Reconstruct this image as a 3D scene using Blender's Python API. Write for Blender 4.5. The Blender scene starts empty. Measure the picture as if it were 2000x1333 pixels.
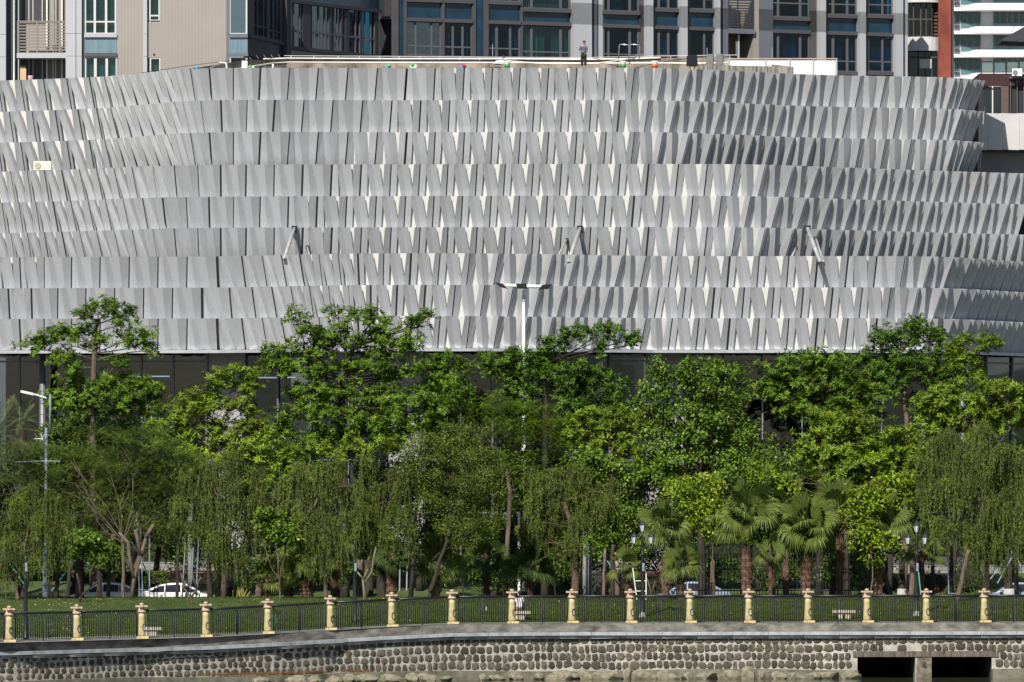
import bpy, bmesh, math, random
import numpy as np
from mathutils import Vector, Matrix
R = math.radians
rnd = random.Random(7)
S = bpy.context.scene
COL = S.collection

# ---------------------------------------------------------------- camera
CAMZ = 7.0        # lens height above the promenade
F = 12800.0       # focal length in pixels of the 2000 px wide photograph
HOR = 937.0       # pixel row of the horizon
cam = bpy.data.cameras.new('camera')
camo = bpy.data.objects.new('camera', cam)
COL.objects.link(camo)
camo.location = (0, 0, CAMZ)
camo.rotation_euler = (R(90), 0, 0)
cam.sensor_width = 36
cam.lens = F / 2000 * 36
cam.shift_y = (HOR - 666.5) / 2000
cam.clip_start = 1
cam.clip_end = 3000
S.camera = camo

# ---------------------------------------------------------------- light
SUN_AZ, SUN_EL = 20.0, 44.0      # degrees to the left of the lens axis (behind the camera) and above the horizon
sd = Vector((-math.sin(R(SUN_AZ)) * math.cos(R(SUN_EL)), -math.cos(R(SUN_AZ)) * math.cos(R(SUN_EL)), math.sin(R(SUN_EL))))
sun = bpy.data.lights.new('sun', 'SUN')
suno = bpy.data.objects.new('sun', sun)
COL.objects.link(suno)
suno.rotation_euler = (-sd).to_track_quat('-Z', 'Y').to_euler()
sun.energy = 5.0
sun.angle = R(0.5)
sun.color = (1.0, 0.94, 0.85)
W = bpy.data.worlds.new('World')
S.world = W
W.use_nodes = True
wn = W.node_tree.nodes
sky = wn.new('ShaderNodeTexSky')
sky.sky_type = 'NISHITA'
sky.sun_disc = False
sky.dust_density = 0.4
sky.sun_elevation = R(SUN_EL)
sky.sun_rotation = R(180 + SUN_AZ)
W.node_tree.links.new(sky.outputs[0], wn['Background'].inputs[0])
wn['Background'].inputs[1].default_value = 0.06
S.view_settings.view_transform = 'Standard'
S.view_settings.look = 'None'
S.view_settings.exposure = 0.52
S.view_settings.gamma = 1
S.render.engine = 'CYCLES'
S.cycles.max_bounces = 8
S.cycles.transparent_max_bounces = 16

# ---------------------------------------------------------------- helpers
def X(px, D): return (px - 1000.0) / F * D
def Z(py, D): return CAMZ + (HOR - py) / F * D
def P(px, py, D): return Vector((X(px, D), D, Z(py, D)))

def lerp(a, b, t): return a + (b - a) * t
def interp(tab, x):
    if x <= tab[0][0]: return tab[0][1]
    for (a, va), (b, vb) in zip(tab, tab[1:]):
        if x <= b: return va + (vb - va) * (x - a) / (b - a)
    return tab[-1][1]

def wloc(o):
    v = Vector((0, 0, 0))
    while o is not None:
        v += o.location
        o = o.parent
    return v

def link(name, me, mat, parent=None, kind=None, label=None):
    o = bpy.data.objects.new(name, me)
    if mat is not None and len(me.materials) == 0: me.materials.append(mat)
    COL.objects.link(o)
    if parent is not None: o.parent = parent
    if kind: o['kind'] = kind
    if label: o['label'] = label
    return o

def tag(o, label, cat, group=None):
    o['label'] = label; o['category'] = cat
    if group: o['group'] = group
    return o

def thing(name, label, cat, loc=(0, 0, 0), group=None, rz=0):
    o = bpy.data.objects.new(name, None)
    COL.objects.link(o)
    o.location = loc
    o.rotation_euler = (0, 0, rz)
    o.empty_display_size = 0.2
    return tag(o, label, cat, group)

def copy_tree(o, parent=None):
    c = o.copy()
    COL.objects.link(c)
    if parent is not None: c.parent = parent
    for ch in list(o.children): copy_tree(ch, c)
    return c

class MB:
    """collects verts and faces; build() links them as one mesh object. World coordinates unless local=True."""
    def __init__(s): s.v = []; s.f = []
    def add(s, vs, fs):
        n = len(s.v)
        s.v += [tuple(v) for v in vs]
        s.f += [tuple(i + n for i in f) for f in fs]
    def box(s, x0, x1, y0, y1, z0, z1):
        s.add([(x0,y0,z0),(x1,y0,z0),(x1,y1,z0),(x0,y1,z0),(x0,y0,z1),(x1,y0,z1),(x1,y1,z1),(x0,y1,z1)],
              [(0,3,2,1),(4,5,6,7),(0,1,5,4),(1,2,6,5),(2,3,7,6),(3,0,4,7)])
    def hexa(s, b, t):
        s.add(list(b) + list(t), [(0,3,2,1),(4,5,6,7),(0,1,5,4),(1,2,6,5),(2,3,7,6),(3,0,4,7)])
    def quad(s, a, b, c, d): s.add([a, b, c, d], [(0, 1, 2, 3)])
    def tube(s, pts, rad, n=6, cap=True):
        pts = [Vector(p) for p in pts]
        if not isinstance(rad, (list, tuple)): rad = [rad] * len(pts)
        base = len(s.v); up = Vector((0.13, 0.21, 1)).normalized()
        for i, p in enumerate(pts):
            d = (pts[min(i+1, len(pts)-1)] - pts[max(i-1, 0)])
            if d.length < 1e-9: d = Vector((0, 0, 1))
            d.normalize()
            u = d.cross(up)
            if u.length < 0.1: u = d.cross(Vector((1, 0, 0)))
            u.normalize(); w = d.cross(u)
            for k in range(n):
                a = 2 * math.pi * k / n
                q = p + (u * math.cos(a) + w * math.sin(a)) * rad[i]
                s.v.append(tuple(q))
        for i in range(len(pts) - 1):
            for k in range(n):
                a = base + i * n + k; b = base + i * n + (k + 1) % n
                s.f.append((a, b, b + n, a + n))
        if cap:
            s.f.append(tuple(base + k for k in range(n))[::-1])
            s.f.append(tuple(base + (len(pts) - 1) * n + k for k in range(n)))
    def lathe(s, prof, c=(0, 0, 0), n=16):
        base = len(s.v)
        for r, z in prof:
            for k in range(n):
                a = 2 * math.pi * k / n
                s.v.append((c[0] + r * math.cos(a), c[1] + r * math.sin(a), c[2] + z))
        for i in range(len(prof) - 1):
            for k in range(n):
                a = base + i * n + k; b = base + i * n + (k + 1) % n
                s.f.append((a, b, b + n, a + n))
        s.f.append(tuple(base + k for k in range(n))[::-1])
        s.f.append(tuple(base + (len(prof) - 1) * n + k for k in range(n)))
    def mesh(s, name, off=(0, 0, 0), smooth=False, recalc=False):
        me = bpy.data.meshes.new(name)
        off = Vector(off)
        me.from_pydata([(a - off.x, b - off.y, c - off.z) for a, b, c in s.v], [], s.f)
        if recalc:
            bm = bmesh.new(); bm.from_mesh(me); bmesh.ops.recalc_face_normals(bm, faces=bm.faces); bm.to_mesh(me); bm.free()
        if smooth:
            me.polygons.foreach_set('use_smooth', [True] * len(me.polygons))
        me.update()
        return me
    def build(s, name, mat, parent=None, kind=None, label=None, smooth=False, local=False, recalc=False):
        off = Vector((0, 0, 0)) if (parent is None or local) else wloc(parent)
        return link(name, s.mesh(name, off, smooth, recalc), mat, parent, kind, label)

class Face:
    """vertical plane through two plan points; maps photograph pixels to (s along, z up)."""
    def __init__(f, x0, D0, x1, D1):
        f.A = Vector((X(x0, D0), D0)); B = Vector((X(x1, D1), D1))
        f.t = (B - f.A).normalized()
        f.n = Vector((f.t.y, -f.t.x))
        if f.n.y > 0: f.n = -f.n
    def s(f, px):
        k = (px - 1000.0) / F
        return (k * f.A.y - f.A.x) / (f.t.x - k * f.t.y)
    def D(f, px): return f.A.y + f.t.y * f.s(px)
    def z(f, px, py): return Z(py, f.D(px))
    def w(f, s, d, z):
        q = f.A + f.t * s + f.n * d
        return Vector((q.x, q.y, z))
    def box(f, mb, s0, s1, d0, d1, z0, z1):
        mb.hexa([f.w(s0,d1,z0), f.w(s1,d1,z0), f.w(s1,d0,z0), f.w(s0,d0,z0)],
                [f.w(s0,d1,z1), f.w(s1,d1,z1), f.w(s1,d0,z1), f.w(s0,d0,z1)])
    def pbox(f, mb, x0, x1, y0, y1, d0, d1, ref=None):
        xm = (x0 + x1) / 2 if ref is None else ref
        f.box(mb, f.s(x0), f.s(x1), d0, d1, f.z(xm, y1), f.z(xm, y0))

# ---------------------------------------------------------------- materials
MATS = {}
def mat(name, col, rough=0.7, metal=0.0, var=0.0, scale=3.0, col2=None, bump=0.0, bscale=20.0, spec=0.5, island=0.0, stretch=None, detail=4.0, emit=None):
    if name in MATS: return MATS[name]
    m = bpy.data.materials.new(name); m.use_nodes = True
    nt = m.node_tree; n = nt.nodes; l = nt.links
    b = n['Principled BSDF']
    b.inputs['Roughness'].default_value = rough
    b.inputs['Metallic'].default_value = metal
    b.inputs['Specular IOR Level'].default_value = spec
    if emit:
        b.inputs['Emission Color'].default_value = (*emit[0], 1); b.inputs['Emission Strength'].default_value = emit[1]
    c1 = (*col, 1)
    tc = n.new('ShaderNodeTexCoord')
    vec = tc.outputs['Object']
    if stretch:
        mp = n.new('ShaderNodeMapping'); mp.inputs['Scale'].default_value = stretch
        l.new(vec, mp.inputs['Vector']); vec = mp.outputs[0]
    out = None
    if var > 0 or col2:
        no = n.new('ShaderNodeTexNoise'); no.inputs['Scale'].default_value = scale; no.inputs['Detail'].default_value = detail
        no.inputs['Roughness'].default_value = 0.6
        l.new(vec, no.inputs['Vector'])
        rp = n.new('ShaderNodeValToRGB')
        rp.color_ramp.elements[0].position = 0.32; rp.color_ramp.elements[1].position = 0.68
        ca = tuple(max(0, c * (1 - var)) for c in col) if not col2 else col
        cb = tuple(min(1, c * (1 + var)) for c in col) if not col2 else col2
        rp.color_ramp.elements[0].color = (*ca, 1); rp.color_ramp.elements[1].color = (*cb, 1)
        l.new(no.outputs['Fac'], rp.inputs[0]); out = rp.outputs[0]
    if island > 0:
        g = n.new('ShaderNodeNewGeometry')
        hs = n.new('ShaderNodeHueSaturation')
        mr = n.new('ShaderNodeMapRange'); mr.inputs['To Min'].default_value = 1 - island; mr.inputs['To Max'].default_value = 1 + island
        l.new(g.outputs['Random Per Island'], mr.inputs['Value']); l.new(mr.outputs[0], hs.inputs['Value'])
        if out is None: hs.inputs['Color'].default_value = c1
        else: l.new(out, hs.inputs['Color'])
        out = hs.outputs[0]
    if out is None: b.inputs['Base Color'].default_value = c1
    else: l.new(out, b.inputs['Base Color'])
    if bump > 0:
        no2 = n.new('ShaderNodeTexNoise'); no2.inputs['Scale'].default_value = bscale; no2.inputs['Detail'].default_value = 5
        l.new(vec, no2.inputs['Vector'])
        bp = n.new('ShaderNodeBump'); bp.inputs['Strength'].default_value = bump; bp.inputs['Distance'].default_value = 0.06
        l.new(no2.outputs['Fac'], bp.inputs['Height']); l.new(bp.outputs[0], b.inputs['Normal'])
    MATS[name] = m
    return m

def objrand(m, amt):
    """slight value difference from object to object"""
    nt = m.node_tree; n = nt.nodes; l = nt.links; b = n['Principled BSDF']
    oi = n.new('ShaderNodeObjectInfo'); hs = n.new('ShaderNodeHueSaturation'); mr = n.new('ShaderNodeMapRange')
    mr.inputs['To Min'].default_value = 1 - amt; mr.inputs['To Max'].default_value = 1 + amt
    l.new(oi.outputs['Random'], mr.inputs['Value']); l.new(mr.outputs[0], hs.inputs['Value'])
    inp = b.inputs['Base Color']
    if inp.is_linked: l.new(inp.links[0].from_socket, hs.inputs['Color'])
    else: hs.inputs['Color'].default_value = inp.default_value
    l.new(hs.outputs[0], inp)
    return m

def leafmat(name, col, col2, trans=0.3, rough=0.55, island=0.5, patch=0.0, patchcol=(0.2, 0.2, 0.03)):
    if name in MATS: return MATS[name]
    m = bpy.data.materials.new(name); m.use_nodes = True
    nt = m.node_tree; n = nt.nodes; l = nt.links
    b = n['Principled BSDF']; b.inputs['Roughness'].default_value = rough; b.inputs['Specular IOR Level'].default_value = 0.25
    g0, g1 = sum(col) / 3, sum(col2) / 3
    col = tuple(a * b for a, b in zip(col, (1.25, 1.12, .9))); col2 = tuple(a * b for a, b in zip(col2, (1.62, 1.42, 1.1)))
    g = n.new('ShaderNodeNewGeometry')
    rp = n.new('ShaderNodeValToRGB')
    e = rp.color_ramp.elements
    e[0].color = (*col, 1); e[1].color = (*col2, 1); e[1].position = 0.93
    if patch > 0:
        k = e.new(1 - patch); k.color = (*col2, 1)
        k = e.new(min(0.999, 1 - patch + 0.004)); k.color = (*patchcol, 1); e[-1].color = (*patchcol, 1); e[-1].position = 1.0
    l.new(g.outputs['Random Per Island'], rp.inputs[0])
    tc = n.new('ShaderNodeTexCoord'); no = n.new('ShaderNodeTexNoise'); no.inputs['Scale'].default_value = 0.7; no.inputs['Detail'].default_value = 3
    l.new(tc.outputs['Object'], no.inputs['Vector'])
    mr = n.new('ShaderNodeMapRange'); mr.inputs['From Min'].default_value = 0.3; mr.inputs['From Max'].default_value = 0.7
    mr.inputs['To Min'].default_value = 1 - island; mr.inputs['To Max'].default_value = 1 + island
    l.new(no.outputs['Fac'], mr.inputs['Value'])
    hs = n.new('ShaderNodeHueSaturation'); l.new(mr.outputs[0], hs.inputs['Value']); l.new(rp.outputs[0], hs.inputs['Color'])
    l.new(hs.outputs[0], b.inputs['Base Color'])
    tr = n.new('ShaderNodeBsdfTranslucent'); l.new(hs.outputs[0], tr.inputs['Color'])
    mx = n.new('ShaderNodeMixShader'); mx.inputs[0].default_value = trans
    l.new(b.outputs[0], mx.inputs[1]); l.new(tr.outputs[0], mx.inputs[2])
    l.new(mx.outputs[0], n['Material Output'].inputs['Surface'])
    MATS[name] = m
    return m

def glassmat(name, tint, refl=0.12, rough=0.03, wob=0.0):
    if name in MATS: return MATS[name]
    m = bpy.data.materials.new(name); m.use_nodes = True
    nt = m.node_tree; n = nt.nodes; l = nt.links
    n.remove(n['Principled BSDF'])
    t = n.new('ShaderNodeBsdfTransparent'); t.inputs[0].default_value = (*tint, 1)
    g = n.new('ShaderNodeBsdfGlossy'); g.inputs['Roughness'].default_value = rough; g.inputs['Color'].default_value = (0.8, 0.9, 1.0, 1)
    if wob > 0:
        tc = n.new('ShaderNodeTexCoord'); no = n.new('ShaderNodeTexNoise'); no.inputs['Scale'].default_value = 0.9; no.inputs['Detail'].default_value = 2
        l.new(tc.outputs['Object'], no.inputs['Vector'])
        bp = n.new('ShaderNodeBump'); bp.inputs['Strength'].default_value = wob; bp.inputs['Distance'].default_value = 0.1
        l.new(no.outputs['Fac'], bp.inputs['Height']); l.new(bp.outputs[0], g.inputs['Normal'])
    mx = n.new('ShaderNodeMixShader'); mx.inputs[0].default_value = refl
    l.new(t.outputs[0], mx.inputs[1]); l.new(g.outputs[0], mx.inputs[2])
    l.new(mx.outputs[0], n['Material Output'].inputs['Surface'])
    MATS[name] = m
    return m

def panelmat():
    m = mat('perforated aluminium panel', (0.50, 0.515, 0.54), rough=0.45, metal=0.35, var=0.05, scale=0.6, spec=0.4)
    nt = m.node_tree; n = nt.nodes; l = nt.links; b = n['Principled BSDF']
    tc = n.new('ShaderNodeTexCoord')
    vo = n.new('ShaderNodeTexVoronoi'); vo.inputs['Scale'].default_value = 7.5; vo.inputs['Randomness'].default_value = 0.55
    l.new(tc.outputs['Object'], vo.inputs['Vector'])
    lt = n.new('ShaderNodeMath'); lt.operation = 'LESS_THAN'; lt.inputs[1].default_value = 0.17
    l.new(vo.outputs['Distance'], lt.inputs[0])
    no = n.new('ShaderNodeTexNoise'); no.inputs['Scale'].default_value = 1.6
    l.new(tc.outputs['Object'], no.inputs['Vector'])
    sx = n.new('ShaderNodeSeparateXYZ'); l.new(tc.outputs['Object'], sx.inputs[0])
    mr = n.new('ShaderNodeMapRange'); mr.inputs['From Min'].default_value = -0.3; mr.inputs['From Max'].default_value = -1.9
    mr.inputs['To Min'].default_value = 0.0; mr.inputs['To Max'].default_value = 0.62
    l.new(sx.outputs['Z'], mr.inputs['Value'])
    lt2 = n.new('ShaderNodeMath'); lt2.operation = 'LESS_THAN'; l.new(no.outputs['Fac'], lt2.inputs[0]); l.new(mr.outputs[0], lt2.inputs[1])
    mu = n.new('ShaderNodeMath'); mu.operation = 'MULTIPLY'; l.new(lt.outputs[0], mu.inputs[0]); l.new(lt2.outputs[0], mu.inputs[1])
    mu2 = n.new('ShaderNodeMath'); mu2.operation = 'MULTIPLY'; mu2.inputs[1].default_value = 0.75; l.new(mu.outputs[0], mu2.inputs[0])
    mx = n.new('ShaderNodeMixRGB'); mx.inputs[2].default_value = (0.06, 0.06, 0.065, 1)
    l.new(mu2.outputs[0], mx.inputs[0]); l.new(b.inputs['Base Color'].links[0].from_socket, mx.inputs[1])
    l.new(mx.outputs[0], b.inputs['Base Color'])
    mp = n.new('ShaderNodeMapping'); mp.inputs['Scale'].default_value = (5, 5, .35); l.new(tc.outputs['Object'], mp.inputs['Vector'])
    st = n.new('ShaderNodeTexNoise'); st.inputs['Scale'].default_value = 2.0; st.inputs['Detail'].default_value = 5; l.new(mp.outputs[0], st.inputs['Vector'])
    sr = n.new('ShaderNodeMapRange'); sr.inputs['From Min'].default_value = .35; sr.inputs['From Max'].default_value = .7; sr.inputs['To Min'].default_value = 1.02; sr.inputs['To Max'].default_value = .93
    l.new(st.outputs['Fac'], sr.inputs['Value']); h2 = n.new('ShaderNodeHueSaturation'); l.new(sr.outputs[0], h2.inputs['Value']); l.new(mx.outputs[0], h2.inputs['Color']); l.new(h2.outputs[0], b.inputs['Base Color'])
    objrand(m, 0.07)
    return m

M = {}
M['panel'] = panelmat()
M['backing'] = mat('white backing sheet', (0.80, 0.79, 0.76), rough=0.6, var=0.02)
M['joint'] = mat('dark joint gasket', (0.012, 0.012, 0.014), rough=0.8)
M['dark'] = mat('dark interior', (0.02, 0.022, 0.025), rough=0.9)
M['soffit'] = mat('dark soffit slats', (0.07, 0.065, 0.06), rough=0.7)
M['concrete'] = mat('weathered concrete', (0.17, 0.155, 0.13), rough=0.9, scale=2.5, col2=(0.36, 0.34, 0.31), bump=0.4, bscale=12)
M['kerbstone'] = mat('stained concrete coping', (0.055, 0.050, 0.042), rough=0.92, scale=1.3, col2=(0.24, 0.225, 0.20), bump=0.5, bscale=9, stretch=(1, 1, 2.2), detail=8)
M['black'] = mat('black painted iron', (0.012, 0.013, 0.016), rough=0.45, spec=0.5)
M['white'] = mat('white painted metal', (0.78, 0.79, 0.80), rough=0.4, var=0.02)
M['steel'] = mat('galvanised steel', (0.42, 0.44, 0.46), rough=0.45, metal=0.5, var=0.1)
M['grey'] = mat('grey painted metal', (0.16, 0.17, 0.19), rough=0.5)
# ================================================================ the folded panel facade
T1 = [(-60,413.6),(0,412.4),(105,410.4),(170,409.0),(210,407.9),(245,406.3),(297,403.4),(332,401.6),(367,400.7),(420,399.8),(520,399.5),(800,400.0),(1000,399.7),(1240,399.6),(1300,400.0),(1340,400.5),(1400,401.8),(1470,403.5),(1550,405.5),(1630,407.0),(1700,407.6),(1830,408.8),(1880,409.8),(1900,410.8),(1925,412.6),(1940,415.5)]
T2 = [(-20,409.6),(0,409.0),(105,407.0),(175,405.0),(245,402.9),(315,401.3),(420,400.3),(595,399.7),(1000,399.2),(1250,399.0),(1430,399.3),(1500,399.9),(1545,400.9),(1600,402.2),(1650,403.5),(1755,406.0),(1860,408.4),(2000,411.4),(2060,412.8)]
T3 = [(-20,404.6),(60,403.8),(420,402.6),(460,402.0),(525,400.7),(580,399.3),(630,398.4),(700,397.3),(800,396.9),(930,397.0),(1000,397.6),(1070,398.5),(1175,400.4),(1280,402.0),(1420,402.2),(1600,402.0),(1770,402.2),(1820,402.8),(1863,404.0),(1898,405.7),(1930,408.0),(2000,412.4),(2060,416.4)]
# where the joints between neighbouring panels stand, first row of each tier (later rows alternate by half a panel)
B1 = [-53,-8.5,36,80.5,125.5,171,200,224,246,267,288,311,337,367,408,455,509.6,566,622,680,737.5,794,850,907,962,1016.5,1072,1127,1184,1240,1296,1347,1394,1433,1472,1512,1551,1590,1633,1682,1731,1781,1830,1867,1893,1911,1925]
B2 = [-50,-16,17,50,83,116,150,183,217,252,293,338,384,431,479.5,535,592,649,706,764,820.5,875,932,987,1042,1097,1154,1212,1268,1325.5,1382,1438,1496,1551,1600,1646.5,1690,1729,1766.6,1804,1841,1877.5,1914,1951,1988,2025]
B3 = [-60,-10,37,85,139,194.6,251.7,308,364.7,420,468,507.5,544,582,619.5,657,699,749,804,860,919,975.5,1032,1080.5,1126,1170.5,1216,1262.5,1313.5,1365.5,1425,1483,1541,1598.6,1657,1713,1769,1820,1863.5,1898.5,1919.5,1937,1955,1974,1993,2011,2030]
G = {(1,0):[(0,1),(180,1),(330,.3),(345,0),(830,0),(900,.45),(1200,.5),(1320,.2),(1350,0),(1690,0),(1780,.4),(1880,.6)],
     (1,1):[(0,1),(180,1),(320,.4),(345,0),(700,0),(800,.4),(1000,.9),(1230,.8),(1350,.4),(1400,0),(1660,0),(1760,.5),(1880,.7)],
     (1,2):[(0,1),(180,1),(320,.4),(345,0),(640,0),(740,.6),(900,1),(1250,1),(1400,.45),(1470,.2),(1560,.0),(1650,.2),(1760,.6),(1880,.7)],
     (2,0):[(0,.8),(200,.4),(280,0),(620,0),(740,.7),(860,1),(1450,1),(1560,.4),(1650,.1),(1760,.4),(2000,.5)],
     (2,1):[(0,.7),(160,.4),(250,0),(570,0),(690,.7),(800,1),(1480,1),(1560,.6),(1640,.1),(1760,.45),(2000,.5)],
     (2,2):[(0,.5),(110,.3),(200,0),(600,0),(690,.7),(800,1),(1500,1),(1600,.5),(1690,.2),(1760,.45),(2000,.5)],
     (3,0):[(0,.4),(70,.2),(110,0),(560,0),(640,.4),(720,1),(1550,1),(1650,.5),(1720,0),(1800,0),(1880,.4),(2000,.3)],
     (3,1):[(0,.1),(70,0),(560,0),(620,.4),(720,1),(1640,1),(1730,.4),(1780,0),(1860,0),(1900,.3),(2000,.3)],
     (3,2):[(0,0),(600,0),(660,.5),(760,1),(1640,1),(1720,.4),(1780,0),(2000,0)]}
T2 = [(a, d * .997) for a, d in T2]
T3 = [(a, d * .987) for a, d in T3]
def sc(zs, k): return [CAMZ + (z - CAMZ) * k for z in zs]
SET = 0.74          # how far the foot of a row stands back from its head
BACK = 0.27         # backing sheet behind the ridges
FOLD = 0.245        # fold depth
tiers = [(1, T1, B1, [32.11, 30.15, 28.20, 26.2]),
         (2, T2, B2, sc([26.22, 24.28, 22.375, 20.45], .997)),
         (3, T3, B3, sc([20.71, 18.79, 16.90, 14.98], .987))]
mall = thing('panelled_building', 'long low building wrapped in wavy bands of folded grey perforated metal panels', 'building', (X(1000, 405), 405, 0))
base_off = wloc(mall)

def curve_pt(T, px):
    D = interp(T, px)
    return Vector((X(px, D), D))

allpan = []
for ti, T, Bd, zz in tiers:
    back = MB(); joints = MB()
    for r in range(3):
        b = list(Bd) if r != 1 else [(p + q) / 2 for p, q in zip(Bd, Bd[1:])]
        if ti == 1: b = [q for q in b if q <= 1926]
        if ti == 1 and r == 1: b.append(1921)
        if ti == 1 and r == 2: b = b[:-1] + [1923]
        z1, z0 = zz[r], zz[r + 1]; ledge = MB()
        h = z1 - z0
        pts = [curve_pt(T, q) for q in b]
        nrm = []
        for i in range(len(pts)):
            t = (pts[min(i+1, len(pts)-1)] - pts[max(i-1, 0)]).normalized()
            nrm.append((t, Vector((t.y, -t.x))))
        tops = pts
        foot = [p - n * SET * h / 1.93 - t * 0.15 for p, (t, n) in zip(pts, nrm)]
        # corrected seam so neighbouring feet keep their order
        for i in range(len(b) - 1):
            L, Rr = tops[i], tops[i+1]; l, r2 = foot[i], foot[i+1]
            t = (Rr - L); w = t.length; t = t / w; n = Vector((t.y, -t.x))
            th = math.degrees(math.asin(max(-1, min(1, n.x)))) - 3
            g = interp(G[(ti, r)], (b[i] + b[i+1]) / 2)
            fl = .115 - .045 * min(1, g * 1.5)
            fd = (fl + .11 * min(1, abs(th) / 24)) if th > 0 else (fl + .15 * min(1, abs(th) / 22))  # fold depth grows with the turn to strengthen facet contrast
            fd *= min(1.15, w / 1.6)
            fdj = fd if i == 0 else min(fd, fdp)
            fdp = fd
            rv = th < 0          # folds mirrored where the wall turns left, shaped for light and dark facets
            g = interp(G[(ti, r)], (b[i] + b[i+1]) / 2)
            ga = lambda a, c: a + (c - a) * g
            tt = [.022, ga(.165, .20), ga(.295, .35), ga(.67, .58), ga(.67, .815), .978]
            bb = [.022, ga(.305, .215), ga(.305, .43), ga(.575, .60), ga(.78, .80), .978]
            # A: tt0-tt1, B: tt1-tt2, C: tt2-tt3, D: tt4-tt5 ; feet A: bb0-bb1, B: bb2-bb3, C: bb3-bb4, D: bb4-bb5
            def TP(u, d): q = L + (Rr - L) * u - n * ((fd - d) if rv else d); return (q.x, q.y, z1)
            def BP(u, d): q = l + (r2 - l) * u - n * ((fd - d) if rv else d); return (q.x, q.y, z0)
            vs = [TP(tt[0], 0), TP(tt[1], fd), TP(tt[2], 0), TP(tt[3], fd), TP(tt[4], fd), TP(tt[5], 0),
                  BP(bb[0], 0), BP(bb[1], fd), BP(bb[2], fd), BP(bb[3], 0), BP(bb[4], fd), BP(bb[5], 0)]
            def mixp(p, q, k): return tuple(a + (b - a) * k for a, b in zip(p, q))
            if g > .02:
                vs += [mixp(mixp(vs[1], vs[7], .27), mixp(vs[1], vs[8], .27), .5), mixp(mixp(vs[3], vs[10], .73), mixp(vs[4], vs[10], .73), .5)]
                fs = [(0, 6, 7, 12, 1), (1, 12, 8, 9, 2), (2, 9, 10, 13, 3), (4, 13, 10, 11, 5)]
            else: fs = [(0, 6, 7, 1), (1, 8, 9, 2), (2, 9, 10, 3), (4, 10, 11, 5)]
            nv = len(vs)
            # returns: thin edges folded back so that sheets read as having thickness
            def bk(v, e=0.06): return (v[0] - n.x * e, v[1] - n.y * e, v[2])
            vs += [bk(vs[0]), bk(vs[6]), bk(vs[5]), bk(vs[11])]
            fs += [(0, nv, nv + 1, 6), (5, 11, nv + 3, nv + 2)]
            ctr = Vector(((L.x + Rr.x) / 2, (L.y + Rr.y) / 2, z1))
            allpan.append((ti, b[i+1] - b[i], vs, fs, ctr))
            # joint and backing
            off = SET + FOLD + .05
            bg = fd + .035
            q3, q2 = l - nrm[i][1] * bg, r2 - nrm[i+1][1] * bg
            q0, q1 = L - nrm[i][1] * bg, Rr - nrm[i+1][1] * bg
            back.quad((q3.x, q3.y, z0), (q2.x, q2.y, z0), (q1.x, q1.y, z1), (q0.x, q0.y, z1))
            jw = 0.085
            o2 = n * (fdj + .012)
            a0, a1 = L - o2 - t * jw, L - o2 + t * jw
            c0, c1 = l - o2 - t * jw, l - o2 + t * jw
            _jt = joints; joints.hexa([(c0.x, c0.y, z0), (c1.x, c1.y, z0), (c1.x - n.x * .08, c1.y - n.y * .08, z0), (c0.x - n.x * .08, c0.y - n.y * .08, z0)],
                        [(a0.x, a0.y, z1), (a1.x, a1.y, z1), (a1.x - n.x * .08, a1.y - n.y * .08, z1), (a0.x - n.x * .08, a0.y - n.y * .08, z1)])
            # ledge on top of the row, behind the panels, and the thin head rail across the openings
            off2 = SET + FOLD + .05
            f0, f1 = L - nrm[i][1] * off2, Rr - nrm[i+1][1] * off2
            ledge.quad((q0.x, q0.y, z1), (q1.x, q1.y, z1), (f1.x, f1.y, z1), (f0.x, f0.y, z1))
        ledge.build('ledge', M['grey'], mall)
    bo = back.build('backing_sheet', M['backing'], mall)
    jo = joints.build('joint_gasket', M['joint'], mall, kind='stuff')
allpan.sort(key=lambda a: -a[1])
rest = MB()
for k, (ti, w, vs, fs, ctr) in enumerate(allpan):
    if k < 298:
        mb = MB(); mb.add(vs, fs)
        me = mb.mesh('facade_panel', ctr)
        o = link('facade_panel', me, M['panel'], mall)
        o.location = ctr - base_off
    else:
        rest.add(vs, fs)
# the narrow ones past the limit; moved so the material's own z keeps running down each panel
if rest.v: rest.build('facade_panel', M['panel'], mall, kind='stuff')

# bottom lip of the lowest band, soffit, glazed base
lip = MB(); sof = MB(); slats = MB()
xs = list(range(-60, 2061, 20))
cp = []
for i, q in enumerate(xs):
    p = curve_pt(T3, q); p2 = curve_pt(T3, q + 8); p0 = curve_pt(T3, q - 8)
    t = (p2 - p0).normalized(); n = Vector((t.y, -t.x)); cp.append((p, t, n))
for (p, t, n), (q, t2, n2) in zip(cp, cp[1:]):
    a, b = p - n * 0.50, q - n2 * 0.50
    a2, b2 = p - n * 0.75, q - n2 * 0.75
    lip.hexa([(a.x, a.y, 14.68), (b.x, b.y, 14.68), (b2.x, b2.y, 14.68), (a2.x, a2.y, 14.68)],
             [(a.x, a.y, 14.86), (b.x, b.y, 14.86), (b2.x, b2.y, 14.86), (a2.x, a2.y, 14.86)])
    sof.quad((a2.x, a2.y, 14.80), (b2.x, b2.y, 14.80), (b2.x, 419, 14.80), (a2.x, 419, 14.80))
for k in range(9):
    d = 1.0 + k * 0.45
    for (p, t, n), (q, t2, n2) in zip(cp[::4], cp[4::4]):
        a, b = p - n * d, q - n2 * d
        slats.hexa([(a.x, a.y, 14.70), (b.x, b.y, 14.70), (b.x, b.y + .12, 14.80), (a.x, a.y + .12, 14.80)],
                   [(a.x, a.y, 14.79), (b.x, b.y, 14.79), (b.x, b.y + .12, 14.79), (a.x, a.y + .12, 14.79)])
lip.build('bottom_lip', M['steel'], mall)
sof.build('soffit', M['soffit'], mall)
slats.build('soffit_slat', M['soffit'], mall, kind='stuff')
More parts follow.
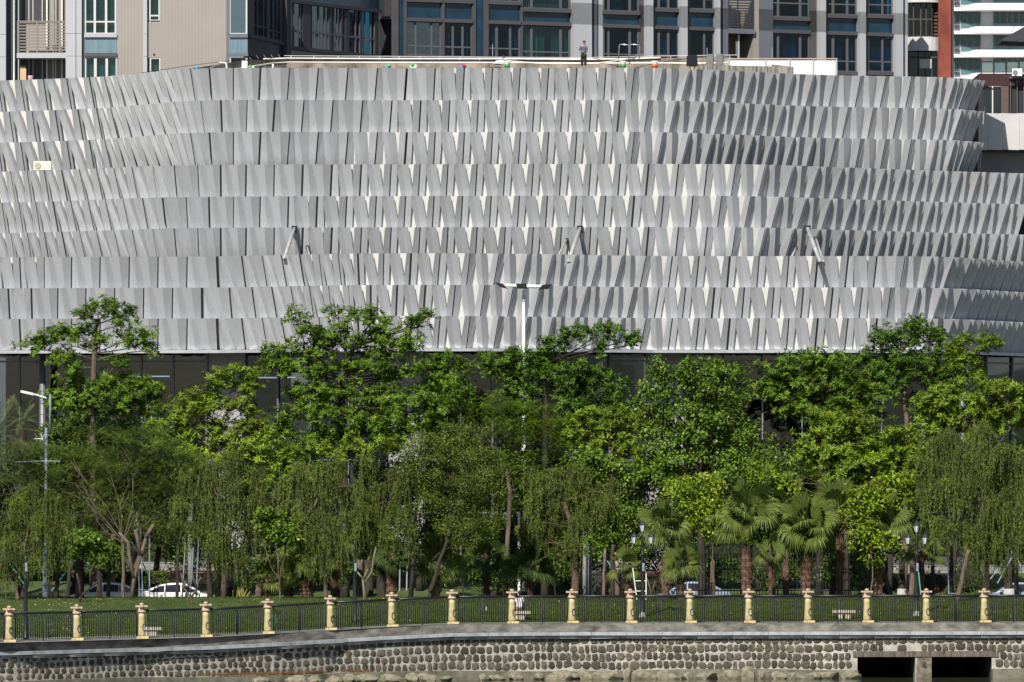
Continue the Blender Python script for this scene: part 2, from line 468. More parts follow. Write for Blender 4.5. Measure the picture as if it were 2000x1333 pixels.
# closing mass behind the panels so nothing shows through
core = MB()
for ti, T, Bd, zz in tiers:
    xa, xb = (-60, 1915) if ti == 1 else (-60, 2060)
    xs2 = list(range(xa, xb, 40)) + [xb]
    for a, b in zip(xs2, xs2[1:]):
        p, q = curve_pt(T, a), curve_pt(T, b)
        core.quad((p.x, p.y + 2.2, zz[3] - .2), (q.x, q.y + 2.2, zz[3] - .2), (q.x, q.y + 2.2, zz[0]), (p.x, p.y + 2.2, zz[0]))
core.build('inner_wall', M['dark'], mall)

# ---- glazed ground storeys under the soffit, following the curve of the lowest band
def GD(px): return interp(T3, px) + 4.2
glz = glassmat('tinted shopfront glass', (0.42, 0.45, 0.48), refl=0.045, rough=0.02, wob=.15)
mull = [(-40,2),(38,2),(160,2),(276,2.5),(338,3),(404,4.5),(480,1.5),(543,2.5),(607,2),(680,2),(754,2),(828,2),(898,3),(960,2),(1040,2),(1115,2),(1188,3),(1261,2.5),(1337,2.5),(1412,2),(1488,3),(1565,2),(1640,2),(1720,2),(1800,2),(1880,3),(1925,2.5),(1975,3),(2040,2)]
zb, zt = 2.3, 14.75
def curtain(f, s0, s1, z0, z1, d, m, parent, wave=0.05, pitch=0.22, name='curtain'):
    mb = MB(); n = max(4, int((s1 - s0) / pitch * 4)); base = []
    for i in range(n + 1):
        s = s0 + (s1 - s0) * i / n
        dd = d + wave * math.sin(i * math.pi / 2 + 0.6 * math.sin(i * .37))
        base += [f.w(s, dd, z0), f.w(s, dd, z1)]
    mb.add(base, [(2*i, 2*i+2, 2*i+3, 2*i+1) for i in range(n)])
    return mb.build(name, m, parent, smooth=True)
solid = mat('grey aluminium wall panel', (0.28, 0.277, 0.285), rough=0.55, var=0.06, scale=0.4)
curt = mat('white curtain cloth', (0.42, 0.42, 0.41), rough=0.85, var=0.05, scale=2)
curtg = mat('grey blue curtain cloth', (0.30, 0.33, 0.38), rough=0.85, var=0.1, scale=2)
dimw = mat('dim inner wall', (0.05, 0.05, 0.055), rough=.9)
for k, ((x0, w0), (x1, w1)) in enumerate(zip(mull, mull[1:])):
    f = Face(x0, GD(x0), x1, GD(x1)); s0, s1 = f.s(x0) + .04, f.s(x1) - .04; mid = (x0 + x1) / 2
    mb = MB(); w = w0 / 31 / 2 * .9; f.box(mb, s0 - w, s0 + w, -0.15, 0.12, zb, zt); mb.build('mullion_frame', M['grey'], mall)
    mb = MB()
    for zz_ in (zt - .5, 8.2, 5.0): f.box(mb, s0 + w, s1, -0.06, 0.02, zz_ - .05, zz_ + .05)
    mb2 = MB(); f.box(mb2, s0 + w, s1, -0.03, 0.0, zb, zt)
    if 404 < mid < 480 or 1261 < mid < 1337 or 754 < mid < 828: mb2.build('wall_cladding', solid, mall); continue
    win_ = mb2.build('shop_window', glz, mall); mb.build('transom', M['grey'], win_)
    if 276 < mid < 404: curtain(f, s0, s1, 9.2 if mid > 338 else 9.9, 10.0 if mid > 338 else 10.2, -0.9, curtg, win_); curtain(f, s0, s1, 2.4, 9.0, -.9, curt, win_)
    if 480 < mid < 760: curtain(f, s0, s1, 2.4, 12.2, -0.7, curt, win_)
    if 1188 < mid < 1261: curtain(f, s0, s1 - .5, 2.4, 14.0, -0.5, curtg, win_)
    if 1337 < mid < 1412: curtain(f, s0, s0 + 1.0, 2.4, 14.0, -0.6, curtg, win_)
    if 1880 < mid < 2030: curtain(f, s0, s1, 2.4, 13.5, -0.6, curtg, win_, wave=.12, pitch=.6)
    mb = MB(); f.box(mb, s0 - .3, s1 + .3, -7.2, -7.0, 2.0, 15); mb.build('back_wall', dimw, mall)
tub = mat('lit fluorescent tube', (0.8, 0.9, 0.95), emit=((0.75, 0.92, 1.0), 1.6))
for x0, x1, py in ((289, 331, 735.5), (262, 275, 736.5), (505, 541, 738), (553, 577, 737.5)):
    f = Face(x0, GD(x0) + .4, x1, GD(x1) + .4)
    mb = MB(); a = f.w(f.s(x0), 0, f.z(x0, py)); b = f.w(f.s(x1), 0, f.z(x1, py)); mb.tube([a, b], 0.04, 6)
    mb.build('light_tube', tub, mall)
colm = mat('satin steel column', (0.15, 0.155, 0.165), rough=0.5, metal=0.3)
for px, r in ((83, .19), (1879, .22)):
    mb = MB(); D = GD(px) - 1.6; mb.lathe([(r, 0), (r, 14.4)], (X(px, D), D, 0.3), 20)
    mb.build('round_column', colm, mall, smooth=True)
# white glass balustrade/canopy glimpsed at the left between the trees
# ---- diagonal struts that pierce the lowest row of the middle tier
strm = mat('light grey strut paint', (0.30, 0.305, 0.31), rough=0.6, var=0.2, scale=3)
def strut(x0, y0, x1, y1, r, D0, D1):
    r = r * .64
    mb = MB(); mb.tube([P(x0, y0, D0 * .997), P(x1, y1, D1 * .992)], r, 12); mb.build('strut', strm, mall, smooth=True)
    hb = MB(); c = P(x0, y0, D0 * .997 - .1); s = r * 2.2
    hb.box(c.x - s * .7, c.x + s * .7, c.y - .02, c.y + .3, c.z - s * 1.0, c.z + s * .6); hb.build('strut_opening', M['joint'], mall)
strut(575, 446, 555, 506, .17, 399.75, 397.9)
strut(600, 482, 606, 506, .09, 400.0, 398.9)
strut(1133, 446, 1110, 512, .19, 399.2, 397.6)
strut(1107, 468, 1088, 504, .09, 399.4, 398.3)
strut(1577, 446, 1602, 512, .20, 400.6, 399.2)
strut(1593, 465, 1608, 512, .10, 401.0, 400.0)
strut(1555, 484, 1546, 503, .10, 400.9, 400.2)
# ================================================================ ground
def z0_emb(px): return interp([(18,-.48),(277,-.46),(402,-.435),(523,-.33),(645,-.225),(765,-.10),(883,.0),(2000,.0)], px)
def D_emb(px): return interp([(-200,299),(18,302),(277,308),(523,312),(645,315),(883,318),(1100,320),(2000,321.5),(2200,322)], px)
def epx(px): D = D_emb(px); return Vector((X(px, D), D))
def wz0(x, D): return z0_emb(1000 + x / D * F)
grass = mat('mown lawn', (0.028, 0.054, 0.007), rough=0.9, scale=0.8, col2=(0.070, 0.105, 0.016), bump=1.0, bscale=30, detail=8)
soil = mat('bare soil', (0.09, 0.06, 0.04), rough=1, var=.3)
paving = mat('grey promenade paving', (0.20, 0.195, 0.185), rough=0.85, var=0.15, scale=3)
asph = mat('asphalt', (0.05, 0.05, 0.052), rough=0.85, var=0.15, scale=8)
# lawn profile behind the promenade: (metres behind the fence, height)
PROF = [(-0.4, 0), (1.6, 0.0), (1.75, .05), (3.0, 0.12), (6.0, .38), (9.5, 0.75), (13, 0.98), (15.5, .95), (18.5, .45), (21.5, .15), (23.0, .10)]
def dprime(px, D):
    De = D_emb(px)
    return (D - De) / (333 - De) * 13 if D < 333 else 13 + D - 333
def D_of(px, dp):
    De = D_emb(px)
    return De + dp / 13 * (333 - De) if dp < 13 else 333 + dp - 13
def ground_z(x, D):
    px = 1000 + x / D * F
    d = dprime(px, D)
    base = z0_emb(px) * max(0, 1 - d / 12)
    if d <= 23: return base + interp(PROF, d)
    return interp([(23, .1), (36, .1), (37, .25), (44, 1.1), (52, 1.7), (53, 2.25), (400, 2.3)], d)
nx = 170
def strip(name, dlist, m, kind='structure', lift=0.0):
    mb = MB(); cols = []
    for i in range(nx + 1):
        px = -1400 + i * 4800 / nx
        Ds = [D_of(px, d) for d in dlist]
        cols.append([(X(px, D), D, ground_z(X(px, D), D) + lift) for D in Ds])
    k = len(dlist); vs = [v for c in cols for v in c]
    mb.add(vs, [(i*k + j, (i+1)*k + j, (i+1)*k + j + 1, i*k + j + 1) for i in range(nx) for j in range(k - 1)])
    return mb.build(name, m, kind=kind, smooth=True)
strip('promenade', [-.4, .3, 1.0, 1.6], paving)
strip('lawn', [1.6, 1.75] + [1.75 + .9 * i for i in range(1, 23)] + [23.0], grass)
strip('road', [23.0, 24, 26, 28, 30, 33, 36.0], asph)
strip('planted_bank', [36.0, 36.05, 37, 38.5, 40, 42, 44, 46, 48, 50, 52], grass)
strip('plaza', [52, 53, 56, 60, 70, 80, 95, 120, 160, 240], asph)
k1 = MB()
for i in range(110):
    px0, px1 = -1200 + i * 41, -1200 + (i + 1) * 41
    for d in (22.9, 36.0):
        A = [(X(q, D_of(q, d) + e), D_of(q, d) + e) for q in (px0, px1) for e in (0, .15)]
        k1.hexa([(*A[0], .05), (*A[2], .05), (*A[3], .05), (*A[1], .05)], [(*A[0], .24), (*A[2], .24), (*A[3], .24), (*A[1], .24)])
k1.build('kerb', M['concrete'], kind='structure')
# river and its bed
wm = mat('murky river water', (0.045, 0.05, 0.03), rough=0.08, spec=0.5)
nt = wm.node_tree; b_ = nt.nodes['Principled BSDF']
tcw = nt.nodes.new('ShaderNodeTexCoord'); mpw = nt.nodes.new('ShaderNodeMapping'); mpw.inputs['Scale'].default_value = (1, .35, 1)
now = nt.nodes.new('ShaderNodeTexNoise'); now.inputs['Scale'].default_value = 2.2; now.inputs['Detail'].default_value = 4
bpw = nt.nodes.new('ShaderNodeBump'); bpw.inputs['Strength'].default_value = .5; bpw.inputs['Distance'].default_value = .08
nt.links.new(tcw.outputs['Object'], mpw.inputs[0]); nt.links.new(mpw.outputs[0], now.inputs['Vector'])
nt.links.new(now.outputs['Fac'], bpw.inputs['Height']); nt.links.new(bpw.outputs[0], b_.inputs['Normal'])
mb = MB(); mb.quad((-400, -200, -2.72), (400, -200, -2.72), (400, 360, -2.72), (-400, 360, -2.72)); mb.build('river_water', wm, kind='structure')
mb = MB(); mb.quad((-900, -300, -4.2), (900, -300, -4.2), (900, 1500, -4.2), (-900, 1500, -4.2)); mb.build('ground', soil, kind='structure')
mb = MB(); mb.quad((-900, 556, 2.28), (900, 556, 2.28), (900, 1500, 2.28), (-900, 1500, 2.28)); mb.build('far_ground', asph, kind='structure')

# ================================================================ embankment wall
wall = thing('embankment_wall', 'rubble stone river wall with pale mortar joints below the railing', 'wall', (0, 320, -2.7))
mortar = mat('pale grey mortar', (0.22, 0.21, 0.185), rough=0.95, scale=1.2, col2=(0.44, 0.42, 0.375), bump=0.6, bscale=14, detail=8)
stone = mat('dark brown rubble stone', (0.024, 0.021, 0.015), rough=0.95, scale=7, col2=(0.14, 0.122, 0.09), bump=1.0, bscale=16, detail=8)
objrand(stone, .45)
OPEN = [(1673, 1817, -1.64), (1818 + 1, 1935, -1.64)]
def etop(px): return z0_emb(px) - 0.62      # underside of the pipe rail
ZB = -2.32
def ept(px, out, z):
    e = epx(px); a = epx(px - 6); b = epx(px + 6); t = (b - a).normalized(); n = Vector((t.y, -t.x))
    if n.y > 0: n = -n
    q = e + n * out
    return (q.x, q.y, z)
body = MB(); cop = MB(); curb = MB(); ledg = MB()
step = 12
px = -180
def seg_open(x):
    for a, b, zz_ in OPEN:
        if a <= x < b: return zz_
    if 1817 <= x < 1819: return None
    return None
edges = sorted(set(list(range(-900, 2910, step)) + [1673, 1786, 1818, 1935]))
OPEN = [(1673, 1786, -1.66), (1818, 1935, -1.68)]
for a, b in zip(edges, edges[1:]):
    m_ = (a + b) / 2
    lo_ = ZB - 0.9
    so = seg_open(m_)
    if so is not None: lo_ = so
    body.hexa([ept(a, .35, lo_), ept(b, .35, lo_), ept(b, -.4, lo_), ept(a, -.4, lo_)],
              [ept(a, .35, z0_emb(a) - .3), ept(b, .35, z0_emb(b) - .3), ept(b, -.4, z0_emb(b) - .3), ept(a, -.4, z0_emb(a) - .3)])
    cop.hexa([ept(a, .42, z0_emb(a) - .42), ept(b, .42, z0_emb(b) - .42), ept(b, -.45, z0_emb(b) - .42), ept(a, -.45, z0_emb(a) - .42)],
             [ept(a, .42, z0_emb(a) - .01), ept(b, .42, z0_emb(b) - .01), ept(b, -.45, z0_emb(b) - .01), ept(a, -.45, z0_emb(a) - .01)])
body.build('mortar_face', mortar, wall)
cop.build('coping', M['kerbstone'], wall)
# culvert mouths: lintel, dark tunnels and the pier between them
lint = MB(); tun = MB(); pier = MB()
for a, b in ((1664, 1700), (1700, 1760), (1760, 1820), (1820, 1880), (1880, 1948)):
    lint.hexa([ept(a, .41, -1.68), ept(b, .41, -1.68), ept(b, .30, -1.68), ept(a, .30, -1.68)],
              [ept(a, .41, -1.40), ept(b, .41, -1.40), ept(b, .30, -1.40), ept(a, .30, -1.40)])
lint.build('lintel', mat('streaked dark lintel concrete', (0.05, 0.042, 0.032), rough=.95, scale=4, col2=(0.17, 0.15, 0.12), stretch=(2, 1, .5), detail=8, bump=.6), wall)
for a, b, zz_ in OPEN:
    for (p, q) in ((a, a + .01), (b - .01, b)):
        A = ept(p, .34, -3); 
    A, B2 = ept(a, .3, -3.3), ept(b, .3, -3.3); C_, D_ = ept(b, -9, -3.3), ept(a, -9, -3.3)
    up = lambda v, zz2=zz_ + .02: (v[0], v[1], zz2)
    tun.quad(A, D_, up(D_), up(A)); tun.quad(B2, up(B2), up(C_), C_); tun.quad(D_, C_, up(C_), up(D_)); tun.quad(up(A), up(D_), up(C_), up(B2))
tun.build('culvert', mat('damp culvert stone', (0.05, 0.045, 0.03), rough=.8, var=.4, scale=2), wall)

# stones
def stone_mesh(w, h, k, rr):
    """rounded irregular block lying in x-z, bulging to -y"""
    n = 9; vs = []; rings = [(1.0, 0.0), (.93, .022), (.7, .032)]
    rad = []
    for i in range(n):
        a = 2 * math.pi * (i + .5 * rr.random()) / n
        c, s_ = math.cos(a), math.sin(a)
        p = k
        q = (abs(c) ** p + abs(s_) ** p) ** (-1 / p)
        q *= rr.uniform(.80, 1.05)
        rad.append((c * q * w / 2, s_ * q * h / 2))
    for sc, d in rings:
        for (x, z) in rad: vs.append((x * sc, -d * rr.uniform(.8, 1.2), z * sc))
    vs.append((0, -.034, 0))
    fs = []
    for r_ in range(2):
        for i in range(n):
            j = (i + 1) % n
            fs.append((r_*n + i, r_*n + j, (r_+1)*n + j, (r_+1)*n + i))
    for i in range(n): fs.append((2*n + i, 2*n + (i + 1) % n, 3*n))
    return vs, fs
rs = random.Random(3)
protos = []
for i in range(26):
    vs, fs = stone_mesh(1, 1, rs.choice([2.4, 4, 6, 9]), rs)
    me = bpy.data.meshes.new('stone'); me.from_pydata(vs, [], fs); me.materials.append(stone)
    me.polygons.foreach_set('use_smooth', [True] * len(me.polygons)); me.update()
    protos.append((me, vs, fs))
slots = []
for row in range(4):
    px = -12 + rs.random() * 10
    while px < 2012:
        wpx = rs.uniform(10.5, 18.5) * (1.25 if rs.random() < .12 else 1)
        mid = px + wpx / 2
        H_ = (etop(mid) - .05 - (ZB + .02))
        hh = H_ / 4
        zc = ZB + .05 + hh * (row + .5) + rs.uniform(-.03, .03) + .04 * math.sin(mid * .03 + row)
        skip = False
        for a, b, zz_ in OPEN:
            if a - 9 < mid < b + 9 and zc - hh * .3 < zz_ + .27: skip = True
        D = D_emb(mid)
        if not skip: slots.append((mid, zc, (wpx - 1.9) / F * D, hh * rs.uniform(.80, .93)))
        px += wpx
rs.shuffle(slots)
ro = wloc(wall); rest = MB()
for i, (mid, zc, w, h) in enumerate(slots):
    me, vs, fs = rs.choice(protos)
    a, b = epx(mid - 6), epx(mid + 6); ang = math.atan2(b.y - a.y, b.x - a.x)
    c = Vector(ept(mid, .345, zc)); rot = rs.uniform(-.12, .12); fl = rs.choice((1, -1))
    if i < 298:
        o = bpy.data.objects.new('stone', me); COL.objects.link(o); o.parent = wall
        o.location = c - ro; o.rotation_euler = (0, rot, ang); o.scale = (w * 1.19, 1.0, h * 1.19)
    else:
        cr, sr = math.cos(rot), math.sin(rot)
        out = []
        for x, y, z in vs:
            x *= w * 1.19; z *= h * 1.19
            x, z = x * cr + z * sr, -x * sr + z * cr
            out.append((c.x + x * math.cos(ang) - y * math.sin(ang), c.y + x * math.sin(ang) + y * math.cos(ang), c.z + z))
        rest.add(out, fs)
stone2 = mat('dark brown rubble stones', (0.024, 0.021, 0.015), rough=0.95, scale=7, col2=(0.14, 0.122, 0.09), bump=1.0, bscale=16, detail=8, island=.45)
rest.build('stone', stone2, wall, kind='stuff', smooth=True)

# footing ledge
foot = MB()
for a, b in zip(edges, edges[1:]):
    if seg_open((a + b) / 2) is not None: continue
    if 1786 <= a < 1818: continue
    zt_ = -2.3 + .05 * math.sin(a * .01)
    foot.hexa([ept(a, .75, -3.4), ept(b, .75, -3.4), ept(b, .36, -3.4), ept(a, .36, -3.4)],
              [ept(a, .75, zt_), ept(b, .75, zt_), ept(b, .36, zt_), ept(a, .36, zt_)])
foot.build('footing', mat('mossy concrete footing', (0.075, 0.08, 0.045), rough=.9, scale=2, col2=(0.20, 0.185, 0.14), bump=.4), wall)
pr = MB(); pr.hexa([ept(1786, .38, -3.3), ept(1818, .40, -3.3), ept(1818, -.3, -3.3), ept(1786, -.3, -3.3)], [ept(1790, .36, -1.68), ept(1817, .38, -1.68), ept(1817, -.3, -1.68), ept(1790, -.3, -1.68)])
pr.build('culvert_pier', mat('mossy culvert stone', (0.05, 0.045, 0.03), rough=.95, scale=3, col2=(0.20, 0.18, 0.13), bump=1, bscale=7, detail=8), wall)

# conduit pipes bolted along the wall
pipe = thing('conduit_run', 'pale blue grey metal conduit and pipes bolted along the top of the stone wall', 'pipe', (0, 320, -.5))
pm = mat('chalky blue grey conduit', (0.21, 0.235, 0.25), rough=.6, scale=2.4, col2=(0.36, 0.39, 0.41))
pm2 = mat('weathered grey pipe', (0.16, 0.18, 0.20), rough=.5, scale=2.2, col2=(0.40, 0.41, 0.42))
n_ = 34
for i in range(n_):
    a = -160 + i * 2350 / n_; b = a + 2350 / n_ - .6
    mb = MB()
    mb.hexa([ept(a, .62, z0_emb(a) - .60), ept(b, .62, z0_emb(b) - .60), ept(b, .43, z0_emb(b) - .60), ept(a, .43, z0_emb(a) - .60)],
            [ept(a, .62, z0_emb(a) - .43), ept(b, .62, z0_emb(b) - .43), ept(b, .43, z0_emb(b) - .43), ept(a, .43, z0_emb(a) - .43)])
    mb.build('conduit_cover', pm, pipe)
    mb = MB(); r_ = .032
    ja, jb = rs.uniform(-.008, .008), rs.uniform(-.008, .008)
    mb.tube([ept(a, .52, z0_emb(a) - .665 + ja), ept(b, .52, z0_emb(b) - .665 + jb)], r_, 8)
    mb.tube([ept(a, .47, z0_emb(a) - .73 + jb), ept(b, .47, z0_emb(b) - .73 + ja)], r_, 8)
    mb.build('pipe', pm2, pipe, smooth=True)

# boulders along the waterline
bould = mat('pale olive boulder', (0.10, 0.093, 0.06), rough=.9, scale=2.5, col2=(0.25, 0.225, 0.16), bump=.7, bscale=8)
dk = bould.node_tree; 
def boulder(px, out, w, h, z, seed):
    r2 = random.Random(seed)
    bm = bmesh.new(); bmesh.ops.create_icosphere(bm, subdivisions=2, radius=1)
    pl = [(Vector((r2.gauss(0,1), r2.gauss(0,1), r2.gauss(0,1))).normalized(), r2.uniform(.55, .85)) for _ in range(9)]
    for v in bm.verts:
        for nn, dd in pl:
            e = v.co.dot(nn) - dd
            if e > 0: v.co -= nn * e
        v.co *= r2.uniform(.97, 1.03)
    me = bpy.data.meshes.new('boulder'); bm.to_mesh(me); bm.free()
    o = link('boulder', me, bould)
    o.location = ept(px, out, z); o.scale = (w, .45, h); o.rotation_euler = (0, r2.uniform(-.15, .15), r2.uniform(-.3, .3))
    return o
BL = [(485,18,7,'long low'),(540,24,9,'broad'),(575,16,5,'small flat'),(590,14,8,'pointed'),(612,18,7,'split'),(640,14,7,'leaning'),(665,20,9,'pale'),(700,22,8,'wide'),(735,26,7,'flat-topped'),(782,14,8,'blocky'),(815,22,8,'smooth'),(850,12,5,'low'),(925,10,7,'upright'),(952,18,5,'thin'),(995,14,7,'rough'),(1032,12,6,'angular'),(1075,26,9,'triangular'),(1115,14,6,'squat'),(1140,20,10,'large'),(1170,20,10,'tall sloping'),(1195,16,9,'humped'),(1222,12,16,'dark standing'),(1255,26,11,'big slanted'),(1300,22,10,'ridged'),(1340,16,7,'rounded'),(1378,20,10,'cracked'),(1420,22,11,'shelving'),(1455,20,13,'steep'),(1485,16,12,'dark sided'),(1520,20,8,'flat'),(1548,18,8,'split topped'),(1582,16,6,'low wide'),(1610,24,8,'grey'),(1655,22,8,'wedge shaped')]
for i, (px, wp, hp, adj) in enumerate(BL):
    o = boulder(px, 1.2 + .3 * math.sin(i * 1.7), wp / 34, hp / 24, -2.62, 50 + i)
    where = 'by the left end of the rock line' if px < 560 else ('below the middle of the river wall' if px < 1150 else ('at the foot of the river wall left of the culverts' if px < 1560 else 'just left of the dark culvert mouth'))
    tag(o, f'{adj} pale boulder {where}', 'boulder', 'boulders along the waterline')
# dry weeds along the wall foot
# ================================================================ railing along the promenade
PX = [18,150,277,402,523,645,765,883,1000,1117,1231,1347,1462,1578,1693,1809,1922,2036]
PXL = [-114] + PX
yel = mat('faded yellow paint', (0.30, 0.25, 0.13), rough=.8, scale=4.5, col2=(0.47, 0.405, 0.22), bump=.25, bscale=30, detail=7)
pink = mat('pinkish sandstone', (0.34, 0.25, 0.18), rough=.85, scale=6, col2=(0.48, 0.37, 0.28), bump=.3)
plin = mat('worn yellow plinth', (0.30, 0.23, 0.13), rough=.9, scale=6, col2=(0.58, 0.48, 0.24), bump=.4)
ordn = ['first','second','third','fourth','fifth','sixth','seventh','eighth','ninth','tenth','eleventh','twelfth','thirteenth','fourteenth','fifteenth','sixteenth','seventeenth']
near = ['with a grey ring, at the left end of the promenade','left of the tree with the leaning trunk','beside the small stone bench on the left','below the bare forked sapling','in front of the dark double trunk','with a filled grey ring, right of the white cars','in front of the stone steps','at the bend of the river wall','beside the person seated on a bench','in front of the dark green box','left of the black lamp post in the middle','right of the lamp post, before a leaning palm','in front of the thick fibrous palm trunk','left of the low stone bench on the right','right of the low stone bench','beside the right hand black lamp post','in front of the white washed tree trunk']
def mk(name, mb, m, smooth=False):
    me = mb.mesh(name, (0, 0, 0), smooth); me.materials.append(m); return me
mbs = MB(); mbs.lathe([(.185, .09), (.18, .2), (.165, .6), (.15, 1.0), (.145, 1.22)], n=20); m_shaft = mk('shaft', mbs, yel, True)
mbs = MB(); mbs.lathe([(.15, 1.22), (.20, 1.225), (.21, 1.26), (.20, 1.29), (.175, 1.295), (.175, 1.33), (.165, 1.335), (.15, 1.37), (.145, 1.47)], n=20); m_col = mk('collar', mbs, pink)
mbs = MB(); mbs.box(-.285, .285, -.09, .09, 1.47, 1.55); mbs.box(-.09, .09, -.285, .285, 1.471, 1.549); m_cap = mk('cross_cap', mbs, pink)
mbs = MB(); mbs.lathe([(.085, 1.549), (.105, 1.58), (.10, 1.62), (.075, 1.65), (.03, 1.665)], n=14); m_ball = mk('ball_finial', mbs, pink, True)
mbs = MB(); mbs.box(-.23, .34, -.2, .22, -.02, .10); m_pl = mk('plinth', mbs, plin)
def ring_mesh(ang, fill):
    mb = MB(); pts = []
    for k in range(21):
        a = 2 * math.pi * k / 20
        u, v = .085 * math.cos(a), .165 * math.sin(a)
        th = ang + u / .165
        r_ = .185 - .02 * (v + .5)
        pts.append((r_ * math.sin(th), -r_ * math.cos(th), .52 + v))
    mb.tube(pts, .022, 6); return mb, pts
ringm = mat('black ring bracket', (0.025, 0.024, 0.022), rough=.7)
ringf = [mat('ring infill white', (0.55, 0.55, 0.52), rough=.8), mat('ring infill ochre', (0.45, 0.33, 0.16), rough=.8), mat('ring infill grey', (0.10, 0.11, 0.13), rough=.8, var=.3)]
fills = [2, 1, 0, 1, None, 2, 1, 1, 1, None, 0, 0, 0, 1, 1, 1, 1]
for i, px in enumerate(PX[:17]):
    e = epx(px); z = z0_emb(px)
    t = thing('railing_pillar', f'{ordn[i]} yellow railing pillar from the left, {near[i]}', 'pillar', (e.x, e.y - .1, z), 'yellow pillars of the river railing')
    for nm, me in (('shaft', m_shaft), ('collar', m_col), ('cross_cap', m_cap), ('ball_finial', m_ball), ('plinth', m_pl)):
        o = bpy.data.objects.new(nm, me); COL.objects.link(o); o.parent = t
    mb, pts = ring_mesh(R(44 - i * .8 + (6 if i % 3 else -4)), None)
    mb.build('ring_bracket', ringm, t, local=True, smooth=True)
    if fills[i] is not None:
        mb = MB(); c = (sum(p[0] for p in pts[:-1]) / 20 * 1.02, sum(p[1] for p in pts[:-1]) / 20 * 1.02, .52)
        mb.add([c] + pts[:-1], [(0, k + 1, (k + 1) % 20 + 1) for k in range(20)]); mb.build('ring_infill', ringf[fills[i]], t, local=True)
# railing bays
barm = MB(); barm.tube([(0, 0, .07), (0, 0, 1.02), (-.015, -.01, 1.12), (-.05, -.03, 1.21), (-.10, -.06, 1.29)], .025, 5); bar_me = mk('bar', barm, M['black'], True)
postm = MB(); postm.tube([(0, 0, 0), (0, 0, 1.04), (-.015, -.01, 1.13), (-.05, -.03, 1.22), (-.11, -.06, 1.31)], .034, 6); post_me = mk('post', postm, mat('scuffed dark iron', (0.03, 0.032, 0.036), rough=.5, var=.3), True)
for i in range(len(PXL) - 1):
    a, b = PXL[i], PXL[i + 1]
    m_ = (a + b) / 2; e = epx(m_); z = z0_emb(m_)
    lab = 'black iron railing bay cut by the left edge of the photo' if i == 0 else ('black iron railing bay cut by the right edge of the photo' if i == len(PXL) - 2 else f'black iron railing bay between the {ordn[i-1]} and {ordn[i]} yellow pillars from the left')
    t = thing('railing_bay', lab, 'railing', (e.x, e.y, z), 'black iron railing bays along the river')
    def rp(px, zz_, dx=0, dy=0):
        q = epx(px); return (q.x + dx, q.y + dy, z0_emb(px) + zz_)
    mb = MB(); mb.tube([rp(a + 7, 1.305, -.1, -.06), rp(m_, 1.305, -.1, -.06), rp(b - 5, 1.305, -.1, -.06)], .055, 8); mb.build('top_rail', M['black'], t, smooth=True)
    mb = MB(); mb.tube([rp(a + 9, 1.03), rp(b - 9, 1.03)], .006, 4); mb.build('wire', M['black'], t)
    mb = MB(); mb.tube([rp(a + 9, .075), rp(b - 9, .075)], .014, 5); mb.build('bottom_rail', M['black'], t)
    x = a + 11.5; pp = [a + 12, m_ + 1, b - 9]
    for q in pp:
        w_ = rp(q, 0); o = bpy.data.objects.new('post', post_me); COL.objects.link(o); o.parent = t; o.location = Vector(w_) - t.location
    x = a + 15.8
    while x < b - 11:
        if min(abs(x - q) for q in pp) > 1.6:
            w_ = rp(x, 0); o = bpy.data.objects.new('bar', bar_me); COL.objects.link(o); o.parent = t; o.location = Vector(w_) - t.location
        x += 4.35

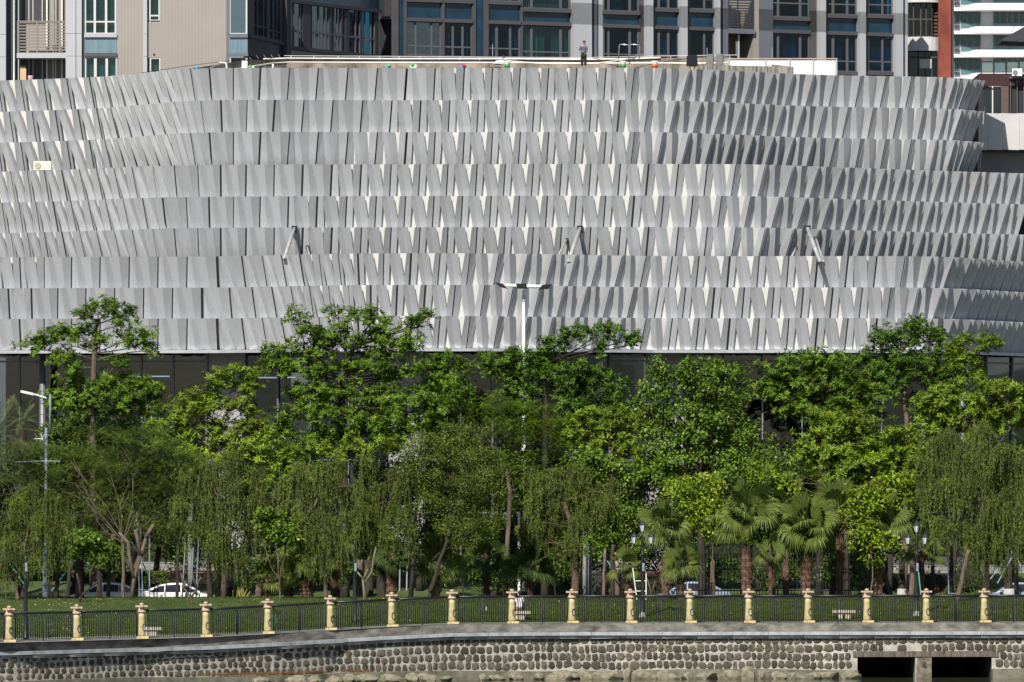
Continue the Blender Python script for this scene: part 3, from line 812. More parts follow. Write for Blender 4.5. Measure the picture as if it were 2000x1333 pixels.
# ================================================================ black lamp posts
def gz(px, D): return ground_z(X(px, D), D)
lglass = mat('frosted lantern glass', (0.50, 0.52, 0.53), rough=.35)
blkp = mat('black lamp post paint', (0.014, 0.016, 0.02), rough=.4, var=.2)
def lamp_post(px, D, top, label, heads=True, sticker=True, white_base=True):
    z = gz(px, D); H = Z(top, D) - z
    t = thing('lamp_post', label, 'lamp post', (X(px, D), D, z), 'black lamp posts along the promenade')
    mb = MB(); mb.lathe([(.13, 0), (.13, .1), (.105, .14), (.095, 1.2), (.08, H * .62), (.095, H * .62 + .03), (.085, H * .62 + .08), (.07, H * .62 + .12), (.07, H * .74), (.09, H * .75), (.06, H * .78), (.045, H * .82), (.04, H * .87)], n=14)
    mb.build('pole', blkp, t, local=True, smooth=True)
    if white_base:
        mb = MB(); mb.box(-.17, .17, -.17, .17, 0, .08); mb.lathe([(.16, .08), (.14, .22), (.11, .24)], n=10)
        mb.build('base_flange', mat('chipped white paint', (0.45, 0.45, 0.46), rough=.8, scale=14, col2=(0.05, 0.05, 0.06)), t, local=True)
    if heads:
        for dx, zz_ in ((0, H * .855), (-.42, H * .735), (.42, H * .735)):
            lb = MB(); lb.lathe([(.05, 0), (.075, .03), (.085, .07), (.15, .36)], (dx, 0, zz_), 6); hd = lb.build('lantern', lglass, t, local=True)
            cb = MB(); cb.lathe([(.19, .36), (.195, .38), (.13, .46), (.05, .52), (.02, .56), (.012, .62)], (dx, 0, zz_), 6); cb.build('lantern_roof', M['black'], hd, local=True)
            bb = MB(); bb.lathe([(.03, -.08), (.055, -.02), (.06, .03)], (dx, 0, zz_), 8)
            for k in range(6):
                a = 2 * math.pi * k / 6
                bb.tube([(dx + .085 * math.cos(a), .085 * math.sin(a), zz_ + .06), (dx + .152 * math.cos(a), .152 * math.sin(a), zz_ + .37)], .008, 4)
            bb.build('lantern_cage', M['black'], hd, local=True)
        for s_ in (-1, 1):
            ab = MB(); pts = [(s_ * (.06 + .4 * k / 10), 0, H * .705 - .16 * math.sin(math.pi * k / 10) + .03 * k / 10) for k in range(11)]
            ab.tube(pts, .018, 6)
            pts = [(s_ * (.22 + .09 * math.cos(a)), 0, H * .70 + .07 * math.sin(a)) for a in [k * .7 for k in range(10)]]
            ab.tube(pts, .012, 5); ab.build('scroll_arm', M['black'], t, local=True, smooth=True)
    if sticker:
        mb = MB(); zc = Z(1108, D) - z; mb.box(-.02, .09, -.125, -.105, zc - .20, zc + .20); mb.build('notice_strip', mat('pale notice strip', (0.16, 0.20, 0.24), rough=.6, var=.4, scale=12), t, local=True)
    return t
lamp_post(1255, 324, 1011, 'black three lantern lamp post in front of the leaning tree and fan palm')
lamp_post(1790, 325, 1013, 'black three lantern lamp post right of the palms, before the drooping tree')
lamp_post(50, 305, 1060, 'black lamp post at the left edge whose top is lost in foliage', heads=False, white_base=False)
lamp_post(693, 320, 1030, 'black lamp post among dark palm trunks, its top hidden by drooping branches', heads=False, white_base=False)

# ================================================================ floodlight mast
fm = thing('floodlight_mast', 'tall white mast with three floodlights rising before the panelled facade', 'floodlight', (X(1023, 362), 362, gz(1023, 362)))
mb = MB(); D = 362; zt_ = Z(568, D) - fm.location.z
mb.lathe([(.125, 0), (.12, 3), (.095, zt_ - 1.3), (.085, zt_ - .6), (.09, zt_ - .58), (.095, zt_)], n=14); mb.build('mast', M['white'], fm, local=True, smooth=True)
mb = MB(); mb.lathe([(.105, zt_ - .62), (.105, zt_ - .25)], n=14); mb.build('collar', M['steel'], fm, local=True)
def fp(px, py, d=0): v = P(px, py, D + d); return v - fm.location
mb = MB(); mb.tube([fp(986, 557), fp(1004, 558.5), fp(1023, 559.5), fp(1045, 560), fp(1066, 559)], [.06, .1, .09, .1, .06], 8); mb.build('cross_arm', M['white'], fm, local=True, smooth=True)
led = mat('led array', (0.30, 0.30, 0.27), rough=.3, var=.2, scale=30)
for px, py, w, ry, sh in ((979, 558, .46, 14, .18), (1019, 559.5, .58, 0, .05), (1065, 561, .58, -5, -.16)):
    c = fp(px, py, -.35); h = .14
    mb = MB(); 
    def q(u, v, d): return (c.x + u * w + sh * v * .8, c.y + d + v * .35, c.z - v * h * 1.0 - u * math.sin(R(ry)) * w)
    mb.hexa([q(-.5, .9, 0), q(.5, .9, 0), q(.5, .9, .1), q(-.5, .9, .1)], [q(-.5, -.9, -.25), q(.5, -.9, -.25), q(.5, -.9, -.13), q(-.5, -.9, -.13)])
    hd = mb.build('floodlight_head', M['steel'], fm, local=True)
    mb = MB(); mb.quad(q(-.38, .7, -.03), q(.38, .7, -.03), q(.38, -.6, -.24), q(-.38, -.6, -.24)); mb.build('led_panel', led, hd, local=True)

stdk = mat('dull blue grey mast paint', (0.15, 0.17, 0.20), rough=.6, var=.15)
# second mast with street lamp arm and small wind turbine on the left
wt = thing('solar_lamp_mast', 'grey lamp mast on the left with white lamp arm and small three bladed wind turbine', 'lamp post', (X(90, 346), 346, gz(90, 346)))
D = 346; mb = MB(); z = wt.location.z
mb.lathe([(.20, 0), (.20, 2.3), (.17, 2.35), (.13, 2.5), (.085, 6), (.075, Z(836, D) - z)], n=12); mb.build('mast', stdk, wt, local=True, smooth=True)
mb = MB()
for k in range(9):
    for j in (-1, 1): mb.box(j * .05 - .03, j * .05 + .03, -.215, -.2, 1.0 + k * .13, 1.07 + k * .13)
mb.build('vent_slot', M['dark'], wt, local=True, kind='stuff')
def wp(px, py, d=0): return P(px, py, D + d) - wt.location
mb = MB(); mb.tube([wp(98, 770), wp(98, 800), wp(97, 850)], .06, 10); mb.build('upper_pole', stdk, wt, local=True, smooth=True)
mb = MB(); mb.tube([wp(90, 778), wp(72, 772), wp(60, 769)], .04, 8); mb.build('lamp_arm', M['white'], wt, local=True)
mb = MB(); c = wp(51, 767); mb.hexa([(c.x - .3, c.y - .12, c.z), (c.x + .4, c.y - .12, c.z - .16), (c.x + .4, c.y + .12, c.z - .16), (c.x - .3, c.y + .12, c.z)], [(c.x - .26, c.y - .1, c.z + .12), (c.x + .4, c.y - .1, c.z - .02), (c.x + .4, c.y + .1, c.z - .02), (c.x - .26, c.y + .1, c.z + .12)]); mb.build('lamp_head', M['steel'], wt, local=True)
hub = wp(82, 857, -.3)
for a in (60, 182, 300):
    mb = MB(); mb.tube([hub, hub + Vector((.42 * math.cos(R(a)), -.02, .42 * math.sin(R(a))))], [.035, .018], 5); mb.build('turbine_blade', M['steel'], wt, local=True)
mb = MB(); mb.tube([hub + Vector((0, -.05, 0)), hub + Vector((0, .3, 0))], .05, 8); mb.build('turbine_hub', M['white'], wt, local=True)
mb = MB(); mb.tube([wp(30, 903), wp(60, 902), wp(90, 901), wp(118, 902)], .045, 6); mb.build('lower_arm', stdk, wt, local=True)
# yellow and white signs on the central pole
sg = thing('sign_pole', 'slim white pole carrying traffic signals behind the drooping trees in the middle', 'pole', (X(1014, 356), 356, gz(1014, 356)))
mb = MB(); mb.lathe([(.08, 0), (.07, Z(1000, 356) - sg.location.z)], n=10); mb.build('pole', M['white'], sg, local=True)
mb = MB(); v = P(1010, 1036, 355.8) - sg.location; mb.box(v.x - .12, v.x + .12, v.y - .05, v.y, v.z - .25, v.z + .25); mb.build('sign_plate', mat('yellow sign', (0.6, 0.45, 0.05), rough=.5), sg, local=True)
mb = MB(); v = P(1024, 1012, 355.8) - sg.location; mb.box(v.x - .14, v.x + .14, v.y - .14, v.y, v.z - .45, v.z + .45); sgl = mb.build('signal_head', M['black'], sg, local=True)
for k in range(3):
    mb = MB(); mb.lathe([(.09, 0), (.09, .02)], n=12); o = mb.build('signal_lens', M['grey'], sgl, local=True); o.rotation_euler = (R(90), 0, 0); o.location = (v.x, v.y - .14, v.z + (k - 1) * .27)

# ================================================================ benches
bst = mat('pale bench stone', (0.36, 0.32, 0.28), rough=.85, scale=6, col2=(0.48, 0.43, 0.38), bump=.2)
def bench(px, D, w, label, double=False):
    t = thing('stone_bench', label, 'bench', (X(px, D), D, gz(px, D)), 'low stone benches on the promenade')
    mb = MB(); mb.box(-w/2, w/2, -.2, .2, .30, .44); mb.build('seat_slab', bst, t, local=True)
    for s_ in ((-.18, .18) if double else (0,)):
        mb = MB(); ww = .14 if double else .24; mb.box(s_ - ww + (0 if double else -.05), s_ + ww, -.13, .13, -.1, .30); mb.build('leg', bst, t, local=True)
bench(297, 310, .95, 'small pale stone bench behind the third pillar on the left')
bench(1016, 322, 1.0, 'pale stone bench with a seated person behind the ninth pillar')
bench(1648, 323.6, 1.12, 'low wide stone bench left of the fifteenth pillar', True)
# grey rounded rock, little bollard lamp, white marker pegs, teal bottle
rk = boulder(21, -7.5, .3, .2, -.2, 9); rk.location.z = gz(10, 312) + .05; rk.name = 'garden_rock'; rk.data.name = 'garden_rock'; tag(rk, 'small grey rock on the grass at the far left edge', 'rock')
lb = thing('bollard_light', 'small cream bollard light on the grass left of the fan palms', 'lamp', (X(490, 341), 341, gz(490, 341)))
mb = MB(); mb.box(-.08, .08, -.08, .08, .0, .4); mb.build('body', M['grey'], lb, local=True)
mb = MB(); mb.box(-.082, .05, -.083, .0, .08, .36); mb.build('diffuser', mat('cream diffuser', (0.65, 0.55, 0.35), rough=.4), lb, local=True)
for px, D, w_ in ((1504, 323.5, 'between the thirteenth and fourteenth pillars'), (1973, 324, 'right of the last full pillar'), (950, 326, 'left of the seated person')):
    mb = MB(); z = gz(px, D); mb.box(X(px, D) - .02, X(px, D) + .02, D, D + .04, z, z + .22)
    tag(mb.build('marker_peg', M['white']), f'short white peg in the lawn {w_}', 'peg', 'white marker pegs in the lawn')
tb = MB(); z = gz(538, 318); tb.lathe([(.03, 0), (.04, .05), (.035, .5), (.015, .55)], (X(538, 318), 318, z), 8)
tag(tb.build('sprinkler_post', mat('teal plastic', (0.01, 0.16, 0.17), rough=.4), smooth=True), 'short teal irrigation post behind the railing, right of the fifth pillar', 'post')

# ================================================================ cars
carw = mat('white car paint', (0.72, 0.73, 0.74), rough=.22, spec=.6)
cglass = mat('dark car glass', (0.012, 0.015, 0.02), rough=.08, spec=.8)
rubber = mat('tyre rubber', (0.02, 0.02, 0.02), rough=.8)
chrome = mat('alloy', (0.5, 0.5, 0.52), rough=.3, metal=.8)
hlm = mat('headlight lens', (0.35, 0.38, 0.42), rough=.12)
def car(px, D, face, label, paint, cat='car', low=0.0):
    L = 4.6
    t = thing('parked_car', label, cat, (X(px, D), D, gz(px, D)), 'cars parked beyond the lawn')
    f = face
    body = [(-2.28,.30),(-2.3,.55),(-2.26,.78),(-2.12,.92),(-1.75,.97),(-1.0,.94),(0,.92),(.75,.92),(1.2,.90),(1.75,.80),(2.12,.68),(2.28,.55),(2.3,.36),(2.2,.24),(1.72,.22),(1.66,.45),(1.45,.58),(1.2,.58),(1.0,.45),(.94,.22),(-.94,.22),(-1.0,.45),(-1.2,.58),(-1.45,.58),(-1.66,.45),(-1.72,.22),(-2.2,.24)]
    def extr(prof, hw_of, m, name, parent=t):
        mb = MB(); n = len(prof)
        vs = []
        for sgn in (-1, 1):
            for (x, z) in prof: vs.append((x * f, sgn * hw_of(x, z), z))
        # rounded shoulder ring
        fs = [(i, (i + 1) % n, n + (i + 1) % n, n + i) for i in range(n)]
        fs += [tuple(range(n)), tuple(range(n, 2 * n))[::-1]]
        mb.add(vs, fs); return mb.build(name, m, parent, local=True, recalc=True)
    hw = lambda x, z: (.90 - .10 * max(0, (abs(x) - 1.6)) ** 1.3 - .10 * max(0, (z - .75)) - .03 * abs(z - .55))
    bo = extr(body, hw, paint, 'body')
    cab = [(-1.95,.94),(-1.55,1.16),(-1.05,1.35),(-.5,1.44),(.0,1.445),(.35,1.39),(.8,1.16),(1.22,.90)]
    hw2 = lambda x, z: .79 - .38 * max(0, (z - .92)) ** 1.1
    cb = extr(cab + [(1.22, .85), (-1.95, .85)], hw2, paint, 'cabin')
    win = [[(-1.62,.97),(-1.3,1.17),(-.95,1.30),(-.80,1.32),(-.80,.97)], [(-.75,.97),(-.75,1.325),(-.3,1.365),(.05,1.36),(.05,.97)], [(.12,.96),(.12,1.36),(.33,1.32),(.62,1.16),(.98,.94)]]
    for w_ in win:
        for sgn in (-1, 1):
            mb = MB(); mb.add([(x * f, sgn * (hw2(x, z) + .006), z) for x, z in w_], [tuple(range(len(w_)))]); mb.build('side_window', cglass, t, local=True)
    def scr(p, q, nm):
        mb = MB(); a = [(p[0] * f, -s_ * (hw2(*p) - .06), p[1] + .015) for s_ in (1, -1)]; b = [(q[0] * f, -s_ * (hw2(*q) - .04), q[1] + .015) for s_ in (1, -1)]
        dx = .02 * f * (1 if nm == 'windscreen' else -1)
        a = [(u + dx, v, w) for u, v, w in a]; b = [(u + dx, v, w) for u, v, w in b]
        mb.quad(a[0], a[1], b[1], b[0]); mb.build(nm, cglass, t, local=True)
    scr((.38, 1.37), (1.16, .93), 'windscreen'); scr((-1.08, 1.33), (-1.85, .99), 'rear_window')
    for x in (-1.33, 1.33):
        for sgn in (-1, 1):
            mb = MB(); mb.lathe([(.2, 0), (.31, 0), (.325, .03), (.325, .19), (.31, .2), (.2, .2)], n=18); w_ = mb.build('wheel', rubber, t, local=True); w_.rotation_euler = (R(90), 0, 0); w_.location = (x * f, sgn * .78 + .1, .32)
            mb = MB(); mb.lathe([(.19, -.004), (.05, .03), (.05, .17), (.19, .204)], n=10); mb.build('rim', chrome, w_, local=True)
    for sgn in (-1, 1):
        mb = MB(); mb.hexa([(.78*f, sgn*.86, .95), (.98*f, sgn*.86, .95), (.96*f, sgn*1.03, .95), (.80*f, sgn*1.03, .95)], [(.80*f, sgn*.86, 1.07), (.97*f, sgn*.86, 1.05), (.94*f, sgn*1.02, 1.05), (.82*f, sgn*1.02, 1.08)]); mb.build('wing_mirror', paint, t, local=True, recalc=True)
        mb = MB(); mb.add([(1.75*f, sgn*(hw(1.75,.7)+.01), .66), (2.2*f, sgn*(hw(2.2,.6)+.01), .58), (2.2*f, sgn*(hw(2.2,.6)+.01), .50), (1.85*f, sgn*(hw(1.85,.6)+.01), .56)], [(0,1,2,3)]); mb.build('headlight', hlm, t, local=True)
        for xh in (-1.05, .02):
            mb = MB(); mb.box(min(xh*f, (xh+.2)*f), max(xh*f, (xh+.2)*f), sgn*.885 - .015, sgn*.885 + .015, .79, .82); mb.build('door_handle', chrome, t, local=True)
    return t
car(352, 346.0, 1, 'white saloon car facing right, parked behind the forked sapling', carw)
car(205, 347.0, -1, 'white saloon car facing left, partly hidden behind dark tree trunks', carw)
blue = mat('pale blue silver car paint', (0.30, 0.36, 0.45), rough=.22, metal=.4)
car(1985, 347.5, -1, 'pale blue silver car at the right edge of the photo under the trees', blue)
car(1345, 350, -1, 'pale blue grey car glimpsed behind the palms and the tall black bar fence', blue)
# ================================================================ tall black bar fence behind the palms
tf = thing('bar_fence', 'tall black bar fence standing behind the fan palms on the right', 'fence', (X(1510, 341), 341, .2))
fbm = MB(); fbm.box(-.018, .018, -.018, .018, 0, 3.1); fb_me = mk('bar', fbm, M['black'])
xx = 1322
while xx < 1700:
    z = gz(xx, 341) - .1
    o = bpy.data.objects.new('bar', fb_me); COL.objects.link(o); o.parent = tf; o.location = Vector((X(xx, 341), 341, z)) - tf.location
    xx += 6.2
for zz_ in (.9, 2.0):
    mb = MB(); mb.box(X(1320, 341), X(1700, 341), 340.98, 341.02, zz_ + .3, zz_ + .36); mb.build('cross_rail', M['black'], tf)
for q in (1322, 1385, 1448, 1511, 1574, 1637, 1698):
    mb = MB(); mb.box(X(q, 341) - .05, X(q, 341) + .05, 340.95, 341.05, .1, 3.4); mb.build('fence_post', M['black'], tf)

# low block walls and steps beyond the road
blk = mat('pale grey block', (0.17, 0.165, 0.16), rough=.9, scale=3, col2=(0.25, 0.24, 0.23))
objrand(blk, .12)
def block_wall(x0, x1, y0, y1, D, label):
    t = thing('block_wall', label, 'wall', (X((x0 + x1) / 2, D), D, Z(y1, D)))
    z0, z1 = Z(y1, D), Z(y0, D); rows = max(2, int(round((z1 - z0) / .22))); rh = (z1 - z0 - .06) / rows
    mb = MB(); mb.box(X(x0, D), X(x1, D), D + .03, D + .3, z0 - .3, z1 - .06); mb.build('core', mortar, t)
    mb = MB(); mb.box(X(x0, D) - .03, X(x1, D) + .03, D - .04, D + .34, z1 - .06, z1); mb.build('capping', blk, t)
    L = X(x1, D) - X(x0, D); bw = .62; me = None; n = int(L / bw)
    bm_ = MB(); bm_.box(0, bw - .02, 0, .05, 0, rh - .018); me = mk('block', bm_, blk)
    for r in range(rows):
        for k in range(n + 1):
            xx = X(x0, D) + k * bw + (bw / 2 if r % 2 else 0)
            if xx + bw > X(x1, D) + .1: continue
            o = bpy.data.objects.new('block', me); COL.objects.link(o); o.parent = t; o.location = Vector((xx, D - .02, z0 + r * rh)) - t.location
block_wall(270, 420, 1098, 1116, 372, 'low pale block wall below the clipped hedge on the left')
block_wall(440, 520, 1100, 1122, 372, 'low pale block wall behind the spiky plant on the left')
block_wall(1195, 1320, 1092, 1122, 372, 'pale block retaining wall behind the leaning trunk in the middle')
block_wall(1740, 2010, 1104, 1138, 372, 'long pale block wall behind the red shrubs on the right')
stt = thing('stone_steps', 'flight of pale stone steps with side walls behind the middle palms', 'steps', (X(795, 366), 366, .2))
stm = mat('pale step stone', (0.36, 0.34, 0.31), rough=.85, var=.15, scale=4)
for k in range(8):
    D = 364 + k * .38; mb = MB(); mb.box(X(768, 364), X(825, 364), D, D + .42, .2, .2 + (k + 1) * .16); mb.build('step', stm, stt)
mb = MB(); mb.box(X(768, 367), X(826, 367), 367.2, 367.5, .2, Z(1108, 367)); mb.build('riser_wall', blk, stt)
for px in (771, 780, 794):
    mb = MB(); mb.tube([P(px, 1165, 362), P(px + 2, 1070, 362)], .045, 8); mb.build('support_pole', M['steel'], stt)
# dark green utility box and pale gate pillars in the middle
ub = thing('utility_cabinet', 'dark green utility cabinet behind the tenth yellow pillar', 'cabinet', (X(1172, 350), 350, gz(1172, 350)))
mb = MB(); mb.box(-.45, .45, -.3, .3, 0, Z(1122, 350) - ub.location.z); mb.build('cabinet_body', mat('dark green cabinet paint', (0.015, 0.022, 0.014), rough=.5), ub, local=True)
mb = MB(); mb.box(-.49, .49, -.34, .34, Z(1122, 350) - ub.location.z, Z(1119, 350) - ub.location.z); mb.build('cabinet_roof', mat('dark green cabinet paint', (0.015, 0.022, 0.014)), ub, local=True)
mb = MB(); mb.box(-.01, .01, -.306, -.299, .1, 1.1); mb.build('door_seam', M['joint'], ub, local=True)
wsh = mat('off white painted column', (0.22, 0.22, 0.23), rough=.7, var=.25, scale=2)
for px, D, y0, w, lab in ((1142, 352, 1010, .13, 'leaning pale column behind the trees, left of the utility cabinet'), (1152, 353, 1030, .12, 'second slim pale column just left of the utility cabinet'), (372, 352, 960, .15, 'grey round pole with dark bands behind the second white car')):
    c = thing('round_pole', lab, 'pole', (X(px, D), D, gz(px, D)))
    mb = MB(); H = Z(y0, D) - c.location.z; mb.lathe([(w, 0), (w * .9, H * .5), (w * .8, H)], n=12); mb.build('pole', wsh, c, local=True, smooth=True)
    mb = MB(); mb.lathe([(w * 1.15, 0), (w * 1.15, .3)], n=12); mb.build('foot', M['concrete'], c, local=True)
# white A frame ladder beside the lamp post
ld = thing('stepladder', 'white frame ladder leaning behind the middle lamp post', 'ladder', (X(1251, 331), 331, gz(1251, 331)))
for a, b, c_, d_ in ((1244, 1172, 1236, 1110), (1262, 1172, 1262, 1120)):
    mb = MB(); mb.tube([P(a, b, 331), P(c_, d_, 331)], .025, 6); mb.build('rail', M['white'], ld)
for y in (1155, 1135): mb = MB(); mb.tube([P(1241, y, 331), P(1262, y, 331)], .02, 6); mb.build('rung', M['white'], ld)

# tree props: galvanised tripods and green poles
def prop(pts, D, m, lab, r=.035):
    t = thing('tree_prop', lab, 'support pole', (X(pts[0][0], D), D, gz(pts[0][0], D)), 'poles propping up young trees')
    for a, b, c_, d_ in pts:
        mb = MB(); mb.tube([P(a, b, D), P(c_, d_, D + .3)], r, 7); mb.build('prop_pole', m, t)
grn = mat('green bamboo pole paint', (0.03, 0.26, 0.16), rough=.5, var=.2)
stl2 = mat('blue grey prop paint', (0.16, 0.20, 0.25), rough=.5)
prop([(272, 1168, 268, 1020), (279, 1168, 274, 1030), (292, 1168, 292, 1040), (270, 1152, 294, 1154)], 343, stl2, 'blue grey tripod props around a trunk between the two white cars')
prop([(356, 1166, 362, 1060), (372, 1166, 378, 1068), (383, 1166, 388, 1050), (356, 1152, 388, 1152)], 343, stl2, 'blue grey tripod props in front of the second white car')
prop([(292, 1128, 256, 1055)], 345, grn, 'bright green pole slanting down behind the forked tree on the left')
prop([(46, 1140, 4, 1080)], 335, grn, 'green pole slanting through the foliage at the far left')
prop([(101, 1155, 133, 1112)], 343, grn, 'pale green pole slanting up beside the leftmost car')
prop([(1198, 1112, 1172, 1078)], 345, grn, 'green pole slanting left of the utility cabinet')
prop([(1799, 1165, 1794, 1118)], 336, grn, 'green pole just right of the right hand lamp post')
prop([(1934, 1132, 1966, 1090), (1948, 1140, 1976, 1090), (2000, 1120, 1984, 1086)], 342, stl2, 'dark tripod props around the white washed trunk on the right')
prop([(1854, 1180, 1850, 1060), (1874, 1180, 1878, 1070), (1852, 1160, 1876, 1160)], 334, stl2, 'pale blue frame props between two dark trunks on the right')

# ================================================================ roof of the panelled building
rf = MB()
roofm = mat('brown grey roof membrane', (0.13, 0.11, 0.095), rough=.9, scale=.5, col2=(0.18, 0.155, 0.135), stretch=(.3, 3, 1))
def zroof(D): return 31.9 + max(0, D - 402) * .075
cols = []
for px in list(range(-60, 1921, 30)):
    d0 = interp(T1, px) + .9; x = X(px, d0); far = 424 if 380 < px < 1500 else 418
    cols.append(((x, d0, 31.95), (x * 1.02, (d0 + far) / 2, 31.95 + (zroof(far) - 31.95) * .5 if 330 < px < 1540 else 31.9), (x * 1.04, far, zroof(far) if 330 < px < 1540 else 31.85)))
for a, b in zip(cols, cols[1:]):
    rf.quad(a[0], b[0], b[1], a[1]); rf.quad(a[1], b[1], b[2], a[2])
rf.build('roof_deck', roofm, mall)
par = mat('stained parapet concrete', (0.06, 0.052, 0.042), rough=.95, scale=.9, col2=(0.34, 0.29, 0.23), bump=.3, stretch=(1, 1, .8), detail=8)
ptD = [(340,138.5,411,0),(395,131,413,.3),(460,121,417,.5),(515,116.5,421,.8),(560,115,423,1),(760,116,423,1),(1000,116,422,1),(1140,117.2,421,1),(1230,116,421,1),(1290,113.8,420,1),(1420,112.5,418,1),(1450,116,417,1),(1490,124,415,1),(1540,130,412,1)]
mb = MB(); hb = MB()
for (a, ya, Da, _), (b, yb, Db, _2) in zip(ptD, ptD[1:]):
    A, B2 = P(a, ya, Da), P(b, yb, Db); hh = .55
    mb.hexa([(A.x, A.y, A.z - 2), (B2.x, B2.y, B2.z - 2), (B2.x, B2.y + .3, B2.z - 2), (A.x, A.y + .3, A.z - 2)], [(A.x, A.y, A.z), (B2.x, B2.y, B2.z), (B2.x, B2.y + .3, B2.z), (A.x, A.y + .3, A.z)])
mb.build('parapet', par, mall)
whp = mat('white pvc pipe', (0.70, 0.68, 0.62), rough=.5, var=.05)
def pipe_run(pts, r, m, label, name='pipe_run', sides=6):
    v0 = P(*pts[0]); t = MB(); t.tube([P(*p) for p in pts], r, sides); o = t.build(name, m, smooth=True); return tag(o, label, 'pipe')
pipe_run([(a, y - .6, D - .1) for a, y, D, _ in ptD[3:10]], .055, whp, 'upper white pipe running along the roof parapet')
pipe_run([(470,133.5,410),(500,129,414),(535,123.5,419),(560,122.3,421),(760,122.6,421),(1000,123,420.5),(1140,124,419.5),(1300,123.6,418.5),(1345,124.4,418),(1440,123,417)], .05, whp, 'lower white pipe running along the foot of the roof parapet')
pipe_run([(978,117,420),(1010,121,418),(1050,124,417),(1160,125,416.5)], .04, whp, 'white pipe dropping from the parapet near the grey machine')
pipe_run([(1165,124.6,417),(1190,121,417.5),(1220,116.5,418.5),(1240,114.4,419)], .045, whp, 'pale pipe sloping up to the parapet right of the standing man')
pipe_run([(443,141,404),(442.5,126,405),(440,123.5,405),(432,122.6,405),(428,122.8,405.2)], .05, whp, 'cream pipe bent like a hook at the left of the roof')
pipe_run([(404,137,405),(420,129,407),(436,124.5,410)], .03, M['steel'], 'thin steel pipe sloping up the left parapet')
pipe_run([(533,137,404),(533,125.5,404)], .06, whp, 'short white vent pipe standing on the roof left of centre')
# thin guard wire above the parapet
gw = thing('guard_wire', 'thin guard wire on short posts above the roof parapet', 'railing', P(900, 115, 422.5))
mb = MB(); mb.tube([P(555, 109.3, 423), P(760, 110.5, 423), P(1000, 112.3, 422), P(1140, 113, 421), P(1250, 110.5, 420), P(1440, 107.8, 418)], .018, 4); mb.build('wire', whp, gw)
for x, y in ((568,109.5),(613,109.8),(660,110),(702,110.2),(741,110.4),(780,110.6),(820,111),(859,111.3),(898,111.6),(937,112),(977,112.3),(1272,110),(1310,109.4),(1348,109),(1425,108)):
    mb = MB(); mb.tube([P(x, y, 422), P(x, y + 6.5, 422)], .02, 4); mb.build('post', M['white'], gw)
for i in range(8):
    x = 340 + i * 28; mb = MB(); y = interp([(300,141),(395,127),(460,117),(560,110)], x); 
for x0, y0, x1, y1 in ((487,112,491,116),(501,108.5,505,113.5),(515,107.5,519,112),(529,107,533,112),(544,106.5,547,111.5)):
    mb = MB(); mb.tube([P(x0, y0, 419), P(x1, y1 + 1.5, 419)], .015, 4); mb.build('spike', M['steel'], gw)
for k, (xa, ya, xb, yb) in enumerate(((250,147,447,119), (310,144,545,112))):
    mb = MB(); n = 8; mb.tube([P(lerp(xa, xb, i / n), lerp(ya, yb, i / n) + 2.5 * math.sin(math.pi * i / n) * (1 if k else -.5), lerp(407, 417, i / n)) for i in range(n + 1)], .016, 4)
    tag(mb.build('cable', M['black'], smooth=True), ('lower' if k else 'upper') + ' slack black cable strung along the left end of the roof', 'cable')
# flood lamps lying on the roof
def roof_lamp(px, py, D, w, rot, lab, face=True):
    t = thing('roof_floodlight', lab, 'floodlight', (X(px, D), D, Z(py, D) - .45), 'floodlights on the roof')
    mb = MB(); mb.hexa([(-w, -.2, .1), (w, -.2, .1), (w, .25, .1), (-w, .25, .1)], [(-w*.85, -.05, .8), (w*1.05, -.05, .8), (w*1.05, .25, .75), (-w*.85, .25, .75)]); o = mb.build('housing', M['black'], t, local=True)
    if face:
        for x0, x1 in ((-.72, -.28), (-.1, .78)):
            mb = MB(); mb.quad((x0*w - .02, -.18, .25), (x1*w, -.18, .25), (x1*w + .05*w, -.07, .72), (x0*w + .06*w, -.07, .72)); mb.build('lens', mat('reflective lamp lens', (0.8, 0.82, 0.85), rough=.25), t, local=True)
    mb = MB(); mb.box(-w*.6, -w*.5, -.04, .04, -.4, .1); mb.box(w*.5, w*.6, -.04, .04, -.4, .1); mb.build('bracket', M['black'], t, local=True)
    t.rotation_euler = (0, 0, R(rot))
roof_lamp(477, 128, 404.5, .22, 8, 'black floodlight with two bright lenses at the left of the roof')
roof_lamp(1352, 119, 411, .3, 25, 'low black floodlight lying left of the roof upstand', False)
roof_lamp(1386, 117, 410, .22, -10, 'upright black floodlight, left one of the pair on the roof', False)
roof_lamp(1405, 117, 410, .22, -10, 'upright black floodlight, right one of the pair on the roof', False)
# stained upstand and white hoarding at the right of the roof
us = MB(); A = P(1366, 127, 408); B2 = P(1550, 131, 410)
us.hexa([(A.x, A.y, 31.5), (B2.x, B2.y, 31.3), (B2.x, B2.y + 4, 31.3), (A.x, A.y + 4, 31.5)], [(A.x, A.y, A.z), (B2.x, B2.y, B2.z), (B2.x, B2.y + 4, B2.z), (A.x, A.y + 4, A.z)])
us.build('upstand', mat('black streaked concrete', (0.05, 0.047, 0.04), rough=.95, scale=2.2, col2=(0.36, 0.34, 0.30), stretch=(3, 1, .25), detail=8), mall)
hd = thing('hoarding', 'white metal hoarding of framed panels at the right end of the roof', 'hoarding', P(1530, 148, 414))
whm = mat('white corrugated sheet', (0.66, 0.67, 0.68), rough=.5, var=.04, scale=1)
for k, (a, b) in enumerate(((1424, 1494), (1497, 1541), (1544, 1587), (1590, 1632))):
    ya = 115.6; mb = MB(); c, d = P(a, ya, 414), P(b, ya, 414); mb.box(c.x, d.x, 414, 414.05, 30.8, c.z - .06); mb.build('sheet_panel', whm, hd)
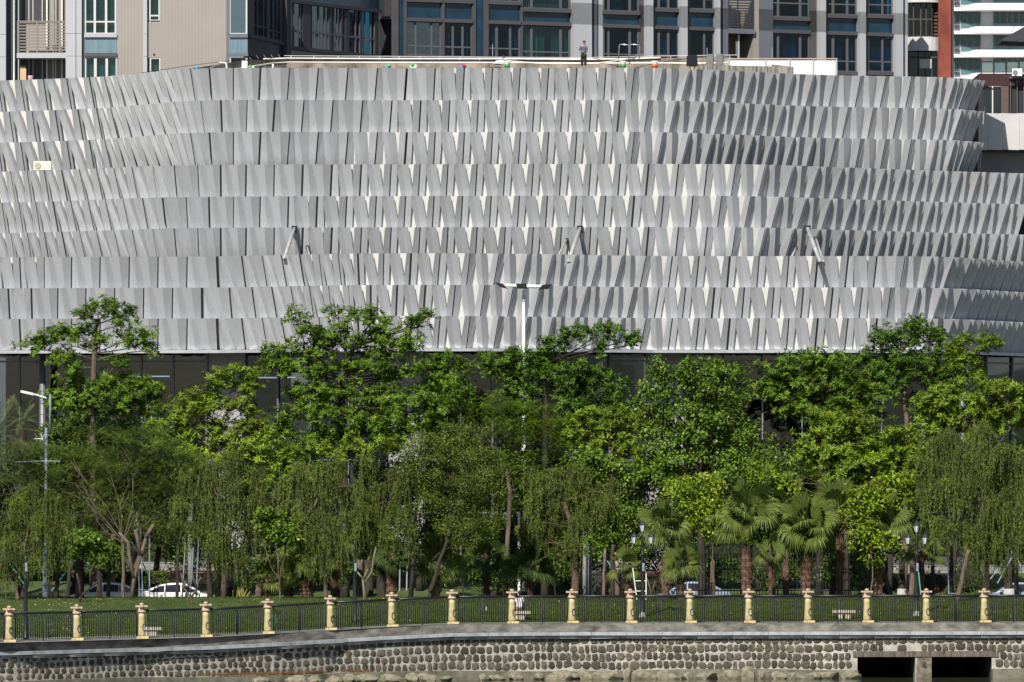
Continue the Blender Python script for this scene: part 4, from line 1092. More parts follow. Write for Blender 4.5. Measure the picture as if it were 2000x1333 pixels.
for q in (1424, 1495.5, 1542.5, 1588.5, 1634):
    mb = MB(); c = P(q, 114, 414); mb.box(c.x - .04, c.x + .04, 413.93, 414.06, 30.8, c.z); mb.build('frame_post', M['steel'], hd)
mb = MB(); c, d = P(1422, 114, 414), P(1635, 114, 414); mb.box(c.x, d.x, 413.92, 414.07, c.z - .07, c.z); mb.build('top_frame', mat('rusty grey frame', (0.30, 0.28, 0.27), rough=.7, scale=2, col2=(0.36, 0.25, 0.2)), hd)
# aluminium hatch rails
hr = thing('hatch_handrail', 'bright tubular steel handrails standing on the roof right of the man', 'handrail', P(1228, 116, 412))
for x, yb in ((1208, 116), (1228, 116)):
    mb = MB(); mb.tube([P(x, yb, 412), P(x + 1.5, 90, 412), P(x + 3, 87, 412), P(x + 20, 88, 412), P(x + 21.5, 90, 412), P(x + 20.5, 116, 412)], .035, 8); mb.build('rail_loop', chrome, hr, smooth=True)
mb = MB(); mb.tube([P(1238, 113, 412), P(1246, 106, 412), P(1261, 108.5, 412), P(1259, 113, 412)], .03, 6); mb.build('low_loop', chrome, hr)
for x, y0, y1 in ((962, 87, 113), (1381, 94, 122), (1438, 81, 110), (1508, 93, 116)):
    mb = MB(); mb.tube([P(x, y0, 416), P(x, y1, 416)], .022, 5); tag(mb.build('lightning_rod', M['steel']), {962: 'thin rod above the grey machine on the roof', 1381: 'thin rod above the pair of floodlights', 1438: 'tall thin rod before the dark balcony opening', 1508: 'thin rod rising behind the white hoarding'}[x], 'rod')
# pails
def pail(px, D, band, lab):
    z = Z(134.5, D); t = thing('paint_pail', lab, 'bucket', (X(px, D), D, z), 'paint pails on the roof')
    mb = MB(); mb.lathe([(.16, 0), (.19, .38), (.2, .40)], n=16); mb.build('pail_body', M['white'], t, local=True, smooth=True)
    mb = MB(); mb.lathe([(.168, .06), (.183, .27)], n=16); mb.build('label_band', band, t, local=True, smooth=True)
    mb = MB(); mb.lathe([(.215, .39), (.215, .45), (.2, .46)], n=16); mb.build('lid', M['white'], t, local=True)
gb = mat('green label', (0.04, 0.22, 0.05), rough=.5, var=.2, scale=12); ob = mat('orange label', (0.55, 0.09, 0.02), rough=.5, var=.2, scale=12)
pail(1217, 404.3, gb, 'white paint pail with green label standing on the roof edge')
pail(1279, 404.3, ob, 'white paint pail with orange label standing on the roof edge')
pail(990.5, 404.3, gb, 'white pail with green label beside the grey machine')
mb = MB(); z = Z(134.5, 404.2); mb.lathe([(.05, 0), (.05, .2), (.03, .25), (.03, .3)], (X(1206, 404.2), 404.2, z), 10); tag(mb.build('bottle', mat('brown bottle', (0.06, 0.03, 0.01), rough=.3), smooth=True), 'brown bottle standing left of the green labelled pail', 'bottle')
# machine
mc = thing('spray_machine', 'small grey motor pump with sloping cover on the roof edge', 'machine', (X(974, 404.5), 404.5, Z(135, 404.5)))
mb = MB(); mb.hexa([(-.35,-.2,.33),(.3,-.2,.33),(.3,.2,.33),(-.35,.2,.33)],[(-.12,-.15,.5),(.3,-.15,.52),(.3,.15,.52),(-.12,.15,.5)]); mb.build('cover', M['steel'], mc, local=True)
mb = MB(); mb.tube([(-.25,0,.18),(.15,0,.18)], .12, 10); mb.box(-.4,.3,-.15,.15,0,.05); mb.build('motor', M['grey'], mc, local=True)
for x in (-.4, .1): mb = MB(); mb.lathe([(.07,0),(.07,.12)], (x, -.16, .1), 10); mb.build('brass_valve', mat('brass', (0.35, 0.2, 0.05), rough=.5), mc, local=True)
mb = MB(); mb.tube([(.25,0,.5),(.28,0,.7),(.2,0,.8),(.35,0,.85),(.4,0,.75),(.33,0,.68)], .03, 6); mb.build('hose_nozzle', M['black'], mc, local=True)
# plastic bags
def bag(px, w, h, m1, m2, lab, seed, D=404.3):
    z = Z(136.5, D); t = thing('plastic_bag', lab, 'bag', (X(px, D), D, z), 'plastic bags on the roof edge')
    r2 = random.Random(seed)
    for nm, m, off, sw, sh in (('bag_body', m1, 0, 1, 1), ('bag_knot', m2, .06, .62, .75)):
        bm = bmesh.new(); bmesh.ops.create_icosphere(bm, subdivisions=2, radius=1)
        for v in bm.verts:
            f_ = r2.uniform(.8, 1.15); v.co = Vector((v.co.x * w * sw * f_ + off * (1 if seed % 2 else -1), v.co.y * w * f_ * .7 - (.06 if off else 0), max(0, (v.co.z + 1) * h * sh * f_ * .5) + (h * .45 if off else 0)))
        me = bpy.data.meshes.new(nm); bm.to_mesh(me); bm.free(); link(nm, me, m, t)
gbag = mat('green plastic film', (0.07, 0.40, 0.04), rough=.4); wbag = mat('white plastic film', (0.68, 0.70, 0.74), rough=.4); bbag = mat('blue plastic film', (0.05, 0.28, 0.62), rough=.4, var=.3, scale=9); rbag = mat('red plastic film', (0.5, 0.04, 0.06), rough=.4, var=.3); kbag = mat('black plastic film', (0.02, 0.02, 0.02), rough=.5)
bag(757, .22, .26, bbag, gbag, 'crumpled blue and green plastic bag on the roof edge, leftmost of three', 1)
bag(808, .24, .34, wbag, gbag, 'white bag topped with a bright green bag on the roof edge', 2)
bag(904, .24, .26, bbag, rbag, 'blue and red plastic bag on the roof edge', 3)
bag(492, .17, .24, wbag, gbag, 'green and white bag beside the floodlight at the left of the roof', 4, 404.0)
bag(385, .10, .2, bbag, bbag, 'small blue bag at the far left of the roof', 5, 404.6)
bag(1117, .28, .11, kbag, kbag, 'flat black bag lying on the roof edge left of the man', 6)
# ================================================================ people
skinm = mat('tanned skin', (0.34, 0.17, 0.10), rough=.6)
hairm = mat('short black hair', (0.012, 0.010, 0.009), rough=.7)
def skin_fig(name, verts, edges, rad, m, parent, sub=2, root=0):
    me = bpy.data.meshes.new(name); me.from_pydata(verts, edges, []); me.update()
    o = bpy.data.objects.new(name, me); COL.objects.link(o)
    sk = o.modifiers.new('skin', 'SKIN')
    for i, r in enumerate(rad):
        r = r if isinstance(r, tuple) else (r, r)
        me.skin_vertices[0].data[i].radius = r
    me.skin_vertices[0].data[root].use_root = True
    sb = o.modifiers.new('sub', 'SUBSURF'); sb.levels = sub; sb.render_levels = sub
    dg = bpy.context.evaluated_depsgraph_get(); dg.update()
    me2 = bpy.data.meshes.new_from_object(o.evaluated_get(dg)); me2.name = name
    bpy.data.objects.remove(o)
    me2.polygons.foreach_set('use_smooth', [True] * len(me2.polygons))
    me2.materials.clear()
    return link(name, me2, m, parent)
mz = Z(137, 405.2)
man = thing('person', 'man in blue t-shirt and black trousers standing on the roof looking down', 'person', (X(1140, 405.2), 405.2, mz))
V = [(0,0,.95),(0,0,1.12),(0,0,1.30),(0,0,1.43),(.02,-.02,1.53),(.045,-.05,1.62),(.05,-.055,1.70),
     (-.17,0,1.42),(-.235,-.02,1.28),(-.245,-.04,1.13),(-.10,-.22,1.10),(.06,-.30,1.13),
     (.16,-.02,1.42),(.19,-.05,1.28),(.20,-.10,1.14),(.14,-.26,1.12),(.10,-.33,1.14),
     (-.09,0,.90),(-.10,0,.50),(-.10,.02,.08),(-.10,-.12,.04),
     (.09,0,.90),(.10,0,.50),(.11,.02,.08),(.13,-.12,.04)]
E_ = [(0,1),(1,2),(2,3),(3,4),(4,5),(5,6),(3,7),(7,8),(8,9),(9,10),(10,11),(3,12),(12,13),(13,14),(14,15),(15,16),(0,17),(17,18),(18,19),(19,20),(0,21),(21,22),(22,23),(23,24)]
Rr_ = [(.15,.11),(.145,.11),(.16,.11),(.14,.09),(.055,.055),(.085,.10),(.08,.09),(.065,.06),(.052,.052),(.045,.045),(.036,.036),(.032,.025),(.065,.06),(.052,.052),(.045,.045),(.036,.036),(.032,.025),(.085,.085),(.058,.058),(.042,.042),(.04,.03),(.085,.085),(.058,.058),(.042,.042),(.04,.03)]
skin_fig('body', V, E_, Rr_, skinm, man)
skin_fig('t_shirt', [(0,0,.93),(0,0,1.1),(0,0,1.30),(0,0,1.43),(-.17,0,1.42),(-.235,-.02,1.29),(-.243,-.035,1.18),(.16,-.02,1.42),(.19,-.05,1.29),(.197,-.085,1.19)], [(0,1),(1,2),(2,3),(3,4),(4,5),(5,6),(3,7),(7,8),(8,9)], [(.18,.15),(.175,.14),(.18,.135),(.14,.10),(.085,.08),(.08,.075),(.08,.075),(.085,.08),(.08,.075),(.08,.075)], mat('faded blue cotton', (0.05, 0.09, 0.15), rough=.9, var=.2, scale=6), man)
skin_fig('trousers', [(0,0,.95),(-.09,0,.88),(-.10,0,.52),(-.10,.01,.26),(.09,0,.88),(.10,0,.52),(.105,.01,.26)], [(0,1),(1,2),(2,3),(0,4),(4,5),(5,6)], [(.165,.135),(.115,.115),(.095,.095),(.085,.085),(.115,.115),(.095,.095),(.085,.085)], mat('black work trousers', (0.012, 0.012, 0.014), rough=.9, var=.3, scale=8), man)
def blob(name, c, r, m, parent, rot=(0,0,0), sub=2):
    bm = bmesh.new(); bmesh.ops.create_icosphere(bm, subdivisions=sub, radius=1)
    for v in bm.verts: v.co = Vector((v.co.x * r[0], v.co.y * r[1], v.co.z * r[2]))
    me = bpy.data.meshes.new(name); bm.to_mesh(me); bm.free(); me.polygons.foreach_set('use_smooth', [True] * len(me.polygons))
    o = link(name, me, m, parent); o.location = c; o.rotation_euler = rot; return o
blob('hair', (.035, -.02, 1.735), (.098, .115, .085), hairm, man)
blob('nose', (.085, -.165, 1.65), (.016, .022, .024), skinm, man)
for s_ in (-1, 1):
    blob('ear', (.05 + s_ * .088, -.045, 1.66), (.014, .028, .034), skinm, man)
    blob('eye', (.068 + s_ * .032, -.148, 1.675), (.012, .008, .007), hairm, man)
for s_, bx in ((-1, .055), (1, .115)):
    for k in range(4):
        mb = MB(); x = bx + .012 * k * s_ * .8; mb.tube([(x, -.31, 1.13 + k * .014), (x + .02, -.345, 1.14 + k * .014), (x + .035, -.35, 1.155 + k * .014)], [.011, .010, .008], 6); mb.build('finger', skinm, man, local=True, smooth=True)
    mb = MB(); mb.tube([(bx, -.31, 1.13), (bx + .02, -.325, 1.17), (bx + .03, -.335, 1.19)], [.012, .011, .009], 6); mb.build('thumb', skinm, man, local=True, smooth=True)
ph = MB(); ph.box(-.04, .04, -.006, .006, -.07, .07); pho = ph.build('phone', mat('black phone', (0.01, 0.01, 0.012), rough=.2)); pho.location = man.location + Vector((.125, -.35, 1.17)); pho.rotation_euler = (R(-40), R(25), 0); tag(pho, 'black phone held in both hands by the man on the roof', 'phone')

bz = gz(1016, 322)
sp_ = thing('person', 'person in white top seated on a stone bench behind the ninth pillar', 'person', (X(1015, 321.9), 321.9, bz))
V = [(0,0,.52),(0,.02,.75),(0,.03,.98),(0,.04,1.10),(0,.02,1.20),(0,.0,1.28),(0,-.01,1.36),(-.16,.03,1.07),(-.22,.08,.85),(-.14,.30,.72),(-.08,.40,.70),(.16,.03,1.07),(.22,.08,.85),(.14,.30,.72),(.08,.40,.70),(-.1,.12,.52),(-.11,.48,.50),(-.11,.50,.06),(-.11,.62,.04),(.1,.12,.52),(.11,.48,.50),(.11,.50,.06),(.11,.62,.04)]
E_ = [(0,1),(1,2),(2,3),(3,4),(4,5),(5,6),(3,7),(7,8),(8,9),(9,10),(3,11),(11,12),(12,13),(13,14),(0,15),(15,16),(16,17),(17,18),(0,19),(19,20),(20,21),(21,22)]
skin_fig('body', V, E_, [(.16,.12),(.14,.1),(.15,.1),(.12,.08),(.05,.05),(.08,.09),(.075,.09),.06,.045,.036,.03,.06,.045,.036,.03,.09,.07,.045,.04,.09,.07,.045,.04], skinm, sp_)
skin_fig('white_top', [(0,0,.56),(0,.02,.75),(0,.03,.98),(0,.04,1.10),(-.16,.03,1.07),(-.22,.08,.88),(.16,.03,1.07),(.22,.08,.88)], [(0,1),(1,2),(2,3),(3,4),(4,5),(3,6),(6,7)], [(.18,.15),(.17,.13),(.18,.13),(.12,.09),.08,.07,.08,.07], mat('white cotton', (0.7, 0.7, 0.72), rough=.9), sp_)
skin_fig('shorts', [(0,0,.52),(-.1,.12,.52),(-.11,.40,.50),(.1,.12,.52),(.11,.40,.50)], [(0,1),(1,2),(0,3),(3,4)], [(.185,.15),.115,.1,.115,.1], mat('black shorts', (0.012, 0.013, 0.018), rough=.9), sp_)
blob('hair', (0, -.03, 1.35), (.095, .11, .12), hairm, sp_)

# ================================================================ residential towers behind
tile = mat('warm grey facade tile', (0.27, 0.243, 0.222), rough=.6, var=.05, scale=.5)
def tilejoint(m, s1, s2, dark=.82):
    nt = m.node_tree; n = nt.nodes; l = nt.links; b = n['Principled BSDF']
    tc = n.new('ShaderNodeTexCoord'); sx = n.new('ShaderNodeSeparateXYZ'); l.new(tc.outputs['Object'], sx.inputs[0])
    prev = None
    for ax, sc in (('X', s1), ('Z', s2)):
        a = n.new('ShaderNodeMath'); a.operation = 'DIVIDE'; a.inputs[1].default_value = sc; l.new(sx.outputs[ax], a.inputs[0])
        f_ = n.new('ShaderNodeMath'); f_.operation = 'FRACT'; l.new(a.outputs[0], f_.inputs[0])
        c = n.new('ShaderNodeMath'); c.operation = 'LESS_THAN'; c.inputs[1].default_value = .12; l.new(f_.outputs[0], c.inputs[0])
        if prev is None: prev = c
        else:
            mx = n.new('ShaderNodeMath'); mx.operation = 'MAXIMUM'; l.new(prev.outputs[0], mx.inputs[0]); l.new(c.outputs[0], mx.inputs[1]); prev = mx
    mm = n.new('ShaderNodeMixRGB'); mm.blend_type = 'MULTIPLY'; mm.inputs[2].default_value = (dark, dark, dark, 1)
    l.new(prev.outputs[0], mm.inputs[0]); l.new(b.inputs['Base Color'].links[0].from_socket, mm.inputs[1]); l.new(mm.outputs[0], b.inputs['Base Color'])
tilejoint(tile, .22, .13)
wpan = mat('white aluminium cladding', (0.36, 0.372, 0.395), rough=.45, var=.03, scale=.6)
gpan = mat('taupe grey cladding', (0.065, 0.062, 0.068), rough=.5, var=.08, scale=1)
gpan2 = mat('blue grey cladding and pier shade', (0.11, 0.12, 0.145), rough=.5, var=.06, scale=1)
dkpan = mat('charcoal cladding', (0.035, 0.037, 0.045), rough=.5, var=.15, scale=1)
frm = mat('window frame grey', (0.085, 0.088, 0.098), rough=.45)
frw = mat('window frame silver', (0.50, 0.50, 0.48), rough=.45)
wg = glassmat('blue tinted window glass', (0.16, 0.36, 0.48), refl=.035, rough=.02, wob=.25)
wg2 = glassmat('green tinted window glass', (0.34, 0.50, 0.50), refl=.05, rough=.02, wob=.25)
sg_ = mat('back painted blue glass', (0.006, 0.028, 0.055), rough=.12, var=.35, scale=1.2, spec=.5)
sg2 = mat('hazy blue glass panel', (0.10, 0.17, 0.22), rough=.2, scale=1.5, col2=(0.17, 0.24, 0.28), stretch=(3, 1, .3), spec=.4)
cw = mat('white window curtain', (0.62, 0.66, 0.64), rough=.9, var=.08, scale=3)
cg_ = mat('grey green window curtain', (0.26, 0.33, 0.33), rough=.9, var=.15, scale=3)
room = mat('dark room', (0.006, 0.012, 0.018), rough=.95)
rw = random.Random(11)
def win(f, parent, panes, y0, y1, fm_, gl, tr=None, cur=.5, dref=None, d0=0.0, fr_w=.05, curtm=None, outer=None):
    """a window: one frame mesh, each pane and curtain a sub-part. panes: list of (x0,x1) in photo pixels"""
    xa, xb = (outer if outer else (panes[0][0] - 1.6, panes[-1][1] + 1.6)); ref = (xa + xb) / 2 if dref is None else dref
    z1, z0 = f.z(ref, y0), f.z(ref, y1)
    mb = MB(); s0, s1 = f.s(xa), f.s(xb)
    e = [s0] + [v for p in panes for v in (f.s(p[0]), f.s(p[1]))] + [s1]
    for a, b in zip(e[0::2], e[1::2]): f.box(mb, a, b, d0 - .06, d0 + .04, z0, z1)
    hz = [z0, z1] + ([f.z(ref, tr)] if tr is not None else [])
    for a, b in zip(e[1:-1:2], e[2:-1:2]):
        for zz_ in hz: f.box(mb, a, b, d0 - .055, d0 + .035, max(z0, zz_ - .05), min(z1, zz_ + .05))
    w_ = mb.build('window', fm_, parent)
    for a, b in zip(e[1:-1:2], e[2:-1:2]):
        segs = [(z0 + .05, z1 - .05)] if tr is None else [(z0 + .05, f.z(ref, tr) - .05), (f.z(ref, tr) + .05, z1 - .05)]
        for q0, q1 in segs:
            mb = MB(); f.box(mb, a, b, d0 - .03, d0 - .02, q0, q1); mb.build('pane', gl, w_)
    mb = MB(); f.box(mb, s0 + .05, s1 - .05, d0 - 1.1, d0 - 1.0, z0, z1)
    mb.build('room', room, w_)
    L = s1 - s0
    if cur > 0:
        a = s0 + .1; 
        while a < s1 - .3:
            w2 = rw.uniform(.35, .9)
            if rw.random() < cur: curtain(f, a, min(a + w2, s1 - .08), z0 + .03, z1 - .08, d0 - .35, curtm or rw.choice((cw, cg_, cg_)), w_, wave=.05, pitch=.16)
            a += w2 + .03
    return w_

# ---- left block
ltw = thing('apartment_tower', 'warm grey tiled apartment tower with white piers and a slatted balcony at upper left', 'building', (X(210, 428), 428, 2.3))
LF = Face(-40, 428, 450, 428)
ZT = Z(-60, 428)
def fb(f, parent, name, m, x0, x1, y0, y1, d0, d1, **k):
    mb = MB(); f.pbox(mb, x0, x1, y0, y1, d0, d1); return mb.build(name, m, parent, **k)
for a, b, c, d in ((228, 280, -60, 1000), (290, 447, -60, 1000)):
    pass
# tiled walls with openings cut round the small windows
for (x0, x1, y0, y1) in ((229, 280, -60, 1000), (288, 447.5, 43, 113), (313, 447.5, -60, 43), (314, 447.5, 113, 1000), (288, 313.9, 155, 1000)):
    fb(LF, ltw, 'tiled_wall', tile, x0, x1, y0, y1, -.6, 0)
def pier(f, parent, m, x0, x1, d0, d1, joints, top=-60, bot=1000):
    ys = [top] + joints + [bot]
    for a, b in zip(ys, ys[1:]): fb(f, parent, 'pier_panel', m, x0, x1, a + .35, b - .35, d0, d1)
    fb(f, parent, 'pier_core', gpan, x0 + .4, x1 - .4, top, bot, d0, d1 - .04)
pier(LF, ltw, wpan, -40, 12, -.6, .3, [68, 112])
fb(LF, ltw, 'side_wall', dkpan, 12, 33, -60, 1000, -.9, -.5)
mb = MB(); mb.tube([LF.w(LF.s(27), -.2, 3), LF.w(LF.s(27), -.2, ZT)], .07, 8); mb.build('drain_pipe', M['steel'], ltw, smooth=True)
pier(LF, ltw, wpan, 129, 148.3, -.6, .3, [66.5, 110.5])
pier(LF, ltw, wpan, 149.3, 160, -.6, .22, [66.5, 110.5])
fb(LF, ltw, 'recess_strip', gpan2, 160, 165, -60, 1000, -.6, -.1)
# balcony
fb(LF, ltw, 'balcony_back_wall', tile, 33, 129, -60, 200, -2.0, -1.8)
fb(LF, ltw, 'balcony_floor', wpan, 33, 129, 104.5, 114, -1.8, .15)
for a in (39, 45): pass
for y0, y1 in ((-60, 41), (114, 200)):
    fb(LF, ltw, 'sliding_door', dkpan, 40, 86, y0, y1, -1.8, -1.7)
    for a in (52, 60, 78): fb(LF, ltw, 'door_frame', frw, a, a + 1.6, y0, y1, -1.7, -1.66)
for px in (88.5, 118): 
    mb = MB(); mb.tube([LF.w(LF.s(px), -1.55, LF.z(80, 200)), LF.w(LF.s(px), -1.55, ZT)], .06, 8); mb.build('downpipe', whp, ltw)
for px in (101, 106):
    mb = MB(); mb.tube([LF.w(LF.s(px), -1.5, LF.z(80, 200)), LF.w(LF.s(px), -1.5, ZT)], .05, 8); mb.build('downpipe', M['steel'], ltw)
slat = mat('taupe balcony slat', (0.19, 0.175, 0.155), rough=.5)
for y in range(11): fb(LF, ltw, 'balcony_slat', slat, 34, 129, 43.6 + y * 5.95, 46.0 + y * 5.95, .02, .07)
fb(LF, ltw, 'balcony_rail', slat, 34, 129, 41, 43.2, 0, .1)
for px in (34.5, 72.5, 116.5): fb(LF, ltw, 'balcony_post', slat, px - 1, px + 1.6, 41, 104.5, .0, .12)
cbx = thing('cardboard_box', 'tall tan cardboard box standing on the balcony at upper left', 'box', LF.w(LF.s(43), -.6, LF.z(43, 160)))
mb = MB(); LF.pbox(mb, 38.3, 50, 133.5, 162, -.8, -.4); mb.build('carton', mat('tan cardboard', (0.52, 0.36, 0.22), rough=.85, var=.06), cbx)
mb = MB(); LF.pbox(mb, 38.5, 48.5, 128.5, 133.3, -.75, -.45); mb.build('folded_lid', mat('brown cardboard', (0.38, 0.24, 0.13), rough=.85), cbx)
fp_ = thing('flower_pot', 'small pot with floral pattern and pink flowers right of the cardboard box', 'flower pot', LF.w(LF.s(59), -.4, LF.z(59, 160)))
mb = MB(); mb.lathe([(.14, 0), (.2, .38), (.2, .42)], (LF.w(LF.s(59), -.4, 0).x, 427.6 + .8, LF.z(59, 160)), 12); mb.build('pot', mat('floral glazed pot', (0.65, 0.60, 0.62), rough=.4, scale=9, col2=(0.5, 0.12, 0.2)), fp_)
# bay of windows
win(LF, ltw, [(168, 183), (187.5, 205), (209.5, 224)], -60, 66, frw, wg2, tr=43, cur=.9, outer=(166, 227), curtm=cg_)
fb(LF, ltw, 'sill_band', wpan, 165, 228.3, 66.5, 73.5, -.3, .18)
fb(LF, ltw, 'spandrel_glass', sg2, 166, 228, 73.8, 103.8, -.3, .03)
fb(LF, ltw, 'head_band', gpan, 165, 228.8, 104, 111.3, -.3, .16)
win(LF, ltw, [(168.5, 183.5), (189, 206), (211, 226)], 112, 200, frw, wg2, cur=1.0, outer=(166.5, 228), curtm=cw)
pier(LF, ltw, wpan, 280, 287.6, -.6, .25, [67.5, 111])
fb(LF, ltw, 'recess_strip', gpan2, 287.6, 291.3, -60, 1000, -.6, -.1)
win(LF, ltw, [(294, 309.5)], -60, 40.5, frw, wg2, tr=31, cur=1, outer=(291.6, 311.8), curtm=cg_)
win(LF, ltw, [(295, 311)], 114, 155, frw, wg2, cur=1, outer=(292.8, 313.3), curtm=cw)
mb = MB(); c = LF.w(LF.s(301), .005, LF.z(301, 107)); mb.tube([c, c + Vector((0, -.03, 0))], .07, 10); mb.build('vent_hole', M['dark'], ltw)
# corner glazing
pier(LF, ltw, gpan2, 442, 448.3, .0, .12, [67, 110])
win(LF, ltw, [(450.3, 480)], -60, 66.5, frw, glassmat('pale sky blue glass', (0.30, 0.50, 0.60), refl=.22, rough=.02, wob=.12), cur=0, outer=(448.6, 483))
fb(LF, ltw, 'sill_band', gpan2, 448.4, 484, 67, 74, -.3, .15)
fb(LF, ltw, 'spandrel_glass', sg2, 449, 483.6, 74.3, 103.8, -.3, .03)
fb(LF, ltw, 'head_band', gpan2, 448.4, 485, 104, 110.5, -.3, .16)
win(LF, ltw, [(451, 480)], 112.5, 180, frw, wg, cur=.0, outer=(449, 483))

# ---- the two receding glazed faces
ctw = thing('glass_corner_tower', 'dark blue glazed corner tower with steeply receding window bands', 'building', (X(620, 440), 442, 2.3))
A1 = Face(484, 428.5, 556, 436.5)
def zrow(f, x, z): return z
def fbz(f, parent, name, m, x0, x1, z0, z1, d0, d1):
    mb = MB(); f.box(mb, f.s(x0), f.s(x1), d0, d1, z0, z1); return mb.build(name, m, parent)
zA = A1.z(484, 67); zA2 = A1.z(484, 74); zB = A1.z(484, 105); zB2 = A1.z(484, 111)
fbz(A1, ctw, 'floor_band', dkpan, 484, 552, zA2, zA, -.3, .15)
fbz(A1, ctw, 'spandrel_glass', mat('charcoal reflective glass', (0.05, 0.055, 0.065), rough=.15, var=.4, scale=.8), 484, 549, zB, zA2, -.3, .0)
fbz(A1, ctw, 'floor_band', dkpan, 484, 552, zB2, zB, -.3, .15)
fbz(A1, ctw, 'lower_glass', sg_, 484, 552, zB2 - 4, zB2, -.3, .0)
wgr = glassmat('reflective grey window glass', (0.22, 0.27, 0.32), refl=.16, rough=.02, wob=.5)
for ps in ([(495.5, 501), (502.5, 513), (515, 520)], [(526, 531), (532.5, 540), (541.5, 546)]):
    win(A1, ctw, ps, -60, 67, dkpan, wgr, tr=46.5 if ps[0][0] < 510 else 50, cur=.5, dref=484)
for a, b in ((484, 494), (521.5, 525), (547, 556)): fbz(A1, ctw, 'mullion_panel', dkpan, a, b, zA, ZT, -.3, .05)
fb(A1, ctw, 'corner_column', dkpan, 552, 560, -60, 1000, -2.5, .3)
A2 = Face(561, 440, 741, 450)
zU = A2.z(561, -1); zU2 = A2.z(561, 5.5); zL = A2.z(561, 90); zL2 = A2.z(561, 97)
fbz(A2, ctw, 'floor_band', dkpan, 561, 741, zU2, zU, -.3, .2)
fbz(A2, ctw, 'upper_glass', sg_, 561, 741, zU, zU + 3, -.3, .0)
fbz(A2, ctw, 'floor_band', dkpan, 561, 741, zL2, zL, -.3, .2)
fbz(A2, ctw, 'lower_glass', mat('charcoal reflective glass', (0.05,)*3), 561, 741, zL2 - 5, zL2, -.3, .0)
cols_ = [(562, 567, 0), (589.5, 596, 1), (596, 605, 0), (642, 647, 1), (664.5, 668, 1), (673, 679.5, 0), (702, 706, 0), (731, 737, 0)]
for a, b, k in cols_: fbz(A2, ctw, 'mullion_panel', dkpan, a, b, zL, zU2, -.3, .08)
for ps in ([(568.5, 567.5 + 5), (574, 585), (587, 591)], [(609, 621), (623, 633), (635, 640.5)], [(647, 651), (652.5, 658), (659, 664)], [(668.5, 671), (672, 673)], [(681, 693), (695, 701.5)], [(707, 711.5), (713, 723), (725, 730)]):
    mb = MB(); xa, xb = ps[0][0] - 1, ps[-1][1] + 1
    e = [A2.s(xa)] + [A2.s(v) for p in ps for v in p] + [A2.s(xb)]
    for a, b in zip(e[0::2], e[1::2]): A2.box(mb, a, b, -.06, .04, zL, zU2)
    zt_ = lerp(zL, zU2, .37)
    A2.box(mb, e[0], e[-1], -.055, .035, zt_ - .07, zt_ + .07)
    w_ = mb.build('window', frm, ctw)
    for a, b in zip(e[1:-1:2], e[2:-1:2]):
        for q0, q1 in ((zL + .03, zt_ - .08), (zt_ + .08, zU2 - .03)):
            mb = MB(); A2.box(mb, a, b, -.03, -.02, q0, q1); mb.build('pane', wgr if ps[0][0] < 660 else wg, w_)
    mb = MB(); A2.box(mb, e[0], e[-1], -1.1, -1.0, zL, zU2); mb.build('room', room, w_)
    if ps[0][0] < 665: curtain(A2, e[0] + .1, e[-1] - .1, zL + .02, zU2 - .05, -.35, cg_ if ps[0][0] > 600 else cw, w_, pitch=.2)
fb(Face(741, 452, 769, 452), ctw, 'recess_wall', mat('dark brick recess', (0.03, 0.024, 0.024), rough=.9, var=.2), 738, 771, -60, 1000, -1.5, -1.0)
fb(Face(741, 452, 769, 452), ctw, 'floor_band', dkpan, 741, 771, 32, 37.5, -1.0, 0)

# ---- main tower
mtw = thing('residential_tower', 'long residential tower of blue windows, grey spandrels and white piers behind the roof', 'building', (X(1270, 455), 458, 2.3))
MT = Face(768, 450, 1765, 466.6)
def yA(x): return 37 + .032 * (x - 860)
PER = 111
def bay(x0, x1, panes, sp, glass=wg, cur=.5, strip=False):
    r = (x0 + x1) / 2; A = yA(r)
    for k in (-1, 0, 1):
        o = k * PER; a = A + o
        if a - sp - 7 > 170: continue
        fb(MT, mtw, 'floor_band', gpan, x0 - .8, x1 + .4, a, a + 7, -.3, .22)
        mb = MB(); MT.pbox(mb, x0, x1, a - sp + .2, a - .2, -.3, -.05); mb.build('spandrel_glass', sg_, mtw)
        fb(MT, mtw, 'floor_band', gpan, x0 - .8, x1 + .4, a - sp - 7, a - sp, -.3, .22)
        y0, y1 = a + 7.3, a + PER - sp - 7.3
        if y0 < 150 and y1 > -30: win(MT, mtw, panes, y0, min(y1, 170), frm, glass, tr=y0 + (y1 - y0) * (.66 if sp < 25 else .72), cur=cur, outer=(x0, x1))
bay(793, 861, [(795, 809), (813, 840), (844, 858)], 31, wgr, .35)
bay(867, 921, [(868, 882), (886, 901), (905, 919)], 31)
bay(953, 1015, [(954.5, 967), (972, 994), (998, 1012)], 31)
bay(1020, 1114, [(1022, 1035), (1040, 1092), (1097, 1110)], 19, wg2, .9)
bay(1178, 1247, [(1180, 1186), (1190, 1227), (1232, 1244)], 19)
bay(1270, 1324, [(1272, 1284), (1288.5, 1302.5), (1307, 1322)], 27)
bay(1337, 1394, [(1339, 1344), (1348, 1373), (1377, 1391)], 28)
bay(1508, 1580, [(1510, 1517), (1521.5, 1560), (1564.5, 1577.5)], 18)
bay(1611, 1673, [(1613, 1624), (1629, 1652), (1656.5, 1670)], 26)
bay(1685, 1743, [(1687, 1693), (1697, 1721), (1725, 1740)], 28, wg, .6)
for a, b in ((777, 788), (928, 944)): fb(MT, mtw, 'glass_strip', sg_, a, b, -60, 200, -.3, -.05)
for a, b in ((768, 777), (788, 793.3), (861, 867), (921, 928), (944, 953), (1015, 1020)): fb(MT, mtw, 'mullion_column', gpan, a, b, -60, 1000, -.3, .12)
